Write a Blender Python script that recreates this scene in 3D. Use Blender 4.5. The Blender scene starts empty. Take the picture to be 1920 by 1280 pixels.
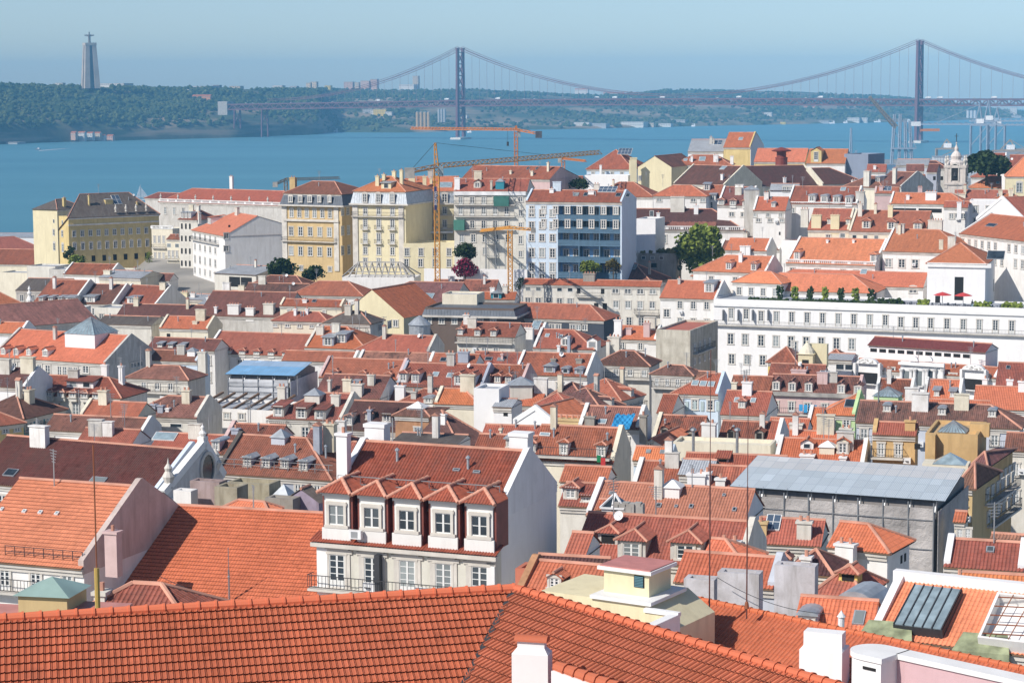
import bpy, bmesh, math, random
import numpy as np
from mathutils import Vector, Matrix, noise
random.seed(7)
S = bpy.context.scene
COL = S.collection
# ---------------------------------------------------------------- camera
F = 4000.0                      # focal length in pixels of the 1920 px wide photograph
CAM = Vector((0, 0, 105.0))
TH = math.atan((640-166)/F); RO = 0.0056
fw = Vector((0, math.cos(TH), -math.sin(TH)))
r0 = Vector((1, 0, 0)); u0 = Vector((0, math.sin(TH), math.cos(TH)))
rt = r0*math.cos(RO) - u0*math.sin(RO); up = u0*math.cos(RO) + r0*math.sin(RO)
cd = bpy.data.cameras.new('camera'); cam = bpy.data.objects.new('camera', cd); COL.objects.link(cam)
m = Matrix.Identity(4)
for i in range(3):
    m[i][0] = rt[i]; m[i][1] = up[i]; m[i][2] = -fw[i]; m[i][3] = CAM[i]
cam.matrix_world = m
cd.sensor_width = 36; cd.lens = 36*F/1920; cd.clip_start = 1; cd.clip_end = 60000
S.camera = cam
# ---------------------------------------------------------------- sky, sun, exposure
SUN_EL = math.radians(40); SUN_LEFT = math.radians(52)      # the sun stands left of and behind the camera
sx, sy, sz = -math.sin(SUN_LEFT)*math.cos(SUN_EL), -math.cos(SUN_LEFT)*math.cos(SUN_EL), math.sin(SUN_EL)
W = bpy.data.worlds.new('World'); S.world = W; W.use_nodes = True
nt = W.node_tree; bg = nt.nodes['Background']
sk = nt.nodes.new('ShaderNodeTexSky'); sk.sky_type = 'NISHITA'; sk.sun_disc = False
sk.sun_elevation = SUN_EL; sk.sun_rotation = math.atan2(sx, sy); sk.altitude = 100
sk.air_density = 0.7; sk.dust_density = 0.45; sk.ozone_density = 2.6
nt.links.new(sk.outputs[0], bg.inputs[0]); bg.inputs[1].default_value = 0.08
sl = bpy.data.lights.new('sun', 'SUN'); sl.energy = 3.3; sl.angle = math.radians(0.5); sl.color = (1, .945, .87)
so = bpy.data.objects.new('sun', sl); COL.objects.link(so)
so.rotation_euler = Vector((sx, sy, sz)).to_track_quat('Z', 'Y').to_euler()
S.view_settings.view_transform = 'Standard'; S.view_settings.look = 'None'
S.view_settings.exposure = 0.6; S.view_settings.gamma = 1
S.cycles.max_bounces = 5; S.cycles.diffuse_bounces = 4; S.cycles.glossy_bounces = 2
S.cycles.transmission_bounces = 3; S.cycles.volume_bounces = 0; S.cycles.use_denoising = True

# ---------------------------------------------------------------- photograph geometry
def ray(x, y): return fw + rt*((x-960)/F) - up*((y-640)/F)
def at(x, y, D):
    r = ray(x, y); return CAM + r*(D/r.y)
def atz(x, y, z):
    r = ray(x, y); return CAM + r*((z-CAM.z)/r.z)
def proj(P):
    d = P-CAM; k = d.dot(fw); return 960+F*d.dot(rt)/k, 640-F*d.dot(up)/k
def hit(x, y, p0, n):
    r = ray(x, y); return CAM + r*((p0-CAM).dot(n)/r.dot(n))
def lerp(k, x):
    if x <= k[0][0]: return k[0][1]
    for (a, b), (c, d) in zip(k, k[1:]):
        if x <= c: return b+(d-b)*(x-a)/(c-a)
    return k[-1][1]
DK = [(260,780),(300,715),(350,640),(400,580),(450,530),(520,475),(600,415),(700,325),(800,255),(900,205),(1000,158),(1100,112),(1280,92)]
def Dm(y): return lerp(DK, y)
GK = [(30,62),(112,56),(158,52),(205,48),(255,45),(325,42),(415,42),(475,45),(530,49),(580,53),(640,55),(700,56),(780,52),(880,30),(1000,6),(1100,2),(1560,2),(1600,-6),(1700,-6)]
def ground_z(X, D):
    z = lerp(GK, D); k = min(1, max(0, (-X/max(D, 1)-.17)/.04))
    if D > 500: z = z*(1-k) + k*min(z, lerp([(500,40),(640,34),(760,22),(900,4),(1000,2)], D))
    return z

# ---------------------------------------------------------------- materials
MT = {}
def nodes(name):
    mt = bpy.data.materials.new(name); mt.use_nodes = True; n = mt.node_tree
    return mt, n, n.nodes['Principled BSDF']
def N(n, t, **k):
    x = n.nodes.new('ShaderNode'+t)
    for a, b in k.items():
        if a.startswith('i_'):
            s = x.inputs[int(a[2:])] if a[2:].isdigit() else x.inputs[a[2:].replace('_', ' ')]
            s.default_value = b
        else: setattr(x, a, b)
    return x
def mathn(n, op, a, b=None):
    x = N(n, 'Math', operation=op)
    for i, v in enumerate((a, b)):
        if v is None: continue
        if isinstance(v, (int, float)): x.inputs[i].default_value = v
        else: n.links.new(v, x.inputs[i])
    return x.outputs[0]
def mixc(n, f, a, b, mode='MIX'):
    x = N(n, 'Mix', data_type='RGBA', blend_type=mode)
    for s, v in ((0, f), (6, a), (7, b)):
        if isinstance(v, (int, float)): x.inputs[s].default_value = v
        elif isinstance(v, tuple): x.inputs[s].default_value = v if len(v) == 4 else (*v, 1)
        else: n.links.new(v, x.inputs[s])
    return x.outputs[2]
def ramp(n, f, stops):
    x = N(n, 'ValToRGB'); e = x.color_ramp.elements
    while len(e) < len(stops): e.new(.5)
    for q, (p, c) in zip(e, stops): q.position = p; q.color = (c, c, c, 1) if isinstance(c, (int, float)) else (*c, 1)
    n.links.new(f, x.inputs[0]); return x.outputs[0]
def simple(name, col, rough=.6, metal=0, var=.25, scale=.6, spec=.3):
    """flat colour broken by two octaves of noise"""
    mt, n, p = nodes(name); tc = N(n, 'TexCoord')
    a = N(n, 'TexNoise', i_Scale=scale, i_Detail=5.0); n.links.new(tc.outputs['Object'], a.inputs[0])
    f = ramp(n, a.outputs[0], [(.3, 1-var), (.7, 1+var*.4)])
    n.links.new(mixc(n, 1.0, f, (*col, 1), 'MULTIPLY'), p.inputs['Base Color'])
    p.inputs['Roughness'].default_value = rough; p.inputs['Metallic'].default_value = metal
    p.inputs['Specular IOR Level'].default_value = spec
    MT[name] = mt; return mt
def m_plaster():
    mt, n, p = nodes('plaster'); oi = N(n, 'ObjectInfo'); tc = N(n, 'TexCoord')
    off = N(n, 'VectorMath', operation='ADD'); n.links.new(tc.outputs['Object'], off.inputs[0])
    sc = N(n, 'VectorMath', operation='SCALE', i_3=1.0); cx = N(n, 'CombineXYZ')
    rr = mathn(n, 'MULTIPLY', oi.outputs['Random'], 300.0); n.links.new(rr, cx.inputs[0]); n.links.new(cx.outputs[0], off.inputs[1])
    mp = N(n, 'Mapping'); n.links.new(off.outputs[0], mp.inputs[0]); mp.inputs['Scale'].default_value = (1.3, 1.3, .16)
    a = N(n, 'TexNoise', i_Scale=1.0, i_Detail=6.0, i_Roughness=.65); n.links.new(mp.outputs[0], a.inputs[0])
    b = N(n, 'TexNoise', i_Scale=.35, i_Detail=6.0, i_Roughness=.7); n.links.new(off.outputs[0], b.inputs[0])
    st = ramp(n, a.outputs[0], [(.42, 0.0), (.72, 1.0)]); bl = ramp(n, b.outputs[0], [(.4, 0.0), (.75, 1.0)])
    amt = mathn(n, 'SUBTRACT', 1.0, oi.outputs['Alpha'])
    f = mathn(n, 'MULTIPLY', mathn(n, 'MAXIMUM', st, bl), mathn(n, 'ADD', mathn(n, 'MULTIPLY', amt, 1.0), .2))
    dirt = mixc(n, 1.0, oi.outputs['Color'], (.5, .47, .43, 1), 'MULTIPLY')
    c = mixc(n, f, oi.outputs['Color'], dirt)
    n.links.new(c, p.inputs['Base Color']); p.inputs['Roughness'].default_value = .85; p.inputs['Specular IOR Level'].default_value = .15
    MT['plaster'] = mt
def m_tile(name, bumpy, tw=.24, tl=.40):
    """clay tiles in metres of UV: u across the slope, v up the slope; object colour = clay, alpha = 1 - weathering"""
    mt, n, p = nodes(name); oi = N(n, 'ObjectInfo'); uv = N(n, 'UVMap'); sp = N(n, 'SeparateXYZ'); n.links.new(uv.outputs[0], sp.inputs[0])
    u = mathn(n, 'DIVIDE', sp.outputs[0], tw); v = mathn(n, 'DIVIDE', sp.outputs[1], tl)
    cu = N(n, 'CombineXYZ'); n.links.new(mathn(n, 'FLOOR', u), cu.inputs[0]); n.links.new(mathn(n, 'FLOOR', v), cu.inputs[1])
    wn = N(n, 'TexWhiteNoise', noise_dimensions='3D'); n.links.new(cu.outputs[0], wn.inputs[0]); n.links.new(mathn(n, 'MULTIPLY', oi.outputs['Random'], 99.0), cu.inputs[2])
    off = N(n, 'VectorMath', operation='ADD'); cx = N(n, 'CombineXYZ'); n.links.new(mathn(n, 'MULTIPLY', oi.outputs['Random'], 500.0), cx.inputs[2])
    n.links.new(uv.outputs[0], off.inputs[0]); n.links.new(cx.outputs[0], off.inputs[1])
    big = N(n, 'TexNoise', i_Scale=.22, i_Detail=7.0, i_Roughness=.68); n.links.new(off.outputs[0], big.inputs[0])
    mp = N(n, 'Mapping'); mp.inputs['Scale'].default_value = (1.6, .25, 1); n.links.new(off.outputs[0], mp.inputs[0])
    stk = N(n, 'TexNoise', i_Scale=1.0, i_Detail=4.0); n.links.new(mp.outputs[0], stk.inputs[0])
    tint = ramp(n, wn.outputs[0], [(0, .55), (.15, .84), (.8, 1.06), (1, 1.38)]); wea = mathn(n, 'SUBTRACT', 1.0, oi.outputs['Alpha'])
    c = mixc(n, 1.0, oi.outputs['Color'], mixc(n, mathn(n, 'ADD', mathn(n, 'MULTIPLY', wea, .7), .35), (1, 1, 1, 1), tint), 'MULTIPLY')
    md = N(n, 'TexNoise', i_Scale=1.15, i_Detail=4.0, i_Roughness=.75); n.links.new(off.outputs[0], md.inputs[0])
    c = mixc(n, 1.0, c, mixc(n, mathn(n, 'ADD', mathn(n, 'MULTIPLY', wea, .9), .12), (1, 1, 1, 1), ramp(n, md.outputs[0], [(.3, .66), (.5, 1.0), (.72, 1.28)])), 'MULTIPLY')
    c = mixc(n, 1.0, c, ramp(n, big.outputs[0], [(.25, .82), (.5, 1.0), (.75, 1.16)]), 'MULTIPLY')
    k = mathn(n, 'ADD', mathn(n, 'MULTIPLY', big.outputs[0], .6), mathn(n, 'MULTIPLY', stk.outputs[0], .4))
    k = mathn(n, 'ADD', k, mathn(n, 'MULTIPLY', mathn(n, 'SUBTRACT', wn.outputs[0], .5), .16))
    k = mathn(n, 'MULTIPLY', ramp(n, k, [(.38, 0.0), (.62, 1.0)]), wea)
    c = mixc(n, k, c, (.075, .05, .042, 1))
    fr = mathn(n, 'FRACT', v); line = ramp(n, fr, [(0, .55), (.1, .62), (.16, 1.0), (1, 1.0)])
    if bumpy:
        pan = mathn(n, 'SINE', mathn(n, 'MULTIPLY', u, 2*math.pi))
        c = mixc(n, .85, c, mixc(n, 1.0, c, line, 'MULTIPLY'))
        hgt = mathn(n, 'ADD', mathn(n, 'MULTIPLY', pan, .5), mathn(n, 'MULTIPLY', fr, -.6))
        bp = N(n, 'Bump', i_Strength=1.0, i_Distance=.07); n.links.new(hgt, bp.inputs['Height']); n.links.new(bp.outputs[0], p.inputs['Normal'])
    elif bumpy is None: pass
    else:
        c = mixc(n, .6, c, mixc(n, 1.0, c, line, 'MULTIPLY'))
    n.links.new(c, p.inputs['Base Color']); p.inputs['Roughness'].default_value = .7; p.inputs['Specular IOR Level'].default_value = .2
    MT[name] = mt
m_plaster(); m_tile('tile', True); m_tile('tile_rib', False); m_tile('tile_big', None, .232, .36)
mt, n, p = nodes('painted'); oi = N(n, 'ObjectInfo'); tc = N(n, 'TexCoord'); a = N(n, 'TexNoise', i_Scale=1.2, i_Detail=5.0); n.links.new(tc.outputs['Object'], a.inputs[0])
n.links.new(mixc(n, 1.0, oi.outputs['Color'], ramp(n, a.outputs[0], [(.3, .82), (.65, 1.04)]), 'MULTIPLY'), p.inputs['Base Color']); p.inputs['Roughness'].default_value = .6
MT['painted'] = mt
simple('stone', (.62, .58, .52), .8); simple('frame', (.72, .72, .70), .5, var=.1); simple('white', (.80, .79, .77), .7, var=.12)
simple('zinc', (.42, .45, .48), .45, .35, scale=1.5); simple('lead', (.10, .115, .14), .5, .1, scale=1.2); simple('iron', (.05, .05, .055), .6, var=.2)
simple('steel', (.45, .46, .47), .4, .6); simple('concrete', (.40, .38, .35), .9, var=.4); simple('dark', (.02, .018, .017), .8)
simple('ridge_mortar', (.60, .30, .2), .85); simple('wood', (.20, .12, .07), .7); simple('rust', (.28, .10, .05), .7); simple('crane_yellow', (.62, .30, .06), .5, var=.15)
simple('solar', (.10, .14, .20), .15, .2, spec=.6); simple('bridge_red', (.26, .09, .10), .6); simple('brass', (.5, .35, .1), .4)
mt = simple('glass', (.045, .06, .075), .12, var=.8, scale=.5, spec=.6); n = mt.node_tree; p = n.nodes['Principled BSDF']; oi = N(n, 'ObjectInfo')
n.links.new(mixc(n, ramp(n, oi.outputs['Random'], [(.62, 0.0), (.7, .5), (.9, .6), (1, 1.0)]), p.inputs['Base Color'].links[0].from_socket, (.30, .33, .33, 1)), p.inputs['Base Color'])
mt = simple('pale_glass', (.28, .36, .40), .15, var=.35, scale=1.5, spec=.6)
mt = simple('white_paint', (.8, .8, .8), .4); simple('blue_tarp', (.05, .33, .62), .5); simple('grey_rail', (.3, .31, .32), .5)

# ---------------------------------------------------------------- mesh builder
class MB:
    def __init__(s): s.v = []; s.f = []; s.m = []; s.uv = []
    def poly(s, pts, m=0, uv=None):
        i = len(s.v); s.v += [tuple(p) for p in pts]; s.f.append(tuple(range(i, i+len(pts)))); s.m.append(m)
        s.uv.append(uv or [(0, 0)]*len(pts))
    def box(s, x0, x1, y0, y1, z0, z1, m=0, taper=0):
        t = taper
        c = [(x0,y0,z0),(x1,y0,z0),(x1,y1,z0),(x0,y1,z0),(x0+t,y0+t,z1),(x1-t,y0+t,z1),(x1-t,y1-t,z1),(x0+t,y1-t,z1)]
        s.hexa(c, m)
    def hexa(s, c, m=0):
        i = len(s.v); s.v += [tuple(p) for p in c]
        for q in ((3,2,1,0),(4,5,6,7),(0,1,5,4),(1,2,6,5),(2,3,7,6),(3,0,4,7)):
            s.f.append(tuple(i+k for k in q)); s.m.append(m); s.uv.append([(0, 0)]*4)
    def prism(s, prof, a, b, m=0):
        """profile of 3-D points swept from offset a to offset b (vectors)"""
        a = Vector(a); b = Vector(b); n = len(prof); i = len(s.v)
        s.v += [tuple(Vector(p)+a) for p in prof]+[tuple(Vector(p)+b) for p in prof]
        fs = [tuple(i+k for k in range(n))[::-1], tuple(i+n+k for k in range(n))]+[(i+k, i+(k+1) % n, i+n+(k+1) % n, i+n+k) for k in range(n)]
        for f in fs: s.f.append(f); s.m.append(m); s.uv.append([(0, 0)]*len(f))
    def beam(s, p, q, r, m=0, r2=None, n=4):
        p = Vector(p); q = Vector(q); d = (q-p)
        if d.length < 1e-6: return
        d.normalize(); a = d.orthogonal().normalized() if abs(d.z) > .98 or n > 4 else Vector((0, 0, 1)).cross(d).normalized(); b = d.cross(a)
        r2 = r if r2 is None else r2; i = len(s.v)
        for c, rr in ((p, r), (q, r2)):
            for k in range(n):
                an = 2*math.pi*(k+.5)/n; s.v.append(tuple(c+(a*math.cos(an)+b*math.sin(an))*rr*(1.414 if n == 4 else 1)))
        for k in range(n):
            s.f.append((i+k, i+(k+1) % n, i+n+(k+1) % n, i+n+k)); s.m.append(m); s.uv.append([(0, 0)]*4)
        s.f.append(tuple(i+k for k in range(n))[::-1]); s.m.append(m); s.uv.append([(0, 0)]*n)
        s.f.append(tuple(i+n+k for k in range(n))); s.m.append(m); s.uv.append([(0, 0)]*n)
    def lathe(s, prof, c=(0, 0, 0), n=10, m=0, a0=0, a1=2*math.pi):
        i = len(s.v); full = abs(a1-a0-2*math.pi) < 1e-4; k = n if full else n+1
        for r, z in prof:
            for j in range(k):
                an = a0+(a1-a0)*j/n; s.v.append((c[0]+r*math.cos(an), c[1]+r*math.sin(an), c[2]+z))
        for a in range(len(prof)-1):
            for j in range(n):
                j2 = (j+1) % k; s.f.append((i+a*k+j, i+a*k+j2, i+(a+1)*k+j2, i+(a+1)*k+j)); s.m.append(m); s.uv.append([(0, 0)]*4)
    def pyramid(s, x0, x1, y0, y1, z, h, m=0, ov=.15):
        a, b, c, d = (x0-ov, y0-ov, z), (x1+ov, y0-ov, z), (x1+ov, y1+ov, z), (x0-ov, y1+ov, z); t = ((x0+x1)/2, (y0+y1)/2, z+h)
        for p, q in ((a, b), (b, c), (c, d), (d, a)):
            L = (Vector(q)-Vector(p)).length; s.poly([p, q, t], m, [(0, 0), (L, 0), (L/2, L/2*1.2)])
        s.poly([d, c, b, a], m)
    def mesh(s, name, mats):
        me = bpy.data.meshes.new(name); me.from_pydata(s.v, [], s.f)
        for x in mats: me.materials.append(MT[x])
        if len(mats) > 1: me.polygons.foreach_set('material_index', s.m)
        if any(any(c != (0, 0) for c in q) for q in s.uv):
            ul = me.uv_layers.new(name='UVMap'); ul.data.foreach_set('uv', [c for q in s.uv for p in q for c in p])
        me.update(); return me
    def build(s, name, mats, parent=None, col=None, loc=None, rz=0):
        mats = [mats] if isinstance(mats, str) else mats
        return link(name, s.mesh(name, mats), parent, col, loc, rz)
def link(name, me, parent=None, col=None, loc=None, rz=0):
    o = bpy.data.objects.new(name, me); COL.objects.link(o); o.parent = parent
    if col: o.color = col if len(col) == 4 else (*col, .8)
    if loc is not None: o.location = loc
    o.rotation_euler.z = rz; return o
def tag(o, label=None, cat=None, group=None, kind=None):
    for k, v in (('label', label), ('category', cat), ('group', group), ('kind', kind)):
        if v: o[k] = v
    return o
def thing(name, label, cat, loc=(0, 0, 0), rz=0, group=None):
    o = bpy.data.objects.new(name, None); COL.objects.link(o); o.location = loc; o.rotation_euler.z = rz
    o.empty_display_size = .5; return tag(o, label, cat, group)
def copy_tree(o, parent=None, depth=0):
    c = o.copy(); COL.objects.link(c); c.parent = parent
    for ch in list(o.children): copy_tree(ch, c, depth+1)
    return c

def tile_poly(mb, pts, m=0, rib=None, h=.05, course=None, step=.03, mars=False, mr=None):
    """convex roof face; pts[0]-pts[1] is the eave. rib: real ribs of that pitch run up the slope; course: stepped tile rows"""
    P = [Vector(p) for p in pts]; U = (P[1]-P[0]).normalized()
    nn = Vector((0, 0, 0))
    for i in range(1, len(P)-1): nn += (P[i]-P[0]).cross(P[i+1]-P[0])
    nn.normalize(); V = nn.cross(U)
    q = [((p-P[0]).dot(U), (p-P[0]).dot(V)) for p in P]
    if not rib: mb.poly(pts, m, q); return
    def rng(u):
        lo, hi = 1e9, -1e9
        for (a, b), (c, d) in zip(q, q[1:]+q[:1]):
            if (a-u)*(c-u) <= 0 and abs(a-c) > 1e-9:
                v = b+(d-b)*(u-a)/(c-a); lo = min(lo, v); hi = max(hi, v)
        return (lo, hi) if hi >= lo else None
    u0, u1 = min(a for a, b in q), max(a for a, b in q); prof = [(0, 0.0), (.28, .25), (.45, .95), (.62, 1.0), (.8, .3)] if not mars else [(.0, -.75), (.07, -.7), (.10, .15), (.50, .22), (.55, .95), (.68, 1.0), (.74, .3), (.96, .12)]
    us = []
    k = 0
    while u0+k*rib < u1:
        for f, hh in prof:
            u = u0+(k+f)*rib
            if u < u1-1e-4: us.append((u+1e-5, hh))
        k += 1
    us.append((u1-1e-5, 0))
    cols = []
    for u, hh in us:
        r = rng(u)
        if r is None: cols.append(None); continue
        lo, hi = r; vs = []
        if course:
            a = math.floor(lo/course)
            while a*course < hi:
                va, vb = max(lo, a*course), min(hi, (a+1)*course)
                vs.append((a, va, vb)); a += 1
        else: vs = [(0, lo, hi)]
        col = {}
        for a, va, vb in vs:
            s0 = step*(1-(va-a*course)/course) if course else 0; s1 = step*(1-(vb-a*course)/course) if course else 0
            i = len(mb.v)
            mb.v.append(tuple(P[0]+U*u+V*va+nn*(h*hh+s0))); mb.v.append(tuple(P[0]+U*u+V*vb+nn*(h*hh+s1))); col[a] = (i, va, vb)
        cols.append((u, col))
    for A, B in zip(cols, cols[1:]):
        if not A or not B: continue
        for a in A[1]:
            if a in B[1]:
                i, va, vb = A[1][a]; j, wa, wb = B[1][a]
                mb.f.append((i, j, j+1, i+1)); mb.m.append(m); mb.uv.append([(A[0], va), (B[0], wa), (B[0], wb), (A[0], vb)])
                if course and a-1 in A[1] and a-1 in B[1]:
                    i2 = A[1][a-1][0]+1; j2 = B[1][a-1][0]+1
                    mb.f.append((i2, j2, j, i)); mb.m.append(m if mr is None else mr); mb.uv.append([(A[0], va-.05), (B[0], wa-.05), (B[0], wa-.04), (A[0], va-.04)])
def caps(mb, a, b, m=0, r=.16, n=None):
    """a row of half-round ridge tiles from a to b"""
    a = Vector(a); b = Vector(b); L = (b-a).length
    if n is None: mb.beam(a+Vector((0, 0, .03)), b+Vector((0, 0, .03)), r*.8, m, n=6); return
    for i in range(n):
        p = a.lerp(b, i/n); q = a.lerp(b, (i+1.12)/n if i < n-1 else 1); mb.beam(p, q, r*.86, m, r2=r*1.0, n=10); mb.beam(q.lerp(p, .12), q, r*1.12, m, n=10)
# ================================================================ ground, river, far bank
def grid_mesh(name, fn, nu, nv, mats, smooth=True):
    vs = [fn(i/(nu-1), j/(nv-1)) for j in range(nv) for i in range(nu)]
    fs = [(j*nu+i, j*nu+i+1, (j+1)*nu+i+1, (j+1)*nu+i) for j in range(nv-1) for i in range(nu-1)]
    me = bpy.data.meshes.new(name); me.from_pydata(vs, [], fs)
    for x in mats: me.materials.append(MT[x])
    if smooth: me.polygons.foreach_set('use_smooth', [True]*len(fs))
    me.update(); return me
simple('paving', (.30, .28, .25), .9, scale=.08); simple('asphalt', (.07, .07, .07), .9)
def gfn(a, b):
    D = 20+(b**1.2)*1700; X = (a-.5)*(260+1.0*D)
    return (X, D, ground_z(X, D))
tag(link('ground', grid_mesh('ground', gfn, 80, 160, ['paving'])), kind='structure')
mt, n, p = nodes('water'); tc = N(n, 'TexCoord')
mp = N(n, 'Mapping'); mp.inputs['Scale'].default_value = (.010, .035, 1); n.links.new(tc.outputs['Object'], mp.inputs[0])
a = N(n, 'TexNoise', i_Scale=1.0, i_Detail=8.0, i_Roughness=.72); n.links.new(mp.outputs[0], a.inputs[0])
mp2 = N(n, 'Mapping'); mp2.inputs['Scale'].default_value = (.0009, .006, 1); n.links.new(tc.outputs['Object'], mp2.inputs[0])
b = N(n, 'TexNoise', i_Scale=1.0, i_Detail=5.0, i_Roughness=.6); n.links.new(mp2.outputs[0], b.inputs[0])
n.links.new(mixc(n, ramp(n, b.outputs[0], [(.3, 0.0), (.7, 1.0)]), (.07, .215, .275, 1), (.10, .27, .33, 1)), p.inputs['Base Color'])
p.inputs['Roughness'].default_value = .42; p.inputs['Specular IOR Level'].default_value = .32
bp = N(n, 'Bump', i_Strength=.6, i_Distance=1.5); n.links.new(a.outputs[0], bp.inputs['Height']); n.links.new(bp.outputs[0], p.inputs['Normal'])
MT['water'] = mt
mb = MB(); mb.poly([(-4900, 900, 0), (4900, 900, 0), (4900, 9450, 0), (-4900, 9450, 0)]); tag(mb.build('river', 'water'), kind='structure')

# far bank: shore distance and skyline read off the photograph, land between them climbs as a wooded bluff
SH = [(-300,276),(0,270),(100,266),(250,262),(450,257),(600,251),(620,247),(760,248),(900,244),(1100,241),(1300,236),(1500,232),(1700,228),(1900,221),(2200,216)]
SKY = [(-300,160),(0,160),(100,164),(160,164),(300,166),(420,168),(560,168),(660,168),(720,170),(900,168),(960,171),(1050,177),(1130,178),(1200,174),(1250,169),(1320,169),(1400,171),(1500,172),(1580,177),(1660,180),(1720,187),(1770,191),(1815,197),(1840,203),(1900,208),(2200,211)]
def hor(x): return 166-(x-960)*RO
def shoreD(x): return 105/(lerp(SH, x)-hor(x))*F
DEP = [(-300,420),(300,450),(600,600),(650,1500),(1000,1700),(1500,1500),(1800,1200),(2200,1000)]
def bank(x, s):
    """s 0 at the shore .. 1 at the skyline .. 2 behind"""
    d0 = shoreD(x); dep = lerp(DEP, x); D = d0+dep*s; X = (x-960)/F*D
    zr = 105+(hor(x)-lerp(SKY, x)-1.0)*(d0+dep)/F
    nz = noise.fractal(Vector((X*.004, D*.004, 3.1)), 1.0, 2.0, 5)
    if s <= 1:
        near = min(1, max(0, (640-x)/40)); e = .42*near+.75*(1-near)
        z = 2+zr*min(1, max(0, s))**e*(1+.22*nz*(1-s)) + 10*nz*s*(1-s)*4
        if near < 1: z *= 1-(1-near)*.35*max(0, 1-abs(s-.15)/.15)
        z = min(z, zr+2)
    else: z = zr-(s-1)*35
    return Vector((X, D, z-3 if s <= 0 else z))
mt, n, p = nodes('bank_earth'); tc = N(n, 'TexCoord')
a = N(n, 'TexNoise', i_Scale=.006, i_Detail=7.0, i_Roughness=.62); n.links.new(tc.outputs['Object'], a.inputs[0])
mp = N(n, 'Mapping'); mp.inputs['Scale'].default_value = (.003, .003, .05); n.links.new(tc.outputs['Object'], mp.inputs[0])
b = N(n, 'TexNoise', i_Scale=1.0, i_Detail=4.0); n.links.new(mp.outputs[0], b.inputs[0])
c = mixc(n, ramp(n, a.outputs[0], [(.45, 0.0), (.6, 1.0)]), (.045, .07, .03, 1), (.22, .17, .10, 1))
c = mixc(n, ramp(n, b.outputs[0], [(.5, 0.0), (.62, .8)]), c, (.36, .26, .17, 1))
n.links.new(c, p.inputs['Base Color']); p.inputs['Roughness'].default_value = .95; MT['bank_earth'] = mt
SS = [0, .015, .04, .08, .13, .19, .26, .34, .43, .52, .62, .72, .82, .91, 1.0, 1.12, 1.5, 1.9]
def bfn(a, b): return tuple(bank(-300+a*2500, SS[round(b*(len(SS)-1))]))
tag(link('far_bank_hills', grid_mesh('far_bank_hills', bfn, 260, len(SS), ['bank_earth'])), kind='structure')

def foliage(name, c1, c2, scale=.5):
    mt, n, p = nodes(name); tc = N(n, 'TexCoord'); a = N(n, 'TexNoise', i_Scale=scale, i_Detail=5.0, i_Roughness=.7); n.links.new(tc.outputs['Object'], a.inputs[0])
    g = N(n, 'NewGeometry'); k = mathn(n, 'ADD', mathn(n, 'MULTIPLY', a.outputs[0], .75), mathn(n, 'MULTIPLY', g.outputs['Random Per Island'], .3))
    n.links.new(ramp(n, k, [(.35, c1), (.8, c2)]), p.inputs['Base Color']); p.inputs['Roughness'].default_value = .8; p.inputs['Specular IOR Level'].default_value = .15
    MT[name] = mt
foliage('far_leaves', (.018, .040, .014), (.115, .135, .045), .018)
foliage('leaves', (.08, .115, .02), (.28, .33, .06), .5); foliage('dark_leaves', (.018, .034, .012), (.05, .075, .02), .5)
foliage('dry_leaves', (.08, .08, .02), (.24, .17, .05), .5); foliage('bracts', (.13, .01, .03), (.30, .025, .08), .8)
bm = bmesh.new(); bmesh.ops.create_icosphere(bm, subdivisions=1, radius=1); ICO = np.array([v.co[:] for v in bm.verts]); ICF = np.array([[v.index for v in f.verts] for f in bm.faces]); bm.free()
bm = bmesh.new(); bmesh.ops.create_icosphere(bm, subdivisions=2, radius=1); ICO2 = np.array([v.co[:] for v in bm.verts]); ICF2 = np.array([[v.index for v in f.verts] for f in bm.faces]); bm.free()
def blobs(name, items, mat, rough=.35, seed=1, ico=None):
    """items: (x,y,z,rx,rz) lumps of jittered leaf mass in one mesh"""
    rg = np.random.default_rng(seed); V, Fc = ico or (ICO, ICF); n = len(items); k = len(V)
    it = np.array(items); co = V[None]*(1+rough*(rg.random((n, k, 1))-.5)*2)
    co = co*np.stack([it[:, 3], it[:, 3], it[:, 4]], 1)[:, None]+it[:, None, :3]
    fs = (Fc[None]+(np.arange(n)*k)[:, None, None]).reshape(-1, 3)
    me = bpy.data.meshes.new(name); me.from_pydata(co.reshape(-1, 3).tolist(), [], fs.tolist()); me.materials.append(MT[mat]); me.update(); return me
rg = random.Random(11); its = []
while len(its) < 15000:
    x = rg.uniform(-120, 2040); s = rg.random()**.8*1.08; P = bank(x, s)
    d = noise.fractal(Vector((P.x*.0035, P.y*.0035, P.z*.012)), 1.0, 2.0, 4)
    dens = 1.0 if x < 600 else .72
    if x < 600 and s < .03: continue
    if d*1.1 + dens*.75 < rg.random(): continue
    if 130 < x < 235 and s > .9: continue
    r = rg.uniform(3.0, 7.5)*(1.2 if rg.random() < .15 else 1); rz = r*rg.uniform(.65, 1.0)
    if s > .93: r *= .75; rz = min(rz*.8, 5)
    its.append((P.x, P.y, P.z+rz*.4, r, rz))
me = blobs('far_woodland', its, 'far_leaves', .38, 3)
tag(link('far_woodland', me), 'bushy green woodland covering the bluffs of the far bank', 'woodland', kind='stuff')

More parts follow.
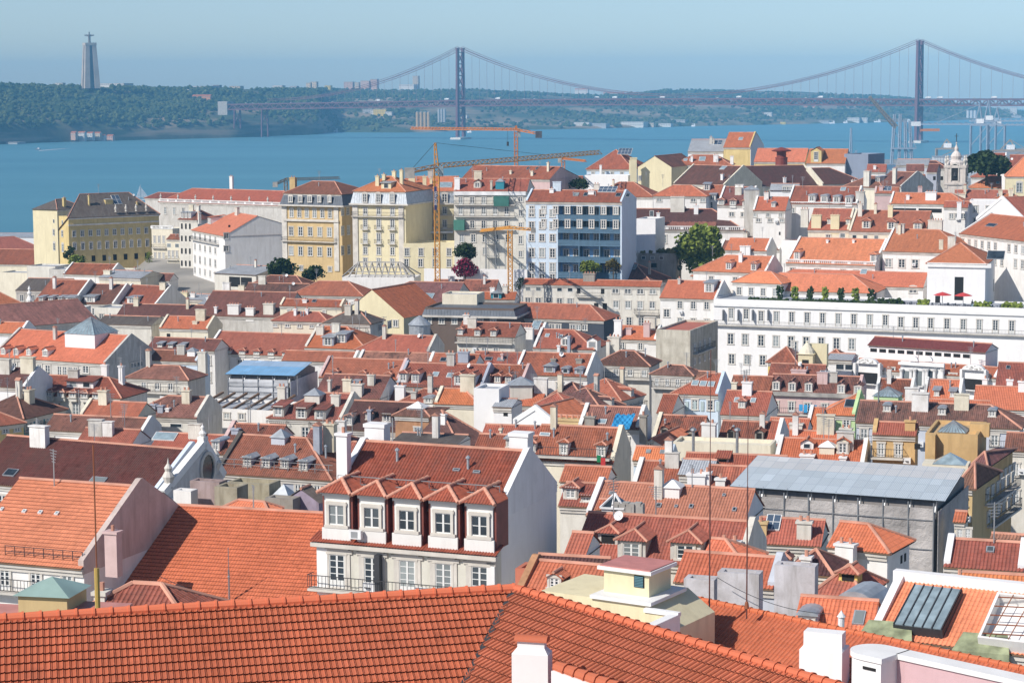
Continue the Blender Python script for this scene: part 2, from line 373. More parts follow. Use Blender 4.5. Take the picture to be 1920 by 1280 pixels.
# ---------------------------------------------------------------- the monument
P = at(170, 161, 4830); q = 4830/F
mon = thing('monument', 'tall pale monument of four joined pillars topped by a statue with spread arms', 'monument', P, 0)
mb = MB(); H = 79*q
fc = math.radians(26)
def rot(x, y, a): return (x*math.cos(a)-y*math.sin(a), x*math.sin(a)+y*math.cos(a))
for ix in (-1, 1):
    for iy in (-1, 1):
        c = []
        for z, ho, hi in ((-6, 14.6*q, 4.6*q), (H-5*q, 10.2*q, 2.6*q)):
            for X, Y in ((hi, hi), (ho, hi), (ho, ho), (hi, ho)):
                c.append((*rot(ix*X, iy*Y, fc), z))
        mb.hexa(c)
c = [(*rot(X*10.6*q, Y*10.6*q, fc), z) for z in (H-5*q, H) for X, Y in ((-1, -1), (1, -1), (1, 1), (-1, 1))]; mb.hexa(c)
c = [(*rot(X*7*q, Y*7*q, fc), z) for z in (-6, H-5*q) for X, Y in ((-1, -1), (1, -1), (1, 1), (-1, 1))]; 
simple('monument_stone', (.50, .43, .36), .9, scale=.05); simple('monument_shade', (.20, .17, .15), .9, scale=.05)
mb.build('pedestal', 'monument_stone', mon)
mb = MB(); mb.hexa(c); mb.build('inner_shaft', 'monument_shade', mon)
mb = MB(); k = 1.0*q
mb.lathe([(2.6*k, 0), (2.5*k, 1*k), (2.2*k, 6*k), (2.3*k, 11*k), (2.6*k, 14.5*k), (1.3*k, 16.2*k), (1.0*k, 16.6*k), (1.25*k, 18*k), (1.2*k, 19.4*k), (.5*k, 20.4*k), (0, 20.6*k)], (0, 0, H), 10)
for sg in (-1, 1):
    c = []
    for xx, zt, zb, ww in ((0, 15.2, 11.2, 1.6), (sg*8.8, 14.8, 12.9, .8)):
        for X, Y, Z in ((xx, -ww, zb), (xx, ww, zb), (xx, ww, zt), (xx, -ww, zt)): c.append((*rot(X*k, Y*k, .15), H+Z*k))
    c = [c[0], c[4], c[5], c[1], c[3], c[7], c[6], c[2]]; mb.hexa(c)
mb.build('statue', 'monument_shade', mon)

# ---------------------------------------------------------------- the bridge
RT = at(1722, 266, 4000); LT = at(864, 260, 4480); ax = Vector((LT.x-RT.x, LT.y-RT.y, 0)); SPAN = ax.length; ax.normalize(); pr = Vector((-ax.y, ax.x, 0)) if ax.x > 0 else Vector((ax.y, -ax.x, 0))
simple('bridge_red', (.17, .08, .095), .6)
br = thing('suspension_bridge', 'long dark red suspension bridge with two towers crossing the river', 'bridge', (RT.x, RT.y, 0))
B0 = Vector((RT.x, RT.y, 0))
def bp_(s, z, o=0): return ax*s+pr*o+Vector((0, 0, z))
def deckz(s): return 69+2.5*(1-((s-SPAN/2)/(SPAN/2))**2) if 0 < s < SPAN else 69-max(0, s-SPAN)*.012
for s in (0, SPAN):
    mb = MB()
    for o in (-11.5, 11.5):
        a, b = bp_(s, 5, o*1.12), bp_(s, 186, o*.95); mb.beam(a, b, 3.1, 0, r2=2.5); mb.beam(b, b+Vector((0, 0, 3)), 3.2)
    zs = [12, 40, 64, 84, 108, 132, 156, 180]
    for z0, z1 in zip(zs, zs[1:]):
        f0, f1 = 11.5*(1.12-.17*z0/186), 11.5*(1.12-.17*z1/186)
        mb.beam(bp_(s, z0, -f0), bp_(s, z1, f1), .8); mb.beam(bp_(s, z0, f0), bp_(s, z1, -f1), .8); mb.beam(bp_(s, z1, -f1), bp_(s, z1, f1), 1.0)
    mb.build('bridge_tower', 'bridge_red', br)
    mb = MB(); mb.hexa([tuple(bp_(s+a*g, z, o*h)) for z, g, h in ((-4, 13, 24), (4, 12, 22)) for a, o in ((-1, -1), (1, -1), (1, 1), (-1, 1))]); mb.build('bridge_pier', 'stone', br)
mb = MB(); s = -520; n_ = 0; pv = None
while s < SPAN+590:
    z = deckz(s)
    for o in (-10.5, 10.5):
        t, b, t2, b2 = bp_(s, z+11, o), bp_(s, z, o), bp_(s+12.5, deckz(s+12.5)+11, o), bp_(s+12.5, deckz(s+12.5), o)
        mb.beam(t, t2, 1.25); mb.beam(b, b2, 1.25)
        mb.beam(*((t, b2) if n_ % 2 else (b, t2)), .85); mb.beam(t, b, .5)
    mb.beam(bp_(s, z, -10.5), bp_(s, z, 10.5), .5)
    s += 12.5; n_ += 1
mb.build('truss_girder', 'bridge_red', br)
mb = MB(); s = -520
while s < SPAN+590:
    c = [bp_(s+a, deckz(s+a)+zz, o) for zz in (11.6, 12.8) for a, o in ((0, -11.5), (50, -11.5), (50, 11.5), (0, 11.5))]; mb.hexa(c)
    c = [bp_(s+a, deckz(s+a)+zz, o) for zz in (2.2, 3.0) for a, o in ((0, -9), (50, -9), (50, 9), (0, 9))]; mb.hexa(c); s += 50
mb.build('roadway', 'lead', br)
def cz(s):
    if 0 <= s <= SPAN: return 88+100*((s-SPAN/2)/(SPAN/2))**2
    d = -s if s < 0 else s-SPAN; f = d/483; return 188+(82-188)*f-27*4*f*(1-f)
for o in (-12.2, 12.2):
    mb = MB(); ss = [-483+k*14.64 for k in range(34)]+[k*SPAN/60 for k in range(61)]+[SPAN+k*14.64 for k in range(1, 34)]
    for a, b in zip(ss, ss[1:]): mb.beam(bp_(a, cz(a), o), bp_(b, cz(b), o), .5)
    for a, b in zip(ss, ss[1:]): mb.beam(bp_(a, cz(a)+3.6, o), bp_(b, cz(b)+3.6, o), .38)
    mb.build('main_cable', 'bridge_red', br)
simple('hanger_wire', (.30, .22, .24), .6)
mb = MB(); mb.beam((0, 0, 0), (0, 0, 1), .2); hm = mb.mesh('hanger', ['hanger_wire'])
for o in (-12.2,):
    for s in [k*SPAN/56 for k in range(1, 56)]+[SPAN+k*20 for k in range(1, 22)]+[-k*20 for k in range(1, 16)]:
        hz = link('hanger', hm, br, loc=bp_(s, deckz(s)+12, o)); hz.scale.z = max(1, cz(s)-deckz(s)-12)
for x, D, zb in ((513, 4752, 2), (462, 4788, 20)):
    s = (at(x, 200, D)-B0).dot(ax); mb = MB()
    for o in (-10, 10): mb.beam(bp_(s, zb, o*1.2), bp_(s, deckz(s), o), 1.6)
    mb.beam(bp_(s, 30, -11), bp_(s, 60, 11), .7); mb.beam(bp_(s, 30, 11), bp_(s, 60, -11), .7); mb.build('side_pylon', 'bridge_red', br)
s = SPAN+596; mb = MB(); mb.hexa([tuple(bp_(s+a, z, o)) for z in (50, 80) for a, o in ((-4, -12), (22, -12), (22, 12), (-4, 12))]); mb.build('abutment', 'concrete', br)
# traffic on the deck
mb = MB(); mb.box(-5.5, 2.6, -1.3, 1.3, .9, 4.1); mb.box(3.0, 5.2, -1.2, 1.2, .7, 3.2, 0, .12); mb.box(-5.5, 5.2, -1.1, 1.1, .5, .9, 1); 
for x in (-4, -2.6, 4): mb.beam((x, -1.25, .5), (x, 1.25, .5), .5, 1, n=8)
lorry = mb.mesh('lorry', ['white_paint', 'dark'])
mb = MB(); mb.box(-2.1, 2.1, -.9, .9, .35, .95); mb.box(-1.5, 1.0, -.8, .8, .95, 1.5, 1, .2); mb.box(-1.2, .7, -.65, .65, 1.5, 1.56)
for x in (-1.3, 1.3): mb.beam((x, -.92, .35), (x, .92, .35), .33, 1, n=8)
carm = mb.mesh('car', ['white_paint', 'dark']); ang = math.atan2(ax.y, ax.x); rg = random.Random(4); used = []
for k in range(44):
    s = rg.uniform(-220, SPAN+560)
    if any(abs(s-u) < 14 for u in used): continue
    used.append(s); lo = rg.random() < .3; o = rg.choice((-8, -4.5, 4.5, 8))
    v = link('lorry' if lo else 'car', lorry if lo else carm, loc=B0+bp_(s, deckz(s)+12.8, o), rz=ang)
    tag(v, 'white box lorry driving along the bridge roadway far away' if lo else 'small pale car driving along the bridge roadway far away', 'lorry' if lo else 'car', 'lorries crossing the bridge' if lo else 'cars crossing the bridge')

# ---------------------------------------------------------------- small far buildings and works on the far bank
WC = {'w': (.62, .60, .56), 'c': (.55, .45, .33), 'p': (.55, .36, .28), 'y': (.65, .48, .10), 'g': (.40, .40, .40), 'o': (.5, .22, .1), 'd': (.2, .18, .17)}
def far_block(px, pyb, wpx, hpx, c, label, roof='flat', D=None, cat='building', storeys=None, name='far_building'):
    s = 1.0
    if D is None:
        lo, hi = 0.0, 1.1
        for _ in range(30):
            s = (lo+hi)/2; P = bank(px, s); lo, hi = (s, hi) if proj(P)[1] > pyb else (lo, s)
        P = bank(px, s); D = P.y
    P = at(px, pyb, D); k = D/F; w, h, d = wpx*k, hpx*k, (max(8, wpx*k*.7) if roof == 'flat' else 10)
    t = thing(name, label, cat, P-Vector((0, 0, 0)), -.35)
    mb = MB(); mb.box(-w/2, w/2, 0, d, -8, h)
    mb.build('wall', 'painted', t, (*WC[c], 1))
    ns = storeys or max(1, int(h/4.2)); mb = MB()
    for r in range(ns):
        z = h*(r+.35)/ns; nw = max(2, int(w/4.5))
        for q in range(nw): mb.box(-w/2+w*(q+.28)/nw, -w/2+w*(q+.68)/nw, -.15, .05, z, z+min(1.8, h/ns*.5))
    mb.build('window_band', 'glass', t)
    mb = MB()
    if roof == 'flat': mb.box(-w/2-.3, w/2+.3, -.3, d+.3, h, h+.5); mb.build('roof', 'concrete', t)
    else:
        tile_poly(mb, [(-w/2-.4, -.4, h-.1), (w/2+.4, -.4, h-.1), (w/2+.4, d/2, h+d*.28), (-w/2-.4, d/2, h+d*.28)])
        tile_poly(mb, [(w/2+.4, d+.4, h-.1), (-w/2-.4, d+.4, h-.1), (-w/2-.4, d/2, h+d*.28), (w/2+.4, d/2, h+d*.28)]); mb.build('roof', 'tile', t, (.5, .17, .08, .7))
        mb = MB()
        for x in (-w/2, w/2): mb.poly([(x, 0, h), (x, d, h), (x, d/2, h+d*.27)])
        mb.build('gable', 'painted', t, (*WC[c], 1))
    return t
for a in [
 (210,161,50,4,'w','long low white hall beside the monument on the bluff'), (110,160,16,4,'w','white dome-like shed left of the monument on the skyline'),
 (375,167,46,5,'g','long grey modern building on the wooded skyline','flat'), (348,172,14,4,'w','small white annexe below the long grey skyline building','flat'),
 (372,184,50,4,'o','low terracotta-roofed terrace in the trees under the grey building','tile'), (405,166,14,6,'d','dark boxy block at the right end of the long grey building'),
 (440,165,22,3,'c','faint beige house on the skyline left of the bridge abutment'), (578,165,9,9,'c','beige tower block, left one of the skyline pair'), (588,165,12,11,'c','taller beige tower block with stepped top on the skyline'),
 (614,167,12,6,'y','small yellowish block on the skyline right of the beige towers'), (520,165,20,4,'w','pale low row of houses on the skyline'), (550,166,14,4,'g','grey low house on the skyline left of the towers'),
 (653,164,18,10,'p','pinkish flats on the skyline near the cable end'), (668,163,10,8,'c','narrow beige flats between two pink blocks on the skyline'), (684,163,17,11,'p','wide pink tower block on the skyline'), (701,165,13,16,'p','tall pink tower block where the left cable ends'),
 (779,163,11,20,'c','lone tall beige tower left of the left bridge tower'), (762,163,30,4,'w','pale rooftops just left of the lone tower'),
 (1090,172,26,4,'w','white houses on the distant crest right of the left bridge tower','tile'), (1150,178,40,3,'c','beige village row on the low crest mid span','tile'),
 (690,214,22,9,'g','grey silo shed above the shore works'), (712,217,26,12,'y','yellow factory block on the far shore','flat'), (728,218,14,8,'w','white factory wing beside the yellow block'), (700,216,10,9,'w','white stepped factory block left of the yellow one'),
 (1090,236,30,6,'w','pale warehouse on the shore right of the left tower'), (1120,237,34,5,'g','grey shed on the shore mid span'), (1185,236,44,7,'w','long white boatyard shed on the far shore'), (1215,236,22,5,'c','beige shed beside the long boatyard shed'),
 (1245,237,26,5,'w','low white quay building on the far shore'), (1270,229,30,4,'g','grey works building among the trees mid span'), (1440,218,14,7,'w','white round-cornered works building above the shore'), (1520,205,26,4,'c','beige cottages on the slope right of centre','tile'),
 (1600,228,22,7,'w','white shed on the shore left of the right tower'), (1620,230,12,9,'w','small white church-like house on the shore left of the right tower'), (1545,231,20,4,'g','low grey jetty house on the far shore'), (1468,234,10,5,'y','little yellow house on the shore'),
 (1860,228,34,6,'w','pale apartment row low on the far right bank'), (1905,222,18,5,'g','grey low block at the far right bank'), (1900,216,12,14,'w','pale grain silo at the far right skyline'),
 (137,256,10,7,'p','pink-roofed riverside house in the white hamlet','tile'), (152,258,14,9,'w','white riverside house with pointed roof in the hamlet','tile'), (168,257,12,7,'w','small white gabled house in the middle of the hamlet','tile'), (182,257,12,7,'c','beige riverside house right in the hamlet','tile'), (190,263,12,8,'w','white boathouse at the water below the hamlet','tile'), (205,260,14,5,'p','low pink house at the right end of the hamlet','tile'),
 (15,270,40,3,'g','grey jetty shed at the left edge of the far shore'), (870,222,12,6,'w','white cottage below the bridge deck right of the left tower'), (1042,218,10,4,'w','lone white cottage on the slope under the deck'),
]:
    far_block(a[0], a[1], a[2], a[3], a[4], a[5], a[6] if len(a) > 6 else 'flat')
for px, pyb, n_, r, h, g in ((783, 237, 4, 4.2, 26, 'ochre storage silos below the left span'), (823, 222, 3, 3.2, 17, 'slim grey silos beside the left tower'), (1815, 216, 3, 5, 8, 'white storage tanks under the deck at the right')):
    for k in range(n_):
        D = shoreD(px)+60; P = at(px+k*(r*2.2)*F/D, pyb, D); mb = MB(); hh = h*D/F
        t = thing('silo', {26: 'ochre cylindrical silo in the row by the far shore', 17: 'slim grey silo in a row beside the left bridge tower', 8: 'squat white storage tank at the right under the deck'}[h], 'silo', P, 0, g)
        mb.lathe([(r, -10), (r, hh)], n=12); mb.build('shell', 'painted', t, {26: (.5, .33, .16, 1), 17: (.42, .42, .42, 1), 8: (.6, .6, .6, 1)}[h])
        mb = MB(); mb.lathe([(r*1.05, hh), (r*.5, hh+r*.35), (0, hh+r*.4)], n=12); mb.build('cap', 'concrete', t)
# boats
P = at(264, 375, 105/(375-hor(264))*F); k = P.y/F
t = thing('sailing_boat', 'small white sailing boat on the river behind the yellow building', 'boat', P, .4)
mb = MB(); mb.hexa([(-7*k/2, -1, -.3), (6, -1, -.3), (6, 1, -.3), (-3, 1, -.3), (-7, -1.6, 1.4), (8, -.4, 1.5), (8, .4, 1.5), (-7, 1.6, 1.4)]); mb.build('hull', 'white_paint', t)
mb = MB(); mb.beam((0, 0, 1), (0, 0, 29*k), .12); mb.build('mast', 'steel', t)
mb = MB(); mb.prism([(-.3, 0, 2.2), (-9*k, 0, 2.6), (-.3, 0, 28*k)], (0, -.06, 0), (0, .06, 0)); mb.build('mainsail', 'white_paint', t)
mb = MB(); mb.prism([(.4, 0, 2.2), (8, 0, 2.0), (.4, 0, 24*k)], (0, -.05, 0), (0, .05, 0)); mb.build('jib', 'white_paint', t)
P = at(72, 280.5, 105/(280.5-hor(72))*F)
t = thing('motor_boat', 'tiny dark motor boat running left in front of the wooded bluff', 'boat', P, 0)
mb = MB(); mb.hexa([(-4, -1.2, -.2), (4, -1.5, -.2), (4, 1.5, -.2), (-4, 1.2, -.2), (-6.5, -.3, 1.6), (4.3, -1.8, 1.3), (4.3, 1.8, 1.3), (-6.5, .3, 1.6)]); mb.build('hull', 'lead', t)
mb = MB(); mb.box(-1.5, 2, -1, 1, 1.3, 3, 0, .3); mb.build('cabin', 'white_paint', t)
mb = MB(); Q = [at(x, y, 105/(y-hor(x))*F) for x, y in ((73, 281.3), (112, 278.4), (134, 277.2), (112, 279.0), (73, 282.2))]
mb.poly([(q.x, q.y, .25) for q in Q]); tag(mb.build('wake', 'white_paint'), kind='structure')
for px, py, l in ((630, 247.5, 8), (1560, 232, 12), (1700, 229, 16), (1645, 229.5, 14), (1585, 231, 9), (880, 249, 9), (1300, 237.5, 8)):
    P = at(px, py, 105/(py-hor(px))*F); k = l*P.y/F/2
    t = thing('moored_boat', 'pale vessel lying along the far shore', 'boat', P, 0, 'boats along the far shore')
    mb = MB(); mb.hexa([(-k*.8, -3, -.3), (k*.85, -3, -.3), (k*.85, 3, -.3), (-k*.8, 3, -.3), (-k, -1, 3.5), (k*.9, -3.2, 3), (k*.9, 3.2, 3), (-k, 1, 3.5)]); mb.build('hull', 'white_paint', t)
    mb = MB(); mb.box(k*.2, k*.75, -2, 2, 3, 8); mb.beam((-k*.2, 0, 3), (-k*.2, 0, 10), .2); mb.build('deckhouse', 'white_paint', t)
# haze: one closed box of thin pale blue air
def haze(density, col, an=.2):
    mt = bpy.data.materials.new('haze_air'); mt.use_nodes = True; n = mt.node_tree; n.nodes.clear()
    o = n.nodes.new('ShaderNodeOutputMaterial'); v = n.nodes.new('ShaderNodeVolumePrincipled')
    v.inputs['Color'].default_value = (*col, 1); v.inputs['Density'].default_value = density; v.inputs['Anisotropy'].default_value = an
    n.links.new(v.outputs[0], o.inputs['Volume']); MT['haze'] = mt
    mb = MB(); mb.box(-5000, 5000, -250, 9500, -8, 232); h = mb.build('haze', 'haze'); tag(h, 'thin blue summer haze over the river and the far bank', 'haze', kind='stuff')
haze(1.05e-4, (.22,.61,1.0), -.35)
# ================================================================ house builder
RC = {'O': (.65,.19,.095,.82), 'o': (.52,.18,.105,.55), 'R': (.47,.14,.088,.6), 'r': (.40,.13,.085,.4), 'B': (.28,.108,.082,.45), 'b': (.31,.14,.11,.3), 'D': (.16,.068,.058,.5), 'P': (.56,.23,.15,.7), 'p': (.42,.185,.135,.4),
      'G': (.19,.165,.145,.4), 'S': (.74,.235,.12,.92), 'z': (.40,.42,.45,1)}
WL = {'w': (.82,.80,.77,.8), 'W': (.82,.81,.80,1), 'c': (.76,.70,.56,.75), 'C': (.74,.66,.44,.85), 'y': (.74,.56,.17,.85), 'Y': (.70,.55,.26,.6), 'g': (.60,.58,.54,.4), 'e': (.71,.68,.61,.6), 'd': (.36,.33,.29,.3),
      'b': (.58,.68,.78,.95), 'p': (.66,.48,.46,.7), 'n': (.52,.68,.36,.9), 't': (.05,.26,.33,.9), 'h': (.62,.42,.20,.5), 'k': (.62,.46,.24,.75), 'v': (.40,.43,.50,.8), 'x': (.50,.27,.15,.3), 'l': (.55,.58,.64,.85)}
WIN = {}
def window_mesh(w, h, kind):
    """frame, muntins, surround and (far copies) glass in one mesh; faces -y, centred on x, z from 0"""
    key = (round(w*5)/5 or .2, round(h*5)/5 or .2, kind)
    if key in WIN: return WIN[key]
    w, h = key[0], key[1]; mb = MB(); near = kind.isupper(); k = kind.lower()
    if k in 'wdta':
        s = .16                                       # stone surround
        mb.box(-w/2-s, -w/2, -.10, 0, -.0, h, 1); mb.box(w/2, w/2+s, -.10, 0, 0, h, 1); mb.box(-w/2-s-.05, w/2+s+.05, -.13, 0, h, h+s*1.2, 1)
        if k != 'd': mb.box(-w/2-s-.08, w/2+s+.08, -.16, 0, -s*.8, 0, 1)
    if k == 'a':
        n = 8
        pr = [(-w/2-.16, h+.18), ]+[((w/2+.2)*math.cos(math.pi-math.pi*i/n), h+.18+(w*.32)*math.sin(math.pi*i/n)) for i in range(n+1)]
        mb.prism([(x, 0, z) for x, z in pr[1:]], (0, -.1, 0), (0, 0, 0), 1)
    if k in 'wdtas':
        f = .08
        mb.box(-w/2, -w/2+f, -.06, 0, 0, h, 0); mb.box(w/2-f, w/2, -.06, 0, 0, h, 0); mb.box(-w/2+f, w/2-f, -.06, 0, h-f, h, 0); mb.box(-w/2+f, w/2-f, -.06, 0, 0, f if k != 'd' else h*.24, 0)
        if k != 's':
            mb.box(-.07, .07, -.065, 0, f, h-f, 0)
            nr = 2 if k == 't' else (4 if k == 'd' else 3); z0 = h*.24 if k == 'd' else 0
            for i in range(1, nr):
                z = z0+(h-z0)*i/nr; mb.box(-w/2+f, w/2-f, -.05, 0, z-.025, z+.025, 0)
    gl = MB(); gl.box(-w/2+.02, w/2-.02, -.025, 0, .03, h-.03, 0)
    if k == 'k': mb.box(-w/2, w/2, -.02, 0, 0, h, 3)
    if k == 'h': mb.box(-w/2, w/2, -.05, 0, 0, h, 1); mb.box(-w/2+.08, w/2-.08, -.07, 0, .08, h-.08, 4)   # shuttered
    if near: WIN[key] = (mb.mesh('window', ['frame', 'stone', 'glass', 'dark', 'grey_rail']), gl.mesh('pane', ['glass']))
    else:
        if k not in 'kh': mb.box(-w/2+.02, w/2-.02, -.025, 0, .03, h-.03, 2)
        WIN[key] = (mb.mesh('window', ['frame', 'stone', 'glass', 'dark', 'grey_rail']), None)
    return WIN[key]
def put_window(parent, loc, rz, w, h, kind, name='window'):
    a, b = window_mesh(w, h, kind); o = link(name, a, parent, None, loc, rz)
    if b: link('pane', b, o)
    return o
BAL = {}
def put_balcony(parent, loc, rz, L, d=.7, h=1.0, name='balcony'):
    key = round(L, 1)
    if key not in BAL:
        mb = MB(); mb.box(-L/2, L/2, -d, 0, -.16, 0, 0)
        for z in (h-.04, .12): mb.box(-L/2, L/2, -d, -d+.04, z, z+.05, 1)
        n = max(3, int(L/.28))
        for i in range(n+1): x = -L/2+.02+(L-.04)*i/n; mb.box(x-.014, x+.014, -d, -d+.028, .15, h-.03, 1)
        for x in (-L/2, L/2-.04):
            mb.box(x, x+.04, -d, 0, h-.04, h+.01, 1)
            for yy in (-d*.66, -d*.33): mb.box(x, x+.03, yy, yy+.03, 0, h, 1)
        BAL[key] = mb.mesh('balcony', ['stone', 'iron'])
    return link(name, BAL[key], parent, None, loc, rz)

class House: pass
HOUSES = []
HS = {}
def H(label, x0, y0, x1, y1, yr, roof='R', wall='w', D=None, e='pp', t=None, pitch=28, back=None, wb=None, dm=(), ch=(), sk=(), w=(), s=(), sl=(), name='tiled_house', ax_='x', dep=None, ov=.35, bal=(), par=.45, cor=True, rib=None, cat='house', drop=14, ant=(), mars=None):
    """one house. (x0,y0)-(x1,y1): pixels of the front eave; yr: pixel row of the ridge above its left end.
    t: turn of the front in degrees instead of y1. dm dormers, ch chimneys, sk skylights, w / s / sl windows on front / right / left wall."""
    D = D or Dm(y0); P0 = at(x0, y0, D)
    if t is not None:
        d = Vector((math.cos(math.radians(t)), -math.sin(math.radians(t)), 0)); r = ray(x1, 0); r = Vector((r.x/r.y, 1, 0))
        k = (P0.x-r.x*P0.y)/(-(d.x-r.x*d.y)); P1 = P0+d*k
    else: P1 = atz(x1, y1, P0.z)
    u = (P1-P0); u.z = 0; L = u.length; u.normalize(); v = Vector((-u.y, u.x, 0)); ang = math.atan2(u.y, u.x)
    zg = min(ground_z(P0.x, P0.y), P0.z-5)-1; he = P0.z-zg; tp = math.tan(math.radians(pitch))
    h = House(); h.u, h.v, h.P0, h.L, h.D = u, v, P0, L, D
    root = thing(name, label, cat, (P0.x, P0.y, zg), ang); h.root = root; h.zg = zg; h.he = he
    inv = Matrix.Translation((P0.x, P0.y, zg)) @ Matrix.Rotation(ang, 4, 'Z'); inv = inv.inverted(); h.inv = inv
    rc = (RC.get(roof) or WL[roof]) if isinstance(roof, str) else roof; wc = WL[wall] if isinstance(wall, str) else wall
    jr = random.Random(label); f = jr.uniform(.8, 1.25); rc = (rc[0]*f, rc[1]*f*jr.uniform(.98, 1.14), rc[2]*f*jr.uniform(.9, 1.2), max(.1, min(.95, rc[3]+jr.uniform(-.28, .05)))) if isinstance(roof, str) and roof in 'ORrBbDPpS' else rc
    if rib is None: rib = D < 285
    rb = .24 if rib else None; tm = 'tile_rib' if rib else 'tile'; g = .02
    if ax_ == 'x':
        lo, hi = 0.3, 60
        for _ in range(40):
            wd = (lo+hi)/2; Q = P0+v*wd+Vector((0, 0, wd*tp)); lo, hi = (wd, hi) if proj(Q)[1] > yr else (lo, wd)
        if back is None: back = wd
        hr = wd*tp; Wt = wd+back; tb = hr/max(back, .01)
        hl = wd if e[0] == 'h' else 0; hh = wd if e[1] == 'h' else 0
        if hl+hh > L: f = L/(hl+hh); hl *= f; hh *= f
        o = ov; ol = o if e[0] == 'h' else (.12 if e[0] == 'g' else 0); orr = o if e[1] == 'h' else (.12 if e[1] == 'g' else 0)
        RLx, RRx = (hl if e[0] == 'h' else -ol), (L-hh if e[1] == 'h' else L+orr)
        A, B_, C_, D_ = (-ol, -o, he-o*tp), (L+orr, -o, he-o*tp), (RRx, wd, he+hr), (RLx, wd, he+hr)
        E_, F_ = (L+orr, Wt+o, he-o*tb), (-ol, Wt+o, he-o*tb)
        mb = MB(); lift = Vector((0, 0, .1))
        q = lambda *a: [Vector(p)+lift for p in a]
        if RRx-RLx < .3: tile_poly(mb, q(A, B_, C_), 0, rb); tile_poly(mb, q(E_, F_, C_), 0, None)
        else: tile_poly(mb, q(A, B_, C_, D_), 0, rb, **(mars or {})); tile_poly(mb, q(E_, F_, D_, C_), 0, None)
        if e[0] == 'h': tile_poly(mb, q(F_, A, D_), 0, rb); caps(mb, Vector(A)+lift, Vector(D_)+lift, 1)
        if e[1] == 'h': tile_poly(mb, q(B_, E_, C_), 0, rb); caps(mb, Vector(B_)+lift, Vector(C_)+lift, 1); caps(mb, Vector(E_)+lift, Vector(C_)+lift, 1)
        if RRx-RLx > .3: caps(mb, Vector(D_)+lift, Vector(C_)+lift, 1)
        mb.poly([A, F_, E_, B_], 2); mb.poly([A, B_, Vector(B_)+lift, Vector(A)+lift], 2); 
        mb.build('roof', [tm, 'ridge_tile', 'wood', 'tile_riser_shade'], root, rc)
        h.wd, h.hr, h.tp, h.Wt = wd, hr, tp, Wt
        h.pn = (root_pt(h, (0, 0, he+.1)), root_vec(h, (0, -tp, 1)))
        mb = MB(); zz = -.0
        mb.box(0, L, 0, Wt, -drop if he < 6 else 0, he)
        for c, x in ((e[0], 0), (e[1], L)):
            if c in 'gp': mb.poly([(x, 0, he), (x, Wt, he), (x, wd, he+hr)] if x else [(x, Wt, he), (x, 0, he), (x, wd, he+hr)])
        h.wall = mb.build('wall', 'plaster', root, wc)
        for c, xa, xb in ((e[0], -.02, .42), (e[1], L-.42, L+.02)):
            if c != 'p': continue
            mb = MB(); z1 = par; f = .3
            prof = [(-.05, he-.5), (-.05, he+z1*.7), (wd-f*.0, he+hr+z1), (wd+.3, he+hr+z1), (Wt+.05, he+z1*.7), (Wt+.05, he-.5)]
            mb.prism([(0, a, b) for a, b in prof], (xa, 0, 0), (xb, 0, 0), 0)
            mb.build('parapet', 'plaster', root, tuple(min(.82, q*1.03) for q in wc[:3])+(wc[3]-.15,))
        if cor:
            mb = MB(); mb.box(-.02, L+.02, -.26, 0, he-.42, he-.12); mb.box(-.01, L+.01, -.14, 0, he-.7, he-.42); mb.build('cornice', 'stone', root)
    elif ax_ == 'y':                                   # gable to the front
        dep = dep or 14; hr = L/2*tp; h.Wt = dep; h.hr = hr; h.tp = tp; h.wd = dep
        mb = MB(); a, b, c = Vector((-.15, -.1, he-.05)), Vector((L+.15, -.1, he-.05)), Vector((L/2, -.1, he+hr+.1)); dv = Vector((0, dep+.3, 0))
        tile_poly(mb, [a+dv, a, c, c+dv], 0, rb); tile_poly(mb, [b, b+dv, c+dv, c], 0, rb); caps(mb, c, c+dv, 1)
        mb.build('roof', [tm, 'ridge_tile'], root, rc)
        mb = MB(); mb.box(0, L, 0, dep, 0, he); mb.prism([(0, 0, he), (L, 0, he), (L/2, 0, he+hr)], (0, 0, 0), (0, .3, 0)); mb.prism([(0, 0, he), (L, 0, he), (L/2, 0, he+hr)], (0, dep-.3, 0), (0, dep, 0)); h.wall = mb.build('wall', 'plaster', root, wc)
        if e[0] == 'p':
            for xa in (0,):
                mb = MB(); z1 = par
                for p, qq in (((-.25, he-.1), (L/2, he+hr)), ((L/2, he+hr), (L+.25, he-.1))):
                    mb.hexa([(p[0], -.12, p[1]-.3), (qq[0], -.12, qq[1]-.3), (qq[0], .35, qq[1]-.3), (p[0], .35, p[1]-.3), (p[0], -.12, p[1]+z1), (qq[0], -.12, qq[1]+z1), (qq[0], .35, qq[1]+z1), (p[0], .35, p[1]+z1)])
                mb.build('parapet', 'plaster', root, wc)
        h.pn = (root_pt(h, (L, 0, he+.1)), root_vec(h, (tp, 0, 1)))
    else:                                              # flat roof with a low parapet
        dep = dep or 10; h.Wt = dep; h.hr = 0; h.tp = 0; h.wd = dep
        mb = MB(); mb.box(.3, L-.3, .3, dep-.3, he-.3, he-.1); mb.build('roof', 'painted', root, rc)
        mb = MB(); mb.box(0, L, 0, dep, 0, he-.25)
        for a in ((0, L, 0, .3), (0, L, dep-.3, dep), (0, .3, .3, dep-.3), (L-.3, L, .3, dep-.3)): mb.box(a[0], a[1], a[2], a[3], he-.25, he+.25)
        h.wall = mb.build('wall', 'plaster', root, wc)
        h.pn = (root_pt(h, (0, 0, he-.1)), Vector((0, 0, 1)))
    h.rc, h.wc = rc, wc; HOUSES.append(h); h.ax_, h.e, h.nw, h.dms = ax_, e, len(w), [c[:2] for c in dm]+[c[:2] for c in ch]; h.label = label
    for d in dm: dormer(h, *d)
    for c in ch: chimney(h, *c)
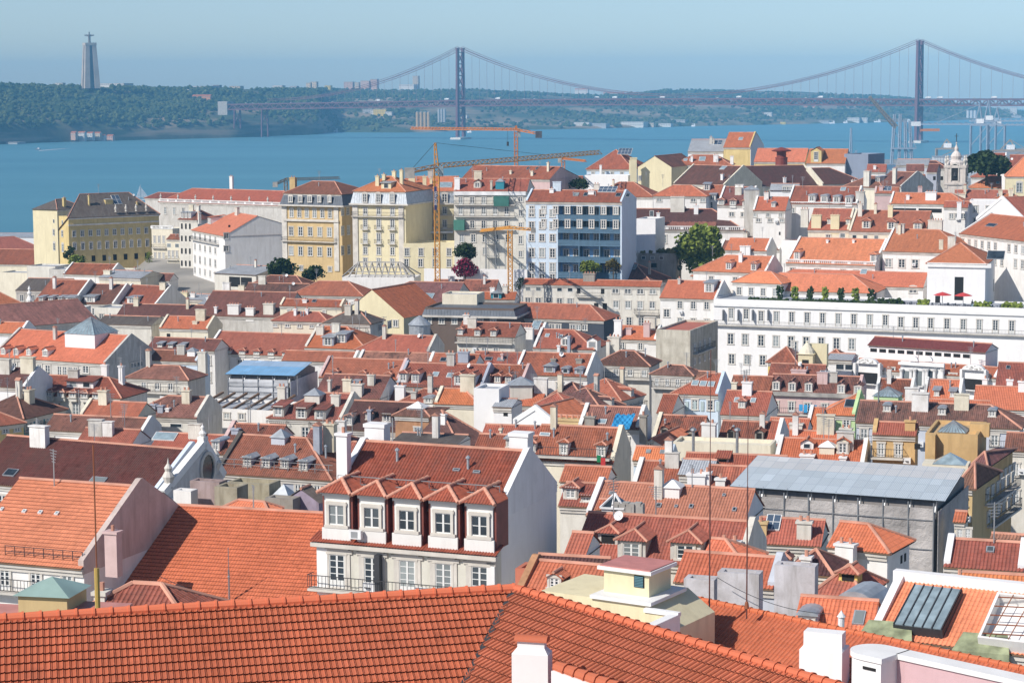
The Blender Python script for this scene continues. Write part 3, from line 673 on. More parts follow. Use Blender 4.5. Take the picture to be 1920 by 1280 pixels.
    for c in sk: skylight(h, *c)
    for c in w: windows(h, 0, *c)
    for c in s: windows(h, 1, *c)
    for c in sl: windows(h, 2, *c)
    for c in bal: balcony_run(h, *c)
    for c in ant: antenna(h, *c)
    return h
simple('tile_riser_shade', (.10, .028, .016), .9)  # dark riser colour: painted shade under the open ends of each tile row
def root_pt(h, p): return h.inv.inverted() @ Vector(p)
def root_vec(h, p): return (h.inv.inverted().to_3x3() @ Vector(p)).normalized()
def on_roof(h, px, py):
    P = hit(px, py, *h.pn); return h.inv @ P, (P-CAM).dot(fw)
def chimney(h, px, py, wp, hp, c=None, kind='b'):
    """px,py: foot of the chimney on the roof slope; width and height in pixels"""
    p, d = on_roof(h, px, py); k = d/F; w, H_ = wp*k, hp*k; dd = min(max(.7, w*.6), 1.6)
    mb = MB(); wc = WL[c] if c else (h.wc[0]*.92, h.wc[1]*.91, h.wc[2]*.88, .5)
    mb.box(-w/2, w/2, 0, dd, -1.2, H_-.3); mb.box(-w/2-.1, w/2+.1, -.1, dd+.1, H_-.3, H_-.12)
    o = mb.build('chimney', 'plaster', h.root, wc, p)
    mb = MB(); n = max(1, int(w/.55))
    if kind == 'b':
        for i in range(n): mb = MB(); mb.beam((-w/2+w*(i+.5)/n, dd/2, H_-.14), (-w/2+w*(i+.5)/n, dd/2, H_+.28), .13, 0, n=6); mb.build('chimney_pot', 'ridge_tile', o)
    elif kind == 't':
        mb.prism([(-w/2-.15, -.15, H_-.12), (w/2+.15, -.15, H_-.12), (0, -.15, H_+.3)], (0, 0, 0), (0, dd+.3, 0)); mb.build('chimney_cap', 'painted', o, (.5, .16, .09, 1))
    return o
def skylight(h, px, py, wp, hp, kind='d'):
    p, d = on_roof(h, px, py); k = d/F; w = wp*k; sl = math.atan(h.tp); l = hp*k/max(.2, math.sin(sl+.12))
    mb = MB(); mb.box(-w/2, w/2, 0, l, -.05, .14, 0); mb.box(-w/2+.08, w/2-.08, .08, l-.08, .141, .16, 1)
    if kind == 's':
        n = max(2, int(w/1.0))
        for i in range(1, n): mb.box(-w/2+w*i/n-.03, -w/2+w*i/n+.03, 0, l, .145, .18, 0)
        mb.box(-w/2, w/2, l/2-.03, l/2+.03, .145, .18, 0)
    o = mb.build({'s': 'solar_panel'}.get(kind, 'skylight'), ['frame' if kind in 'sl' else 'zinc', {'d': 'glass', 's': 'solar', 'l': 'pale_glass'}[kind]], h.root, None, p)
    o.rotation_euler.x = sl; return o
def dormer(h, px, py, wp, hp, st='t', kind='w', col=None, rcol=None, nw=1):
    """px,py: middle of the dormer's foot on the slope; st: t hipped tiles, g gabled tiles, s shed metal, a arched metal, m metal gable"""
    p, d = on_roof(h, px, py); k = d/F; w, H_ = wp*k, hp*k; rc = RC[rcol] if rcol else h.rc; wc = WL[col] if col else h.wc
    ln = H_/max(.25, h.tp)*1.05; mb = MB(); mb.box(-w/2, w/2, 0, ln, -.6, H_)
    if st == 'g': mb.prism([(-w/2, 0, H_), (w/2, 0, H_), (0, 0, H_+w*.28)], (0, 0, 0), (0, ln, 0))
    o = mb.build('dormer', 'plaster', h.root, wc, p)
    mb = MB(); ov = .22; rh = w*.3; rb = .24 if h.D < 285 else None
    if st == 'g':
        a, b, c = Vector((-w/2-ov, -.25, H_-.05)), Vector((w/2+ov, -.25, H_-.05)), Vector((0, -.25, H_+rh+.08)); dv = Vector((0, ln+w*.3, 0))
        tile_poly(mb, [a+dv, a, c, c+dv], 0, rb); tile_poly(mb, [b, b+dv, c+dv, c], 0, rb); caps(mb, c, c+dv, 1, .12)
        mb.build('dormer_roof', ['tile_rib' if rb else 'tile', 'ridge_tile'], o, rc)
    elif st == 't':
        A, B_, C_ = (-w/2-ov, -.3, H_), (w/2+ov, -.3, H_), (0, w*.45, H_+rh); dv = Vector((0, ln+w*.5, 0)); C2 = Vector(C_)+Vector((0, ln+.2, 0))
        tile_poly(mb, [A, B_, C_], 0, rb); tile_poly(mb, [Vector(A)+dv, A, C_, C2], 0, rb); tile_poly(mb, [B_, Vector(B_)+dv, C2, C_], 0, rb)
        for e in (A, B_): caps(mb, e, C_, 1, .12)
        caps(mb, C_, C2, 1, .12); mb.poly([A, Vector(A)+dv, Vector(B_)+dv, B_], 2)
        mb.build('dormer_roof', ['tile_rib' if rb else 'tile', 'ridge_tile', 'wood'], o, rc)
    elif st == 's':
        mb.hexa([(-w/2-ov, -.35, H_), (w/2+ov, -.35, H_), (w/2+ov, ln+.5, H_+.22), (-w/2-ov, ln+.5, H_+.22), (-w/2-ov, -.35, H_+.12), (w/2+ov, -.35, H_+.12), (w/2+ov, ln+.5, H_+.34), (-w/2-ov, ln+.5, H_+.34)]); mb.build('dormer_roof', 'zinc', o)
    elif st == 'r':
        tile_poly(mb, [(-w/2-ov, -.35, H_), (w/2+ov, -.35, H_), (w/2+ov, ln+.8, H_+.5), (-w/2-ov, ln+.8, H_+.5)], 0, rb); mb.poly([(-w/2-ov, -.35, H_-.08), (-w/2-ov, ln+.8, H_+.4), (w/2+ov, ln+.8, H_+.4), (w/2+ov, -.35, H_-.08)], 1); mb.build('dormer_roof', ['tile_rib' if rb else 'tile', 'wood'], o, rc)
    elif st == 'm':
        mb.prism([(-w/2-ov, 0, H_), (w/2+ov, 0, H_), (0, 0, H_+rh)], (0, -.3, 0), (0, ln+.4, 0)); mb.build('dormer_roof', 'zinc', o)
    elif st == 'a':
        n = 8; pr = [((w/2+.12)*math.cos(math.pi*i/n), 0, H_-.05+w*.22*math.sin(math.pi*i/n)) for i in range(n+1)]
        mb.prism(pr, (0, -.25, 0), (0, ln+.4, 0)); mb.build('dormer_roof', 'zinc', o)
    for i in range(nw):
        ww = min(w*.72/nw, 1.5); put_window(o, (-w/2+w*(i+.5)/nw, -.0, H_*.08), 0, ww*.86, H_*.80, kind if kind.islower() else kind.lower())
    return o
def windows(h, side, xa, ya, xb, yb, n, wp, hp, kind='w', bal=None):
    """n windows whose centres run from pixel (xa,ya) to (xb,yb) on the front (0), right (1) or left (2) wall"""
    if side == 0: pn = (root_pt(h, (0, 0, 0)), root_vec(h, (0, -1, 0))); rz = 0
    elif side == 1: pn = (root_pt(h, (h.L, 0, 0)), root_vec(h, (1, 0, 0))); rz = math.pi/2
    else: pn = (root_pt(h, (0, 0, 0)), root_vec(h, (-1, 0, 0))); rz = -math.pi/2
    A = h.inv @ hit(xa, ya, *pn); B_ = h.inv @ hit(xb, yb, *pn); PW = hit(xa, ya, *pn); k = (PW-CAM).dot(fw)/F
    sc = abs(h.u.x) if side == 0 else max(.25, abs(h.v.x))
    w, hh = wp*k/sc, hp*k
    for i in range(n):
        p = A.lerp(B_, i/(n-1) if n > 1 else 0); z = A.z-hh/2 if n > 1 and abs(A.z-B_.z) < .9 else p.z-hh/2
        z = (A.z+B_.z)/2-hh/2 if n > 1 else z
        put_window(h.root, (p.x, p.y, z), rz, w, hh, kind)
        if bal: put_balcony(h.root, (p.x, p.y, z), rz, w+.9)
def balcony_run(h, xa, ya, xb, yb, d=.8, hgt=1.0, side=0):
    pn = (root_pt(h, (0, 0, 0)), root_vec(h, (0, -1, 0))) if side == 0 else (root_pt(h, (h.L, 0, 0)), root_vec(h, (1, 0, 0)))
    A = h.inv @ hit(xa, ya, *pn); B_ = h.inv @ hit(xb, yb, *pn); c = (A+B_)/2
    put_balcony(h.root, c, 0 if side == 0 else math.pi/2, (A-B_).xy.length, d, hgt)
def antenna(h, px, py, hp):
    p, d = on_roof(h, px, py); H_ = hp*d/F; mb = MB(); r = max(.02, .18*d/F*1.2); mb.beam((0, 0, -.3), (0, 0, H_), r)
    for i in range(4):
        z = H_-.15-i*.22
        if z > .4: mb.beam((-.5+.06*i, 0, z), (.5-.06*i, 0, z), r*.6)
    mb.build('antenna', 'steel', h.root, None, p)
def lantern(h, px, py, wp, hp, c='w', roofm='zinc', rh=.45, name='roof_lantern', win=0):
    """glazed or metal-capped skylight box standing on the roof"""
    p, d = on_roof(h, px, py); k = d/F; w, H_ = wp*k, hp*k; mb = MB(); mb.box(-w/2, w/2, 0, w, -1.5, H_)
    o = mb.build(name, 'plaster', h.root, WL[c], p); mb = MB(); mb.pyramid(-w/2, w/2, 0, w, H_, w*rh)
    if roofm == 'pale_glass':
        for i in range(9):
            f = -1+2*i/8; mb.beam(((w/2+.15)*f, -.15, H_), (0, w/2, H_+w*rh), .035, 1); mb.beam((w/2+.15, w/2+(w/2+.15)*f, H_), (0, w/2, H_+w*rh), .035, 1)
    mb.build('lantern_cap', [roofm, 'steel'], o)
    return o
simple('ridge_tile', (.60, .30, .21), .8, var=.3)
# ================================================================ the town, far rows first
def finials(h, n, z0, c='stone', r=.28, hh=1.3, x0=.5, x1=None):
    for i in range(n):
        mb = MB(); mb.lathe([(r, 0), (r*.6, .25), (r*1.1, hh*.5), (r*.5, hh*.75), (r*.7, hh*.85), (0, hh)], n=7)
        mb.build('urn_finial', c, h.root, None, (x0+((x1 or h.L)-2*x0)*i/max(1, n-1), .1, z0))
def balustrade(h, z0=None, hgt=1.0, side=0):
    z0 = h.he if z0 is None else z0; mb = MB(); L = h.L if side == 0 else h.Wt; n = int(L/.45)
    mb.box(0, L, -.1, .22, hgt-.2, hgt); mb.box(0, L, -.1, .22, 0, .15)
    for i in range(n+1): x = L*i/n; e = .28 if i % 8 == 0 else .09; mb.box(x-e, x+e, 0, .14, .1, hgt-.15)
    o = mb.build('balustrade', 'white', h.root, None, (0, -.05, z0) if side == 0 else (h.L+.05, 0, z0), 0 if side == 0 else math.pi/2); return o
def mansard(h, ypx, xpx, m='lead', out=.9, side=True, name='mansard_roof'):
    z = (h.inv @ hit(xpx, ypx, root_pt(h, (0, 0, 0)), root_vec(h, (0, -1, 0)))).z; mb = MB(); L, Wt, he = h.L, h.Wt, h.he-.15; o = out
    mb.hexa([(-o, -o, z), (L+o, -o, z), (L+o, Wt, z), (-o, Wt, z), (-.1, -.1, he), (L+.1, -.1, he), (L+.1, Wt, he), (-.1, Wt, he)])
    n = int(L/.6)
    for i in range(n): x = L*(i+.5)/n; mb.beam((x, -o-.02, z), (x, -.12, he), .03)
    mb.build(name, m, h.root); mb = MB(); mb.box(-o-.3, L+o+.3, -o-.3, Wt, z-.35, z); mb.build('cornice', 'stone', h.root); return z
def front_box(h, xa, xb, ya, yb, y_off, depth, mat='plaster', col=None, name='projection', side=0):
    """block on the front wall between pixel columns and rows, standing out by depth"""
    pn = (root_pt(h, (0, 0, 0)), root_vec(h, (0, -1, 0))) if side == 0 else (root_pt(h, (h.L, 0, 0)), root_vec(h, (1, 0, 0)))
    A = h.inv @ hit(xa, ya, *pn); B_ = h.inv @ hit(xb, yb, *pn); B_.z = (h.inv @ hit(xa, yb, *pn)).z; mb = MB()
    if side == 0: mb.box(A.x, B_.x, -depth-y_off, -y_off+.02, min(A.z, B_.z), max(A.z, B_.z))
    else: mb.box(h.L+y_off-.02, h.L+depth+y_off, A.y, B_.y, min(A.z, B_.z), max(A.z, B_.z))
    return mb.build(name, mat, h.root, WL[col] if isinstance(col, str) else (col or h.wc))

# --- left bank of the view: palace, riverside roofs
h = H('long yellow palace with dark hipped roof and white trim at the water on the left', 128,407,298,400,366,'G','Y',D=640,e='hh',pitch=43,back=.5,name='yellow_palace',cat='palace',
  w=[(139,440,274,431,10,5,11,'t'),(140,464,276,455,10,5.5,12,'a'),(155,487,275,478,7,6,11,'k')], sl=[(101,437,117,437,2,4.5,11,'t'),(102,464,118,464,2,5,13,'a'),(101,416,117,416,2,3.5,7,'s')], ch=[(168,386,2.5,20,'Y'),(258,385,2.5,7,'Y')])
finials(h, 4, h.he+1.0, r=.4, hh=2.2, x0=h.L*.52, x1=h.L*1.38); lantern(h,205,383,15,9,'Y','zinc',.1); skylight(h,222,383,16,18,'s')
front_box(h,128,298,412,410,0,.35,'stone',None,'upper_cornice'); front_box(h,128,298,424,421,0,.3,'stone',None,'lower_cornice'); 
h = H('yellow rear wing with beige band and pale chimney behind the long yellow palace', 107,393,160,389,376,'G','C',D=670,e='hh',back=5,ch=[(122,388,6,18,'Y')])
h = H('grey stone palace with white balustrade and long red hipped roof behind the white tenements', 299,378,539,386,353,'R','g',D=690,e='hh',back=12,name='stone_palace',cat='palace',w=[(310,395,344,396,3,5,13,'w')],ch=[(433,352,7,22,'w')])
balustrade(h); finials(h, 8, h.he+1.0, r=.35, hh=1.6)
H('small red roof corner peeping out behind the balustraded grey palace', 272,371,335,373,361,'r','g',D=780,e='hg',back=4)
h = H('slim white tenement with balustraded flat top right of the yellow palace', 284,430,313,432,0,'z','c',D=640,ax_='f',t=22,dep=9,name='white_tenement',w=[(290,448,307,449,3,3.5,13,'w'),(291,480,307,481,3,3.5,14,'d'),(291,508,307,509,3,3.5,9,'w')],bal=[(286,464,312,465)]); balustrade(h, h.he+.2)
H('narrow cream tenement with glazed balcony beside the slim white tenement', 313,448,336,449,440,'r','c',D=628,t=24,e='gg',w=[(317,460,332,460,2,8,8,'s'),(317,477,332,477,3,4,14,'d'),(317,518,332,519,3,3.5,9,'w')],bal=[(313,486,335,487)],name='cream_tenement')
h = H('beige tenement with three white arched attic windows under a small red roof', 336,411,361,412,392,'r','e',D=615,t=25,e='hh',name='beige_tenement',w=[(341,424,356,424,3,3,11,'k'),(341,447,356,447,3,3,11,'k'),(341,470,356,471,3,3,11,'k'),(341,493,356,494,3,3,11,'k'),(341,520,356,521,3,3,11,'w')],dm=[(342,409,6,11,'a','w','W'),(349,409,6,11,'a','w','W'),(356,409,6,11,'a','w','W')])
h = H('tall white corner tenement with blank cream side wall and orange roof', 361,431,412,436,396,'S','w',D=596,t=64,e='hg',back=16,name='corner_tenement',w=[(366,444,404,446,5,3.6,13,'t'),(366,467,404,469,5,3.6,13,'d'),(366,489,404,491,5,3.6,13,'t'),(366,511,404,514,5,3.6,13,'d'),(366,534,404,537,5,3.6,12,'t')],bal=[(362,452,411,454)],s=[(424,443,424,443,1,7,13,'d'),(424,466,424,466,1,7,10,'w'),(430,424,430,424,1,4,4,'k')],dm=[(393,420,18,13,'r','w','W',None,3)],ch=[(372,412,6,14)])
H('low shed with wide silver sheet roof and dark open side below the blank cream wall', 402,512,470,520,497,'z','e',D=560,t=30,e='gg',pitch=8,back=10,name='sheet_roofed_shed',cat='shed',w=[(440,528,462,530,2,22,18,'k')],cor=False)
H('low dark glass pavilion with green awning and parked cars level below the cream wall', 452,478,528,476,470,'z','g',D=590,t=10,e='gg',pitch=8,back=6,name='terrace_pavilion',w=[(466,487,520,486,4,14,10,'s')],cor=False)
h = H('ochre mansion with slate mansard attic and hipped brown roof', 533,362,635,365,340,'B','k',D=540,t=27,e='hh',back=9,name='ochre_mansion',cat='mansion',
  w=[(547,400,619,401,6,6.5,15,'a'),(546,433,618,436,5,8,16,'w'),(546,470,618,472,5,8,17,'w'),(565,502,619,505,3,6,9,'w')],s=[(642,397,652,396,2,4,14,'w'),(642,433,653,431,2,4,17,'w'),(642,470,654,468,2,4,17,'w')],ch=[(548,350,12,18)],bal=[(530,451,632,454)])
mansard(h,383,534); front_box(h,533,636,414,410,0,.5,'stone',None,'string_course')
for x in (549,567,585,603,622): windows(h,0,x,373,x,373,1,6,11,'a')
for o in [o for o in h.root.children if o.name.startswith('window')][-5:]: o.location.y -= 1.0
front_box(h,531,538,505,384,0,.25,'stone',None,'corner_pilaster'); front_box(h,628,635,508,386,0,.25,'stone',None,'corner_pilaster')
# cream hotel: front wing and recessed wing
h = H('cream hotel wing with three window bays and lead mansard under red tiles', 664,358,756,360,331,'S','C',D=512,t=21,e='hh',back=10,name='hotel_wing',cat='hotel',
  w=[(685,396,736,398,3,7.5,16,'d'),(685,420,736,422,3,7.5,18,'d',1),(685,446,736,449,3,7.5,18,'d',1),(685,469,736,472,3,7.5,14,'w'),(685,492,736,494,3,8,17,'d')],ch=[(707,349,7,20,'C'),(719,340,6,14,'C'),(738,332,7,12,'C'),(752,340,6,22,'C')],bal=[(661,404,757,407)],dm=[(724,354,20,11,'s','s','C')])
mansard(h,381,664,'zinc',.7)
for x in (687,712,738): windows(h,0,x,371,x,372,1,8,16,'a')
for o in [o for o in h.root.children if o.name.startswith('window')][-3:]: o.location.y -= .85
front_box(h,663,671,500,382,0,.25,'stone',None,'corner_pilaster'); front_box(h,749,757,502,384,0,.25,'stone',None,'corner_pilaster')
h = H('recessed cream hotel court wing with shaded balconies behind the yellow crane mast', 756,358,851,359,332,'S','C',D=524,t=3,e='gg',back=8,name='hotel_court',cat='hotel',
  w=[(766,396,834,396,4,7,16,'d'),(766,421,834,421,4,7,17,'d'),(766,446,834,446,4,7,15,'d')],bal=[(757,403,850,403),(757,429,850,429)],sk=[(834,352,26,11,'l')],ch=[(772,352,12,22,'C'),(796,356,7,26,'C'),(808,345,5,12,'C')])
mansard(h,381,757,'zinc',.5)
for x in (786,811,834): windows(h,0,x,371,x,371,1,9,16,'a')
for o in [o for o in h.root.children if o.name.startswith('window')][-3:]: o.location.y -= .7
front_box(h,757,850,436,433,0,2.4,'white_paint',None,'white_awning')
H('low cream hotel annexe with two window rows under the shaded court balconies', 757,458,852,460,0,'C','C',D=505,t=5,ax_='f',dep=9,name='hotel_annexe',cat='hotel',w=[(763,472,842,474,4,8,14,'w'),(762,492,842,494,4,8,14,'w')])
h = H('cream tenement back with green verandas, iron stairs and red roof right of the hotel', 851,358,986,360,336,'R','e',D=500,t=8,e='pg',back=9,name='veranda_tenement',cat='tenement',
  w=[(864,376,950,377,5,8,15,'d'),(864,396,950,397,5,8,16,'d'),(864,420,950,421,5,8,15,'w'),(866,446,952,447,5,8,15,'w'),(866,470,952,471,5,7,13,'w'),(976,374,976,374,1,8,8,'w'),(976,400,976,400,1,7,11,'w'),(976,423,976,423,1,7,12,'w'),(976,450,976,450,1,7,14,'w'),(976,476,976,476,1,7,12,'w'),(976,499,976,499,1,7,12,'w')],
  dm=[(895,352,14,10,'g','w')],ch=[(921,356,4,18),(857,356,10,24,'W')],bal=[(852,383,966,384),(852,405,966,406),(852,430,966,431)])
front_box(h,927,955,386,368,0,1.2,'painted',(.04,.16,.13,1),'green_veranda'); front_box(h,852,872,431,412,0,1.2,'painted',(.06,.2,.15,1),'green_veranda'); lantern(h,937,355,16,14,'t','zinc',.4,'roof_lantern')
front_box(h,851,986,366,359,0,.4,'white_paint',None,'white_parapet_band')
mb = MB()
A = h.inv @ hit(922,430,root_pt(h,(0,0,0)),root_vec(h,(0,-1,0)))
for i in range(5):
    z = A.z-i*3.1
    for x in (A.x-1.2, A.x+1.2):
        for y in (-.5, -2): mb.beam((x,y,z),(x,y,z-3.1),.06)
    mb.beam((A.x-1.2,-1.2,z),(A.x+1.2,-1.2,z-3.1),.07); mb.box(A.x-1.3,A.x+1.3,-2,-.4,z-.06,z)
mb.build('iron_stair','grey_rail',h.root)
H('red roof with small skylights and pinkish gable behind the veranda tenement', 868,333,1031,336,311,'R','p',D=590,e='gg',back=11,sk=[(988,318,4,5),(1005,318,4,5)],ch=[(898,330,6,8,'c'),(957,327,4,8,'c'),(997,330,5,10,'c'),(1027,322,4,18,'c')],ant=[(1012,314,12)])
H('brown roofed attic house between the pink gable and the dark treetop', 1025,352,1090,352,331,'R','w',D=600,e='gg')
# --- blue building with loggias
h = H('pale blue apartment block with deep balcony loggias and solar panels on its red roof', 986,377,1166,379,357,'R','b',D=485,e='pp',back=9,name='blue_apartment_block',cat='apartment block',sk=[(1137,361,35,12,'s'),(1079,368,10,7),(1097,368,8,7),(1158,369,10,7),(1176,370,8,7)],ch=[(1034,362,8,9,'W'),(1108,365,11,8,'W')])
bpy.data.objects.remove(h.wall)
pn = (root_pt(h,(0,0,0)), root_vec(h,(0,-1,0))); xl = (h.inv @ hit(1046,450,*pn)).x; xr = (h.inv @ hit(1163,450,*pn)).x; zt = (h.inv @ hit(1046,386,*pn)).z
zf = [(h.inv @ hit(1047,y,*pn)).z for y in (411,434,458,489,518)]; zf.append(zf[-1]-3.2); zf.append(zf[-1]-3.2)
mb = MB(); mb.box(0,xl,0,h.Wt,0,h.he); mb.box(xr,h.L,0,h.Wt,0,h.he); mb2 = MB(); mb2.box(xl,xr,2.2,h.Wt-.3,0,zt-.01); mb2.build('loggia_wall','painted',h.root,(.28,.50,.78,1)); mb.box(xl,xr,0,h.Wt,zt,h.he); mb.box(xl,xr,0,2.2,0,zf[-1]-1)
for x in (0,h.L): mb.poly([(x,0,h.he),(x,h.Wt,h.he),(x,h.wd,h.he+h.hr)] if x else [(x,h.Wt,h.he),(x,0,h.he),(x,h.wd,h.he+h.hr)])
mb.build('wall','plaster',h.root,WL['b'])
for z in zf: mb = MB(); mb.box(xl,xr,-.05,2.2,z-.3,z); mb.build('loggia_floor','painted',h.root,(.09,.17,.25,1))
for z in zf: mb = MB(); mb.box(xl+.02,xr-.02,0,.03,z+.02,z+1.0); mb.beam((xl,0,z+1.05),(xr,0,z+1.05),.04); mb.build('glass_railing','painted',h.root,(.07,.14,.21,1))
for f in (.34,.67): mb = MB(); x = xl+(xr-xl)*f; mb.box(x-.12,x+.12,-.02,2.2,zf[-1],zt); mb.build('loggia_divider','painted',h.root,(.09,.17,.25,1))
for z in zf[:-1]:
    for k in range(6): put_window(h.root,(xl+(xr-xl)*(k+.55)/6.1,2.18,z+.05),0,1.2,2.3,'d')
for r,(y,n) in enumerate(((399,14),(422,14),(445,14),(474,16),(501,16),(520,13))): windows(h,0,997,y,1036,y+1,3,9.5,n,'w')
mb = MB(); mb.box(-.05,h.L+.05,-.12,.0,zt+.4,h.he-.1); mb.build('white_fascia','white',h.root)
# --- white balustraded house with dark roof, stone terrace
h = H('white house with balustrade, dark sagging roof and stacked loose tiles beside the big green tree', 1167,430,1398,436,392,'D','w',D=520,t=10,e='ph',back=9,name='balustraded_house',w=[(1179,448,1246,449,4,8,15,'w')],ch=[(1234,432,6,34,'W'),(1270,398,26,30,'e'),(1305,402,8,18,'W')])
balustrade(h, h.he-.1)
mb = MB(); rg = random.Random(3)
for i in range(70):
    for r in range(4): x = h.L*(.22+.55*i/70); y = .7+r*.55; mb.box(x,x+.2,y,y+.4,h.he+.15+y*h.tp,h.he+.5+y*h.tp+rg.uniform(-.1,.15))
mb.build('loose_tiles','painted',h.root,(.36,.15,.11,1))
h = H('weathered grey concrete terrace with rough planting on top below the balustraded white house', 1168,476,1270,478,0,'G','d',D=500,t=12,ax_='f',dep=9,name='concrete_terrace',cat='terrace building',w=[(1176,496,1224,498,2,14,8,'k'),(1190,483,1240,483,4,8,7,'s')],cor=False)
tag(link('terrace_planting', blobs('terrace_planting',[(*(root_pt(h,(random.uniform(.5,h.L-.5),random.uniform(.5,5),h.he+.5))),random.uniform(.5,1.1),random.uniform(.4,.8)) for _ in range(70)],'dry_leaves',.4,5)),'dry yellow green planting along the top of the grey concrete terrace','planting')
H('white rooftop studio with zinc pyramid caps beside the blue block', 1193,412,1230,414,0,'z','W',D=500,t=20,ax_='f',dep=8,name='rooftop_studio',cat='house',w=[(1222,400,1222,400,1,7,12,'s')])
# --- skyline row
h = H('pale blue school with large red pyramid roof and solar panels on the skyline', 1100,317,1186,320,281,'R','b',D=720,t=14,e='hh',back=18,w=[(1112,325,1166,326,4,5,6,'w')],sk=[(1170,290,26,13,'s')],ch=[(1126,326,4,17,'W'),(1181,320,3,20,'C')])
H('white lower terrace wall with flat roof in front of the pale blue school', 1096,330,1178,332,0,'z','W',D=700,t=14,ax_='f',dep=8)
H('cream gabled house with brown roof and tall cream chimney on the skyline', 1196,313,1260,0,0,'B','C',D=690,t=24,ax_='y',dep=26,pitch=31,e='g',w=[(1200,334,1200,334,1,5,8,'w')])
mb = MB(); P = at(1188,345,685); mb.box(-1,1,0,1.6,-10,8); mb.box(-1.15,1.15,-.1,1.7,8,8.4); tag(mb.build('chimney_stack','plaster',None,WL['C'],P),'tall free standing cream chimney stack left of the cream gabled house','chimney')
h = H('bright yellow house with orange roof and white gable standing highest on the skyline', 1357,276,1409,277,249,'S','Y',D=720,t=18,e='gp',back=14,name='yellow_skyline_house',sk=[(1388,263,8,6,'l')])
mb = MB(); mb.prism([(h.L+.03,0,0),(h.L+.03,h.Wt,0),(h.L+.03,h.Wt,h.he),(h.L+.03,h.wd,h.he+h.hr),(h.L+.03,0,h.he)],(0,0,0),(.12,0,0)); mb.build('gable_wall','plaster',h.root,WL['W'])
h = H('white roof terrace house with glass railing and solar roof left of the bright yellow house', 1290,284,1358,285,262,'z','W',D=725,t=12,e='gg',pitch=20,back=8,sk=[(1345,272,16,10,'s')],ch=[(1333,270,5,14,'g'),(1338,270,3,10,'g')])
H('red roof with white skylights and chimneys below the white roof terrace', 1263,309,1372,311,291,'R','w',D=700,t=12,e='hh',sk=[(1285,302,7,5,'l'),(1296,302,7,5,'l'),(1316,302,12,9,'l')],ch=[(1297,304,4,12,'W'),(1342,304,9,14,'W'),(1372,302,6,10,'W')])
h = H('long orange roofed hall with small yellow baroque gable window near the red ventilator', 1414,303,1512,306,279,'S','Y',D=690,t=16,e='gg',back=12,name='orange_hall')
h = H('white gabled hall end with orange roof and baroque yellow dormer facing the river', 1512,306,1588,309,280,'S','w',D=680,t=16,e='gg',back=10,name='orange_hall',dm=[(1530,305,20,22,'g','d','Y')])
mb = MB(); P = at(1465,316,676); mb.lathe([(1.9,-5),(1.9,3.2),(2.0,3.2),(2.0,3.5),(1.5,3.6),(1.5,5.2),(3.0,5.4),(3.2,5.7),(.6,6.6),(0,6.7)],n=14); tag(mb.build('roof_ventilator','painted',None,(.22,.045,.03,1),P),'round dark red roof ventilator with cowl in front of the orange hall','ventilator')
H('dark slate blue cube with grey upper storey right of the white hall gable', 1583,290,1632,292,0,'z',(.24,.28,.36,1),D=680,t=35,ax_='f',dep=12,name='slate_cube_building')
for lab,a in (('broad dark brown roof with pale parapet on the right below the skyline chimneys',(1263,344,1358,347,310)),('wide dark brown roof second in the row behind the rooftop ventilators',(1382,350,1535,347,313))):
    H(lab,*a,'D','c',D=640,e='pp',name='brown_roofed_house',sk=[(a[2]-5,a[4]+8,11,7,'l')] if a[0] < 1300 else [],ch=[(a[0]+90,a[1]-6,5,12,'W')])
H('dark brown hipped roof third in the row with cream wall above the dormer house', 1542,345,1625,343,316,'D','c',D=645,e='ph',w=[(1560,350,1590,350,2,16,5,'s')],ch=[(1602,345,8,8,'w')])
H('reddish brown hipped roof stepping down right of the dark brown row', 1580,350,1655,352,330,'B','c',D=630,e='hh',ch=[(1624,350,12,30,'e')])
H('brown roof with flat grey dormer among chimneys left of the belfry', 1640,348,1690,350,322,'B','g',D=625,e='gp',ch=[(1676,345,8,30,'e')],dm=[(1645,342,12,10,'s','w')])
H('dark roofed warehouse with blue sheet roof left of the belfry', 1680,310,1745,312,299,'z','l',D=690,t=15,e='gg',pitch=14)
H('small dark slate roof right of the blue sheet roof', 1740,315,1780,318,302,'D','g',D=680,t=20,e='gh')
H('pale grey gabled house with balcony and maroon roof beside the belfry', 1738,322,1762,325,308,'B','v',D=650,t=20,e='gg',w=[(1752,334,1766,334,2,5,8,'k')])
H('white villa with brown roof between dark gables left of the belfry', 1700,345,1735,347,328,'R','w',D=635,t=20,e='gg',w=[(1712,352,1726,353,2,5,7,'w')])
H('small brown gable roof over grey house in the shade of the belfry', 1700,320,1738,321,309,'B','g',D=672,t=10,e='gg',w=[(1710,327,1726,327,2,7,5,'w')])
H('red roof left of the dark gable cluster under the grey cube', 1625,322,1665,324,309,'R','w',D=668,t=14,e='gg',ch=[(1640,318,5,8,'W')])
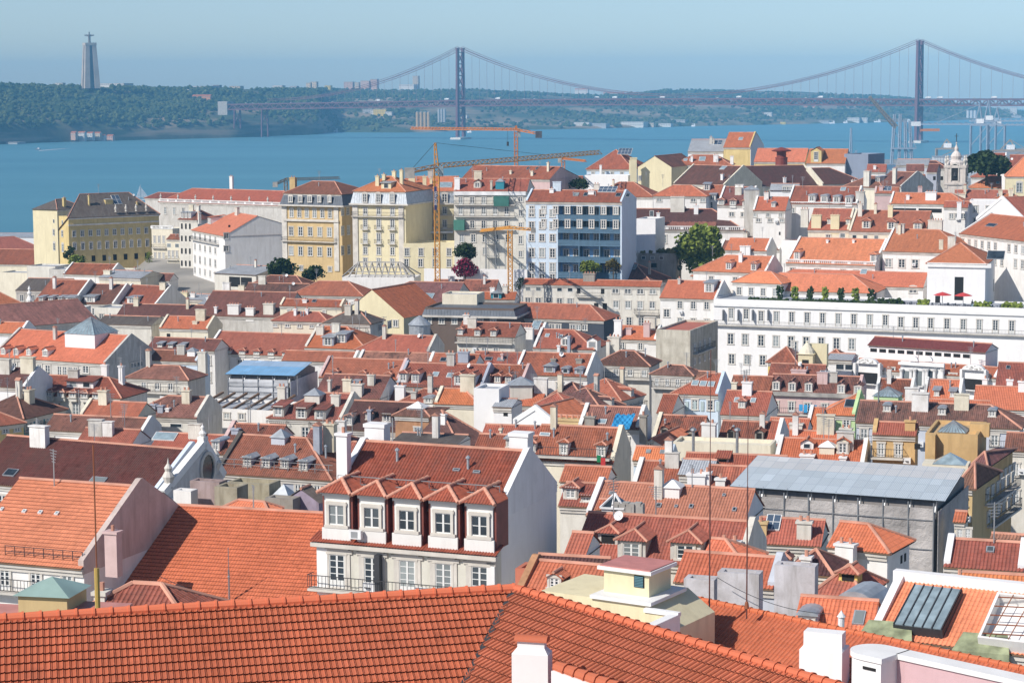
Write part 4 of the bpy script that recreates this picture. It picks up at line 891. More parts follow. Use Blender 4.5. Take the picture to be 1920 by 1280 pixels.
# belfry
P = at(1790,353,640); k = P.y/F
t = thing('church_belfry','white baroque church belfry with arched openings and ornate bulbous top','church tower',P,-.3)
mb = MB(); w_ = 19*k; mb.box(-w_,w_,0,2*w_,-8,64*k-4.2); mb.box(-w_-.3,w_+.3,-.3,2*w_+.3,64*k-4.2,64*k-3.4); mb.box(-w_-.35,w_+.35,-.35,2*w_+.35,1,1.7)
for x in (-w_-.08,w_-.9): mb.box(x,x+.98,-.15,.3,0,64*k-4.2)
mb.build('shaft','plaster',t,(.66,.60,.55,.4))
for x,y,rz in ((0,-.06,0),(w_+.06,w_,math.pi/2)):
    mb = MB(); mb.prism([(-1.0,0,2.3)]+[(1.0*math.cos(math.pi-math.pi*i/8),0,6.2+1.0*math.sin(math.pi-math.pi*i/8)) for i in range(9)]+[(1.0,0,2.3)],(0,-.03,0),(0,.05,0)); o = mb.build('bell_opening','dark',t,None,(x,y,0),rz)
    mb = MB(); mb.lathe([(.5,3.6),(.45,3.8),(.3,4.6),(0,4.9)],(0,-.06,0),8); mb.build('bell','iron',o)
    mb = MB(); n=8
    for i in range(n): a0=math.pi*i/n; a1=math.pi*(i+1)/n; mb.beam((1.15*math.cos(a0),-.1,6.2+1.15*math.sin(a0)),(1.15*math.cos(a1),-.1,6.2+1.15*math.sin(a1)),.14)
    for s in (-1.15,1.15): mb.beam((s,-.1,2.2),(s,-.1,6.2),.14)
    mb.build('arch_surround','stone',t,None,(x,y,0),rz)
zt = 64*k-3.4; mb = MB(); mb.lathe([(w_*.85,zt),(w_*.85,zt+.8),(w_*.45,zt+1.6),(w_*.55,zt+2.6),(w_*.42,zt+3.4),(w_*.16,zt+4.2),(w_*.2,zt+4.9),(w_*.08,zt+5.8),(.1,zt+6.2),(.28,zt+6.6),(0,zt+6.9)],(0,w_,0),12); mb.build('bulb_top','plaster',t,(.70,.64,.60,.5))
for x in (-w_+.3,w_-.3):
    for y in (.2,2*w_-.2): mb = MB(); mb.lathe([(.45,zt),(.25,zt+.6),(.5,zt+1.4),(.2,zt+2),(.3,zt+2.4),(0,zt+3)],(x,y,0),8); mb.build('corner_urn','stone',t)
mb = MB(); mb.beam((0,w_,zt+6.8),(0,w_,zt+9.4),.08); mb.beam((-.6,w_,zt+8.6),(.6,w_,zt+8.6),.07); mb.build('cross','iron',t)
H('orange mansard church roof with pale yellow wall and round headed window at the right edge', 1886,330,1960,332,295,'S','C',D=640,t=12,e='hh',pitch=42,w=[(1911,352,1911,352,1,10,17,'a')],name='church_nave',cat='church')
H('orange lean-to church roof with small skylight right of the belfry', 1818,352,1885,354,331,'S','C',D=655,t=12,e='hg',sk=[(1871,345,6,5,'l')])
H('dull red roof behind the lean-to right of the belfry', 1822,332,1880,334,321,'R','w',D=690,t=10,e='hh')
H('small red roof with white gable at the far right over the trees', 1862,304,1893,306,288,'R','w',D=720,t=14,e='gp')
H('red roof edge with white eave at the right border over the trees', 1893,318,1940,320,291,'R','w',D=705,t=14,e='gg')
# --- second row right of the blue block
H('plain orange roof just behind the blue block with a dark shaft cap', 1108,368,1225,372,342,'o','w',D=560,t=14,e='hh',ch=[(1118,352,10,8,'e')])
H('fresh orange hipped roof with white attic windows in the middle of the far row', 1225,367,1326,370,348,'O','w',D=545,t=13,e='hh',w=[(1236,374,1262,375,2,8,7,'w'),(1300,375,1318,376,2,8,7,'w')])
H('red roof with dark dormers beside the fresh orange hipped roof', 1315,370,1352,371,348,'o','w',D=550,t=13,e='gg',dm=[(1325,357,12,12,'s','w'),(1336,375,12,10,'s','w')])
H('dark red roof with three tiled dormers between pale parapets in the far row', 1345,384,1410,388,351,'B','w',D=520,t=18,e='pp',dm=[(1352,384,12,9,'t','w'),(1374,385,12,9,'t','w'),(1398,386,12,9,'t','w')],w=[(1372,401,1394,403,2,9,8,'w')])
mb = MB(); P = at(1410,384,516); mb.box(-1.7,1.7,0,3,-9,3.6); o = mb.build('roof_shaft','plaster',None,WL['g'],P); mb = MB(); mb.pyramid(-1.7,1.7,0,3,3.6,1.0); mb.build('zinc_cap','zinc',o); tag(o,'square grey roof shaft with pyramid cap behind the three-dormer house','roof shaft')
H('orange roof with white walled flats and little windows right of the square grey shaft', 1412,394,1476,397,370,'O','w',D=510,t=16,e='pg',w=[(1416,402,1464,404,3,6,8,'w'),(1422,412,1466,414,3,8,7,'w')],dm=[(1450,388,8,8,'m','w')])
h = H('white house with red roof, four arched zinc dormers and a long white balustrade', 1476,381,1612,386,350,'R','w',D=520,t=19,e='pp',name='arched_dormer_house',dm=[(1522,380,13,14,'a','d','W'),(1545,381,13,14,'a','d','W'),(1568,382,13,14,'a','d','W'),(1591,383,13,14,'a','d','W')],w=[(1486,395,1486,395,1,8,9,'w')],sk=[(1580,358,10,7,'l')],ch=[(1612,376,16,18,'g')]); balustrade(h, h.he-.6)
H('zinc barrel roofed attic with round windows left of the arched dormer house', 1444,356,1500,358,345,'z','W',D=560,t=14,e='gg',w=[(1471,355,1492,356,4,5,8,'a')],cor=False)
H('rusty orange tiles with glass skylight behind the arched dormer house', 1640,362,1690,364,352,'o','p',D=565,t=14,e='pg',sk=[(1664,358,14,9,'s')],ch=[(1652,358,7,10,'p'),(1725,362,8,12,'p')])
H('long red roof with dark open loggia under the eave and white dish aerials', 1668,381,1819,388,362,'O','w',D=520,t=20,e='ph',w=[(1696,394,1744,396,2,40,7,'k')],ch=[(1702,375,6,10,'W'),(1745,376,20,17,'W')])
H('long dull red roof running right behind the open loggia house', 1790,374,1897,376,357,'R','c',D=560,t=13,e='gg',ch=[(1800,372,20,9,'c')])
H('red roof with a curl of pale ridge tiles at the right border', 1856,377,1930,379,364,'O','w',D=545,t=14,e='hh')
h = H('long low white rooftop block with flat top near the right border', 1818,377,1896,379,0,'z','W',D=520,t=16,ax_='f',dep=6)
H('white house with dark windows under a flat roof beside the low white block', 1770,388,1822,390,378,'R','w',D=510,t=18,e='gg',w=[(1784,405,1806,406,3,7,9,'w')],ch=[(1798,402,8,24,'W')])
H('big white gable end facing the camera near the right border', 1832,410,1925,418,0,'R','W',D=495,ax_='y',dep=14,pitch=30,e='p',w=[(1899,413,1899,413,1,9,5,'k')],name='white_gable_house')
H('orange roof with grey stained parapet and long glazed strip by the white gable', 1800,437,1925,452,402,'O','w',D=475,e='pg',sk=[(1855,425,30,6,'d')],name='stained_parapet_house')
H('red roof with three tiled dormers and cream wall in front of the loggia house', 1592,433,1742,440,395,'o','c',D=480,t=20,e='pg',dm=[(1624,428,16,14,'t','w'),(1671,430,16,14,'t','w'),(1720,432,16,14,'t','w')],w=[(1580,441,1580,441,1,9,9,'s'),(1602,444,1643,446,3,8,8,'s')],ch=[(1612,406,8,26,'e'),(1669,408,9,24,'C'),(1753,430,26,18,'e')])
H('dark red patched roof between two cream chimney blocks', 1515,430,1597,434,392,'R','c',D=492,t=18,e='gp',dm=[(1555,420,9,10,'t','w'),(1590,421,9,10,'t','w')],ch=[(1530,428,18,26,'C'),(1565,430,16,28,'C'),(1508,417,14,26,'e')])
h = H('white block house with folded walls and rusty tile cap left of the cream chimney blocks', 1466,452,1508,455,0,'R','W',D=505,t=24,ax_='f',dep=8,w=[(1462,438,1462,438,1,3,6,'k')]); 
H('white wall with long slanted beige parapet left of the folded white block', 1350,466,1466,470,440,'r','w',D=512,t=18,e='pp',pitch=22,name='slanted_parapet_house')
# --- convent group on the hill
h = H('bright orange roof with two white dormers and balustrade on the left of the white convent', 1474,492,1648,499,446,'S','w',D=476,t=26,e='pp',name='convent_house',cat='convent building',dm=[(1494,486,12,14,'t','w','W'),(1637,491,12,14,'t','w','W')],w=[]); balustrade(h, h.he-.2)
for x in (1551,1600): chimney(h,x,456,4,7,'W')
h = H('large plain orange roof with slim pale wall and three tall windows behind the white cube', 1655,470,1820,476,430,'S','w',D=470,t=26,e='ph',name='convent_house',cat='convent building',w=[(1666,492,1716,495,3,10,16,'w')])
h = H('white cube block with low orange pyramid roof and single tall dark doorway', 1739,493,1858,500,455,'S','W',D=438,t=18,e='hh',back=14,name='convent_cube',cat='convent building',w=[(1798,541,1798,541,1,15,44,'k'),(1758,562,1758,562,1,8,14,'k')],s=[(1863,529,1880,524,3,2.2,20,'w')],sk=[(1866,486,32,16,'d')])
front_box(h,1739,1859,500,492,0,.35,'white',None,'parapet_band')
h = H('long orange convent roof with hipped projection above the planted terrace', 1437,530,1740,538,505,'S','w',D=466,t=21,e='hg',name='convent_house',cat='convent building',w=[(1712,545,1712,545,1,13,8,'a')],sk=[(1618,514,12,9,'l')])
h = H('white convent wing with glazed doors opening on the planted terrace', 1400,542,1646,553,511,'S','w',D=455,t=21,e='hh',back=7,name='convent_house',cat='convent building',w=[(1454,549,1640,555,7,7,14,'k'),(1406,548,1432,549,2,7,14,'k')])
h = H('very long white convent wall with terrace on top and rows of tall windows', 1338,562,1935,581,0,'z','W',D=445,ax_='f',dep=13,name='convent_wall',cat='convent building',
  w=[(1371,589,1399,591,2,8,24,'d'),(1427,592,1660,605,9,8,24,'d'),(1689,606,1717,608,2,8,24,'d'),(1745,608,1806,611,3,8,24,'d'),(1836,612,1897,613,3,8,24,'d'),(1370,635,1397,636,2,10,20,'w'),(1427,636,1597,647,7,10,20,'w'),(1372,672,1430,676,3,10,18,'w'),(1490,650,1490,650,1,9,20,'w')],bal=[(1340,606,1935,631)])
CW = h
front_box(h,1338,1935,573,568,0,.35,'white',None,'string_course')
for x in (1358,1386,1413,1442): front_box(h,x-1.5,x,600,580,0,1.1,'grey_rail',None,'open_shutter')
H('white house with small square windows and red roof between the beige block and the convent', 1238,557,1346,562,526,'O','w',D=452,t=22,e='gp',w=[(1275,571,1325,573,3,9,14,'w'),(1275,603,1325,605,3,9,14,'w'),(1250,587,1250,587,1,9,14,'w')],dm=[(1329,548,18,18,'s','w','W')],sk=[],ch=[(1273,533,5,12,'g')])
h = H('long weathered beige tenement with two window rows and thin red roof strip', 981,532,1238,537,523,'O','e',D=470,e='gg',back=6,name='beige_block',cat='tenement',w=[(990,541,1069,543,5,10,8,'s'),(1085,543,1130,544,2,7,14,'k'),(1154,545,1224,547,4,11,9,'w'),(990,563,1069,565,5,9,10,'w'),(1155,570,1223,574,4,10,16,'d'),(1157,602,1225,604,4,10,15,'w'),(1118,575,1134,576,2,8,16,'k')],ch=[(1104,528,22,16,'d')],bal=[(1081,555,1128,557),(1190,587,1236,589)],ant=[(1064,530,12)])
H('brown pyramid roof with little zinc hood and three white vents behind the beige tenement', 1125,527,1222,531,493,'B','d',D=485,t=22,e='hh',sk=[(1180,505,24,10,'d')])
H('orange roof with two white dormers just left of the convent roofs', 1300,507,1440,513,478,'S','w',D=470,t=26,e='hp',dm=[(1366,505,11,13,'t','w','W'),(1413,507,11,13,'t','w','W')],ch=[(1388,492,7,18,'W')])
H('small orange roof with white chimneys beside the big green tree', 1360,468,1442,474,447,'S','w',D=488,t=22,e='gp',ch=[(1392,474,10,14,'W'),(1402,474,9,14,'W')],sk=[])
H('low orange wing with white eave band beside the big green tree trunk', 1298,517,1400,523,495,'S','w',D=474,t=26,e='hg')
H('orange hipped roof at the left end of the planted convent terrace', 1375,528,1470,536,508,'S','w',D=455,t=28,e='hh')
# terrace furniture on the convent wall
zt = CW.he+.3
def cw(px, py, off=4.0):
    P = hit(px, py, root_pt(CW,(0,off,0)), root_vec(CW,(0,-1,0))); q = CW.inv @ P; return root_pt(CW,(q.x,off,zt-.55))
for px,lab in ((1767,'red parasol open on the convent terrace, left of the pair'),(1806,'red parasol open on the convent terrace, right of the pair')):
    t = thing('parasol',lab,'parasol',cw(px,560,3.5),0,'parasols on the convent terrace'); mb = MB(); mb.beam((0,0,0),(0,0,2.9),.05); mb.build('pole','steel',t)
    mb = MB(); mb.lathe([(1.9,2.35),(1.0,2.7),(0,3.0)],n=8); mb.build('canopy','painted',t,(.55,.05,.05,1))
rg = random.Random(8)
for i,(xa,xb,yy,lab,mat) in enumerate(((1645,1692,560,'dark clipped hedge left on the convent terrace','dark_leaves'),(1722,1742,562,'yellow green clipped bush beside the white cube on the terrace','leaves'),(1828,1858,566,'rounded yellow green bush at the foot of the white cube corner','leaves'),(1880,1915,568,'low hedge at the right end of the convent terrace','leaves'),(1405,1640,556,'long low green hedge along the planted convent terrace','dark_leaves'))):
    its = []
    for k in range(int((xb-xa)*1.6)+25):
        P = cw(rg.uniform(xa,xb),yy,rg.uniform(1.0,2.6) if i < 4 else rg.uniform(.5,1.1)); its.append((P.x,P.y,P.z+rg.uniform(.1,1.3 if i < 4 else .7),rg.uniform(.25,.5),rg.uniform(.25,.45)))
    tag(link('hedge',blobs('hedge',its,mat,.4,i)),lab,'hedge')
for i,px in enumerate((1462,1490,1519,1546,1576,1603,1632)):
    its = []; 
    for k in range(40): P = cw(px+rg.uniform(-5,5),556,5.4); its.append((P.x,P.y-rg.uniform(0,.8),P.z+rg.uniform(.3,3.0),rg.uniform(.2,.42),rg.uniform(.2,.4)))
    tag(link('climbing_plant',blobs('climbing_plant',its,'leaves' if i % 2 else 'dark_leaves',.45,40+i)),'leafy climber between the glazed doors of the convent terrace','plant','climbers along the convent terrace')
mb = MB(); mb.box(-.4,.4,-.4,.4,.70,.74); mb.beam((0,0,0),(0,0,.7),.04); mb.box(-.25,.25,-.25,.25,0,.03); tb = mb.mesh('cafe_table',['lead'])
mb = MB(); mb.box(-.22,.22,-.22,.22,.42,.47); mb.box(-.22,.22,.18,.23,.47,.9)
for x in (-.2,.2):
    for y in (-.2,.2): mb.beam((x,y,0),(x,y,.42),.025)
chm = mb.mesh('cafe_chair',['lead'])
for i,px in enumerate((1662,1672,1690,1702,1714,1755,1772,1788,1800,1815,1870,1884,1900,1912)):
    P = cw(px,565,rg.uniform(1.5,3)); tag(link('cafe_table',tb,None,None,P),'small dark cafe table on the convent terrace','table','cafe tables on the convent terrace')
    for dx in (-.7,.7): tag(link('cafe_chair',chm,None,None,P+Vector((dx,.1,0)),rg.uniform(-2,2)),'dark cafe chair drawn up to a table on the convent terrace','chair','cafe chairs on the convent terrace')
P = cw(1823,566,1.2)
def person(name,label,loc,rz,top,leg,sc=1.0):
    bm = bmesh.new(); sk_ = bm.verts.layers.skin.verify()
    pts = [((0,0,.92),.15),((0,0,1.2),.15),((0,0,1.42),.13),((0,-.02,1.52),.06),((0,-.03,1.66),.10),((0,-.02,1.76),.08),
           ((.1,0,.86),.10),((.11,-.03,.48),.065),((.11,.02,.08),.05),((.11,-.14,.04),.04),((-.1,0,.86),.10),((-.12,.02,.48),.065),((-.12,.05,.08),.05),((-.12,-.11,.04),.04),
           ((.2,0,1.4),.06),((.26,.02,1.12),.045),((.22,-.14,.92),.04),((-.2,0,1.4),.06),((-.26,.02,1.12),.045),((-.22,-.14,.92),.04)]
    vs = []
    for p,r in pts: v = bm.verts.new(p); v[sk_].radius = (r,r); vs.append(v)
    vs[0][sk_].use_root = True
    for a,b in ((0,1),(1,2),(2,3),(3,4),(4,5),(0,6),(6,7),(7,8),(8,9),(0,10),(10,11),(11,12),(12,13),(2,14),(14,15),(15,16),(2,17),(17,18),(18,19)): bm.edges.new((vs[a],vs[b]))
    me = bpy.data.meshes.new('body'); bm.to_mesh(me); bm.free(); me.materials.append(MT['painted'])
    t = thing(name,label,'person',loc,rz); o = link('body',me,t,(*top,1)); o.modifiers.new('skin','SKIN'); m_ = o.modifiers.new('sub','SUBSURF'); m_.levels = m_.render_levels = 1
    mb = MB(); mb.lathe([(.13,.05),(.15,.5),(.17,.95),(.155,1.0)],n=10); mb.build('trousers','painted',t,(*leg,1))
    mb = MB(); mb.lathe([(.115,1.66),(.12,1.72),(.09,1.8),(0,1.84)],(0,.0,0),10); mb.build('hair','dark',t); return t
person('person','standing person in a black top and pale blue trousers on the convent terrace',P,.3,(.03,.03,.035),(.35,.5,.6))
# --- middle band of roofs, left to right
H('dull red warehouse roof low at the left border by the quay', -40,478,94,472,447,'R','w',D=800,e='gh',back=10)
H('dark red roof with brick ribs at the left border in front of the warehouse', -50,494,64,495,467,'R','c',D=700,t=14,e='gp',w=[])
H('small white flat roofed kiosk house left of the yellow palace', 67,478,90,480,0,'z','W',D=690,t=14,ax_='f',dep=5,w=[(72,482,84,482,3,4,4,'k')])
for i,(x,y,wd_) in enumerate(((0,512,50),(50,500,38),(92,506,30),(198,508,26))):
    H(['low beige flat roof at the left border with small tiled hoods','cream flat roofed block with parapet under the yellow palace','grey stained block with rusty yellow base under the palace corner','cream flat roofed block with small sky blue rooflight below the palace'][i],x,y,x+wd_,y+1,0,'e' if 0 else 'z','cegc'[i],D=610-i*8,t=18,ax_='f',dep=8)
H('red roof with white gable end below the palace garden', 119,513,192,516,494,'R','w',D=575,e='pp',t=20)
H('white roofed corner attic with blue vents below the palace garden', 186,520,250,524,507,'z','c',D=560,t=20,e='gg',pitch=12,ch=[(200,515,14,9,'c')])
H('small dark red roof behind the white attic below the palace', 228,524,305,528,524-12,'B','w',D=568,t=15,e='gg')
H('flat grey felt roof at the left edge of the parapet row', 30,544,98,546,522,'G','g',D=530,t=14,e='gg',pitch=18)
for i,(xa,ya,xb,yb,yr,ed,dms,lab) in enumerate(((64,566,138,568,525,'gp',[(77,566,9,9,'s'),(95,566,9,9,'s'),(113,566,9,9,'s'),(132,567,20,10,'s')],'dark red roof with small zinc dormers, left of the three parapet roofs'),(140,568,213,570,533,'pp',[(168,566,22,10,'s')],'faded red roof with one wide zinc dormer, middle of the three parapet roofs'),(215,570,291,573,535,'pp',[(203,567,18,9,'s'),(247,569,20,11,'s')],'red roof with white gable, right of the three parapet roofs'))):
    H(lab,xa,ya,xb,yb,yr,'RBR'[i],'w',D=510,e=ed,dm=dms)
H('tall orange church roof slope with curved white edge at the left border', -70,580,48,572,516,'S','p',D=500,e='gh',pitch=33,name='church_roof_house')
mb = MB(); P = at(56,580,495); mb.lathe([(1.0,-6),(1.0,1),(.6,1.3),(.8,2.2),(.35,3.2),(.55,3.8),(.2,4.4),(.35,4.8),(0,5.6)],n=10); tag(mb.build('stone_pinnacle','plaster',None,WL['w'],P),'white turned stone pinnacle at the foot of the orange church roof','pinnacle')
H('pinkish faded roof running beside the scaffold rail below the church roof', 8,614,182,600,574,'p','g',D=450,e='gg',pitch=24)
H('grey white rooftop terrace box with flat roof below the parapet roofs', 72,578,130,580,0,'z','w',D=480,t=16,ax_='f',dep=6,ch=[])
H('flat beige boxes on a roof terrace left of the dark brown roof', 177,578,212,580,0,'z','e',D=470,t=20,ax_='f',dep=7)
H('dark brown roof with pale streaks and white right gable', 220,590,371,594,570,'D','w',D=462,e='gp',t=15,w=[])
H('fresh orange roof with white right gable and cream wall', 299,614,376,618,593,'O','c',D=430,e='pp',t=16,w=[(316,629,316,629,1,8,7,'k')],ch=[(365,608,9,7,'c')])
H('grey corrugated roof slab with pale block wall left of the fresh orange roof', 180,607,268,609,592,'G','e',D=435,t=16,e='gg',pitch=16,w=[(217,612,238,613,2,6,4,'k')])
h = H('large orange roof with glass pyramid lantern, four gabled dormers and stained right gable', -14,667,198,681,618,'O','g',D=372,e='pp',name='lantern_roof_house',dm=[(6,664,12,11,'g','w','W'),(30,665,12,11,'g','w','W'),(54,666,12,11,'g','w','W'),(85,668,14,12,'g','w','W')],w=[(12,688,90,693,6,9,17,'w'),(112,695,142,697,4,8,18,'w'),(161,692,161,692,1,12,14,'w')],s=[(250,685,262,682,2,8,8,'w')])
lantern(h,150,652,70,26,'W','pale_glass',.42,'glass_lantern')
H('small white gable with orange roof at the left border above the dormers', -30,622,20,624,604,'O','W',D=400,t=15,e='gp')
H('dark brown roof with row of tiny dormers behind the white skylight', 277,652,388,657,633,'B','w',D=392,e='gg',t=18,dm=[(300,650,9,6,'s'),(320,651,9,6,'s'),(342,652,9,6,'s')])
h = H('white blue house with dull red roof in the shade of the stained gable', 261,673,354,677,656,'B','b',D=372,e='gp',t=18,w=[(335,690,347,690,2,5,9,'k')],ch=[(378,690,16,32,'e')]); lantern(h,358,668,16,10,'W','zinc',.4)
h = H('big red roof with hipped right end and a row of little tiled dormers', 385,660,612,670,622,'R','w',D=395,e='ph',t=19,name='red_hipped_house',dm=[(400+i*27,661+i*1.1,13,6,'t','w') for i in range(8)],ch=[(407,657,8,8,'d')])
H('terracotta hipped roof over a white house with three blue glazed doors', 238,707,336,713,684,'p','e',D=335,e='hh',t=18,w=[(270,722,320,726,3,9,18,'d')],bal=[(262,733,336,737)])
h = H('red hipped roof with pale attic box and little tiled dormers along its eave', 58,738,206,746,704,'R','e',D=305,e='ph',t=18,dm=[(70+i*22,742+i*1.0,16,9,'t','w','e') for i in range(6)],sk=[],ch=[(195,704,12,22,'w'),(226,706,9,22,'W')])
dormer(h,150,727,56,13,'r','s','w',None,2)
H('turquoise house with white cornice and dark hipped roof at the left', 44,784,122,766,748,'D','t',D=290,e='hh',name='turquoise_house',w=[(54,800,110,787,4,9,15,'w')],bal=[(46,809,80,804)])
H('yellow house with striped red roof at the left border', -30,800,44,791,758,'R','Y',D=282,e='gh',w=[(10,806,32,802,2,8,12,'w')])
H('brick coloured chimney wall with white gable at the left border over the turquoise house', -25,722,24,726,690,'D','W',D=300,t=18,e='gp')
H('brown roof with metal ventilators between two beige gables', 243,777,352,782,741,'b','e',D=290,e='hp',t=17,ch=[(286,772,11,16,'v'),(300,774,11,16,'v'),(313,772,7,9,'W')],w=[(330,797,330,797,1,24,9,'s')])
H('beige gable house with tile edge left of the metal ventilators', 150,778,236,783,752,'R','c',D=283,e='pg',t=17)
H('brown roof with white side walls and antenna in front of the turquoise house', 84,804,246,813,778,'b','w',D=262,e='gp',t=17,w=[(96,823,96,823,1,10,10,'w')],ch=[],ant=[(230,790,20)])
h = H('white roofless house with bare roof beams open to the sky', 352,766,510,772,0,'z','w',D=300,ax_='f',t=18,dep=9,name='roofless_house',w=[(371,776,453,781,4,10,11,'w'),(394,806,394,806,1,10,14,'w')])
mb = MB()
for i in range(7): x = h.L*(i+.7)/7.5; mb.beam((x,.2,h.he+.2),(x,8.8,h.he+1.2),.14)
mb.build('roof_beam','wood',h.root)
H('small red roof with green white skylight panel left of the pediment church', 143,832,222,836,803,'R','w',D=255,e='gg',t=16)
H('red roof with pale sheet skylight behind the dark church roof', 284,838,396,845,812,'R','p',D=248,e='gp',t=17,sk=[(305,826,46,14,'l')])
# --- centre
H('broad brown roof with pale chimneys between the shed and the red hipped house', 372,590,520,597,546,'B','g',D=440,e='gg',t=16,ch=[(404,588,5,14,'W'),(437,590,22,20,'w'),(468,592,16,16,'w'),(503,590,20,22,'e')])
H('faded red roof end behind the low sheet roofed shed', 455,551,560,554,531,'b','w',D=500,t=14,e='gg')
H('long pale orange roof beneath the two round trees', 547,552,672,557,527,'o','w',D=470,e='hh',t=14)
H('large damaged brown roof with missing tiles below the hotel', 622,590,832,596,527,'b','e',D=440,e='hg',t=14,pitch=24,name='damaged_roof_house',sk=[(800,560,22,10,'l')])
H('damaged red roof with tile piles at the foot of the yellow crane mast', 805,556,922,560,525,'r','w',D=468,t=8,e='gg',pitch=24)
H('red roof with small skylight pair above a cream attic wall', 525,572,632,576,561,'R','c',D=430,t=16,e='pp',sk=[(588,567,8,5)],ch=[(571,568,8,7,'W')],w=[(542,583,608,585,2,5,6,'w')])
H('small red hipped roof over cream house with blue doors', 512,600,604,605,584,'R','c',D=402,t=16,e='hh',w=[(516,607,585,611,4,8,9,'w')],ch=[(553,592,5,14,'W'),(575,590,5,12,'W')])
H('cream gable house with three tiled dormers on its right slope', 640,590,757,596,0,'O','C',D=415,ax_='y',dep=16,pitch=36,e='g',name='cream_gable_house',w=[(742,606,742,606,1,8,12,'w')])
H('mossy grey hipped roof over a white house with three shuttered windows', 608,604,686,608,583,'G','e',D=392,t=18,e='hh',w=[(629,612,668,615,3,9,12,'w'),(668,634,690,636,2,9,12,'w')],s=[(712,612,730,610,2,5,12,'w')],bal=[(614,621,688,625)])
h = H('dark mansarded block with arched attic windows and cream plant boxes on top', 797,578,960,583,0,(.12,.13,.15,1),(.16,.12,.10,1),D=415,ax_='f',t=14,dep=11,name='dark_mansard_block',w=[(804,600,925,605,6,10,10,'a')],cor=False)
mansard(h,590,797,'lead',.5)
H('cream plant room box on top of the dark mansarded block', 829,553,890,555,0,'z','c',D=424,ax_='f',t=14,dep=6,cor=False)
H('small orange roof with turquoise tanks behind the dark mansarded block', 905,560,962,562,548,'O','w',D=450,t=10,e='gg',dm=[(930,560,20,10,'m','s','t')])
mb = MB(); P = at(787,612,392); mb.lathe([(2.0,-8),(2.0,.4),(2.2,.4),(1.0,1.5),(0,2.1)],n=16); tag(mb.build('round_turret','zinc',None,None,P),'round white turret with conical zinc roof left of the dark mansarded block','turret')
H('dark red roof with little tiled dormers and long balcony below the mansard block', 857,628,962,632,604,'R','e',D=372,t=16,e='gg',dm=[(863,627,10,10,'t','w','W'),(895,629,12,11,'t','w'),(925,630,12,11,'t','w')],w=[(908,658,930,659,2,9,12,'w')],bal=[(855,640,962,644)])
H('dark red plain roof with beige right gable in the centre', 668,655,798,661,627,'R','e',D=365,e='hp',t=17)
H('orange roof with zinc dormers behind a curved white parapet', 572,650,676,655,612,'O','e',D=378,e='ph',t=18,dm=[(615,648,22,16,'s','w','v'),(640,642,20,16,'s','w','v')])
H('faded terracotta roof with dark parapets, back one of the long centre pair', 672,674,802,680,660,'p','w',D=345,e='pp',t=15)
H('faded terracotta roof with parapets, front one of the long centre pair', 598,706,740,713,672,'o','p',D=325,e='pp',t=15,dm=[(628,703,12,7,'t','w'),(680,706,12,7,'t','w'),(728,708,12,7,'t','w')],w=[(725,720,725,720,1,7,10,'w')])
H('faded strip of terracotta roof right of the small scaffold tent', 530,674,655,679,658,'o','w',D=348,e='gp',t=15)
H('red roof with two pairs of glazed dormer doors and two white skylights', 743,722,899,729,681,'R','v',D=318,e='pp',t=15,dm=[(756,717,16,18,'t','d','W'),(779,718,16,18,'t','d','W'),(859,722,16,19,'t','d','W'),(884,723,16,19,'t','d','W')],sk=[(815,706,12,8,'l'),(842,708,12,8,'l')],bal=[(745,731,900,736)])
H('pinkish house with red roof and close row of tiled dormers', 898,720,975,723,684,'R','p',D=318,e='pp',t=16,dm=[(913,716,13,13,'t','w'),(933,717,13,13,'t','w'),(953,718,13,13,'t','w')])
H('terracotta roof with two dark skylights and grey shaft left of the pinkish house', 808,683,885,686,663,'o','w',D=340,e='gg',t=15,sk=[(830,678,12,7),(846,679,8,7)],ch=[(868,680,20,22,'v')])
H('long red roof with small dark hoods behind the pinkish house', 885,680,1005,684,660,'R','w',D=345,t=15,e='gg',sk=[(915,676,14,6),(938,677,14,6)],ch=[(941,676,4,14,'p')])
H('rust red roof with mixed brown patches and white vents in the middle', 590,742,702,748,702,'B','w',D=298,e='gg',t=16,ch=[(617,738,5,28,'e'),(650,735,16,26,'c'),(668,744,22,26,'e')],dm=[(664,728,10,10,'s','w')])
h = H('beige house with terracotta roof, zinc lantern and three balconied dormers', 505,782,628,789,735,'r','e',D=288,e='hp',t=16,dm=[(522,781,22,19,'r','d'),(565,784,22,19,'r','w'),(600,786,22,19,'r','d')],ch=[(527,745,15,22,'e'),(628,762,16,24,'e')],bal=[(503,800,540,802),(582,803,622,806)]); lantern(h,585,757,30,16,'e','zinc',.42)
H('very dark roof with tiled dormers and steel flue beside the beige dormer house', 640,803,752,808,752,'D','g',D=272,e='gg',t=16,dm=[(655,797,14,17,'t','w'),(692,786,14,12,'t','w'),(725,790,18,14,'r','w')],ch=[(692,790,7,24,'v')])
h = H('square house with flaking orange brick wall and brown hipped roof with white cap', 741,777,796,780,764,'b','x',D=268,e='hh',t=18,back=5,name='flaking_wall_house',w=[(783,807,783,807,1,10,12,'w')]); lantern(h,778,768,32,3,'W','white',.35)
H('dark striped roof with two white dormers and blue grey facade turning away right', 862,836,919,824,776,'D','l',D=246,e='hh',back=2,pitch=33,name='turning_house',w=[(866,846,908,836,4,6,16,'k')],ch=[(836,790,5,16,'w')])
H('mossy flat slab roof on white walls in front of the flaking brick wall', 735,828,850,830,812,'G','w',D=238,t=16,e='gg',pitch=5,back=1)
H('small pink red hipped roof beside the white flue in the middle', 704,748,742,750,727,'r','w',D=300,t=15,e='hh')
H('red roof with skylight and arched dormer between white flues', 752,752,830,756,729,'R','w',D=297,t=15,e='hh',dm=[(803,755,18,10,'a','w')],ch=[(749,745,18,24,'W'),(775,748,10,16,'g')])
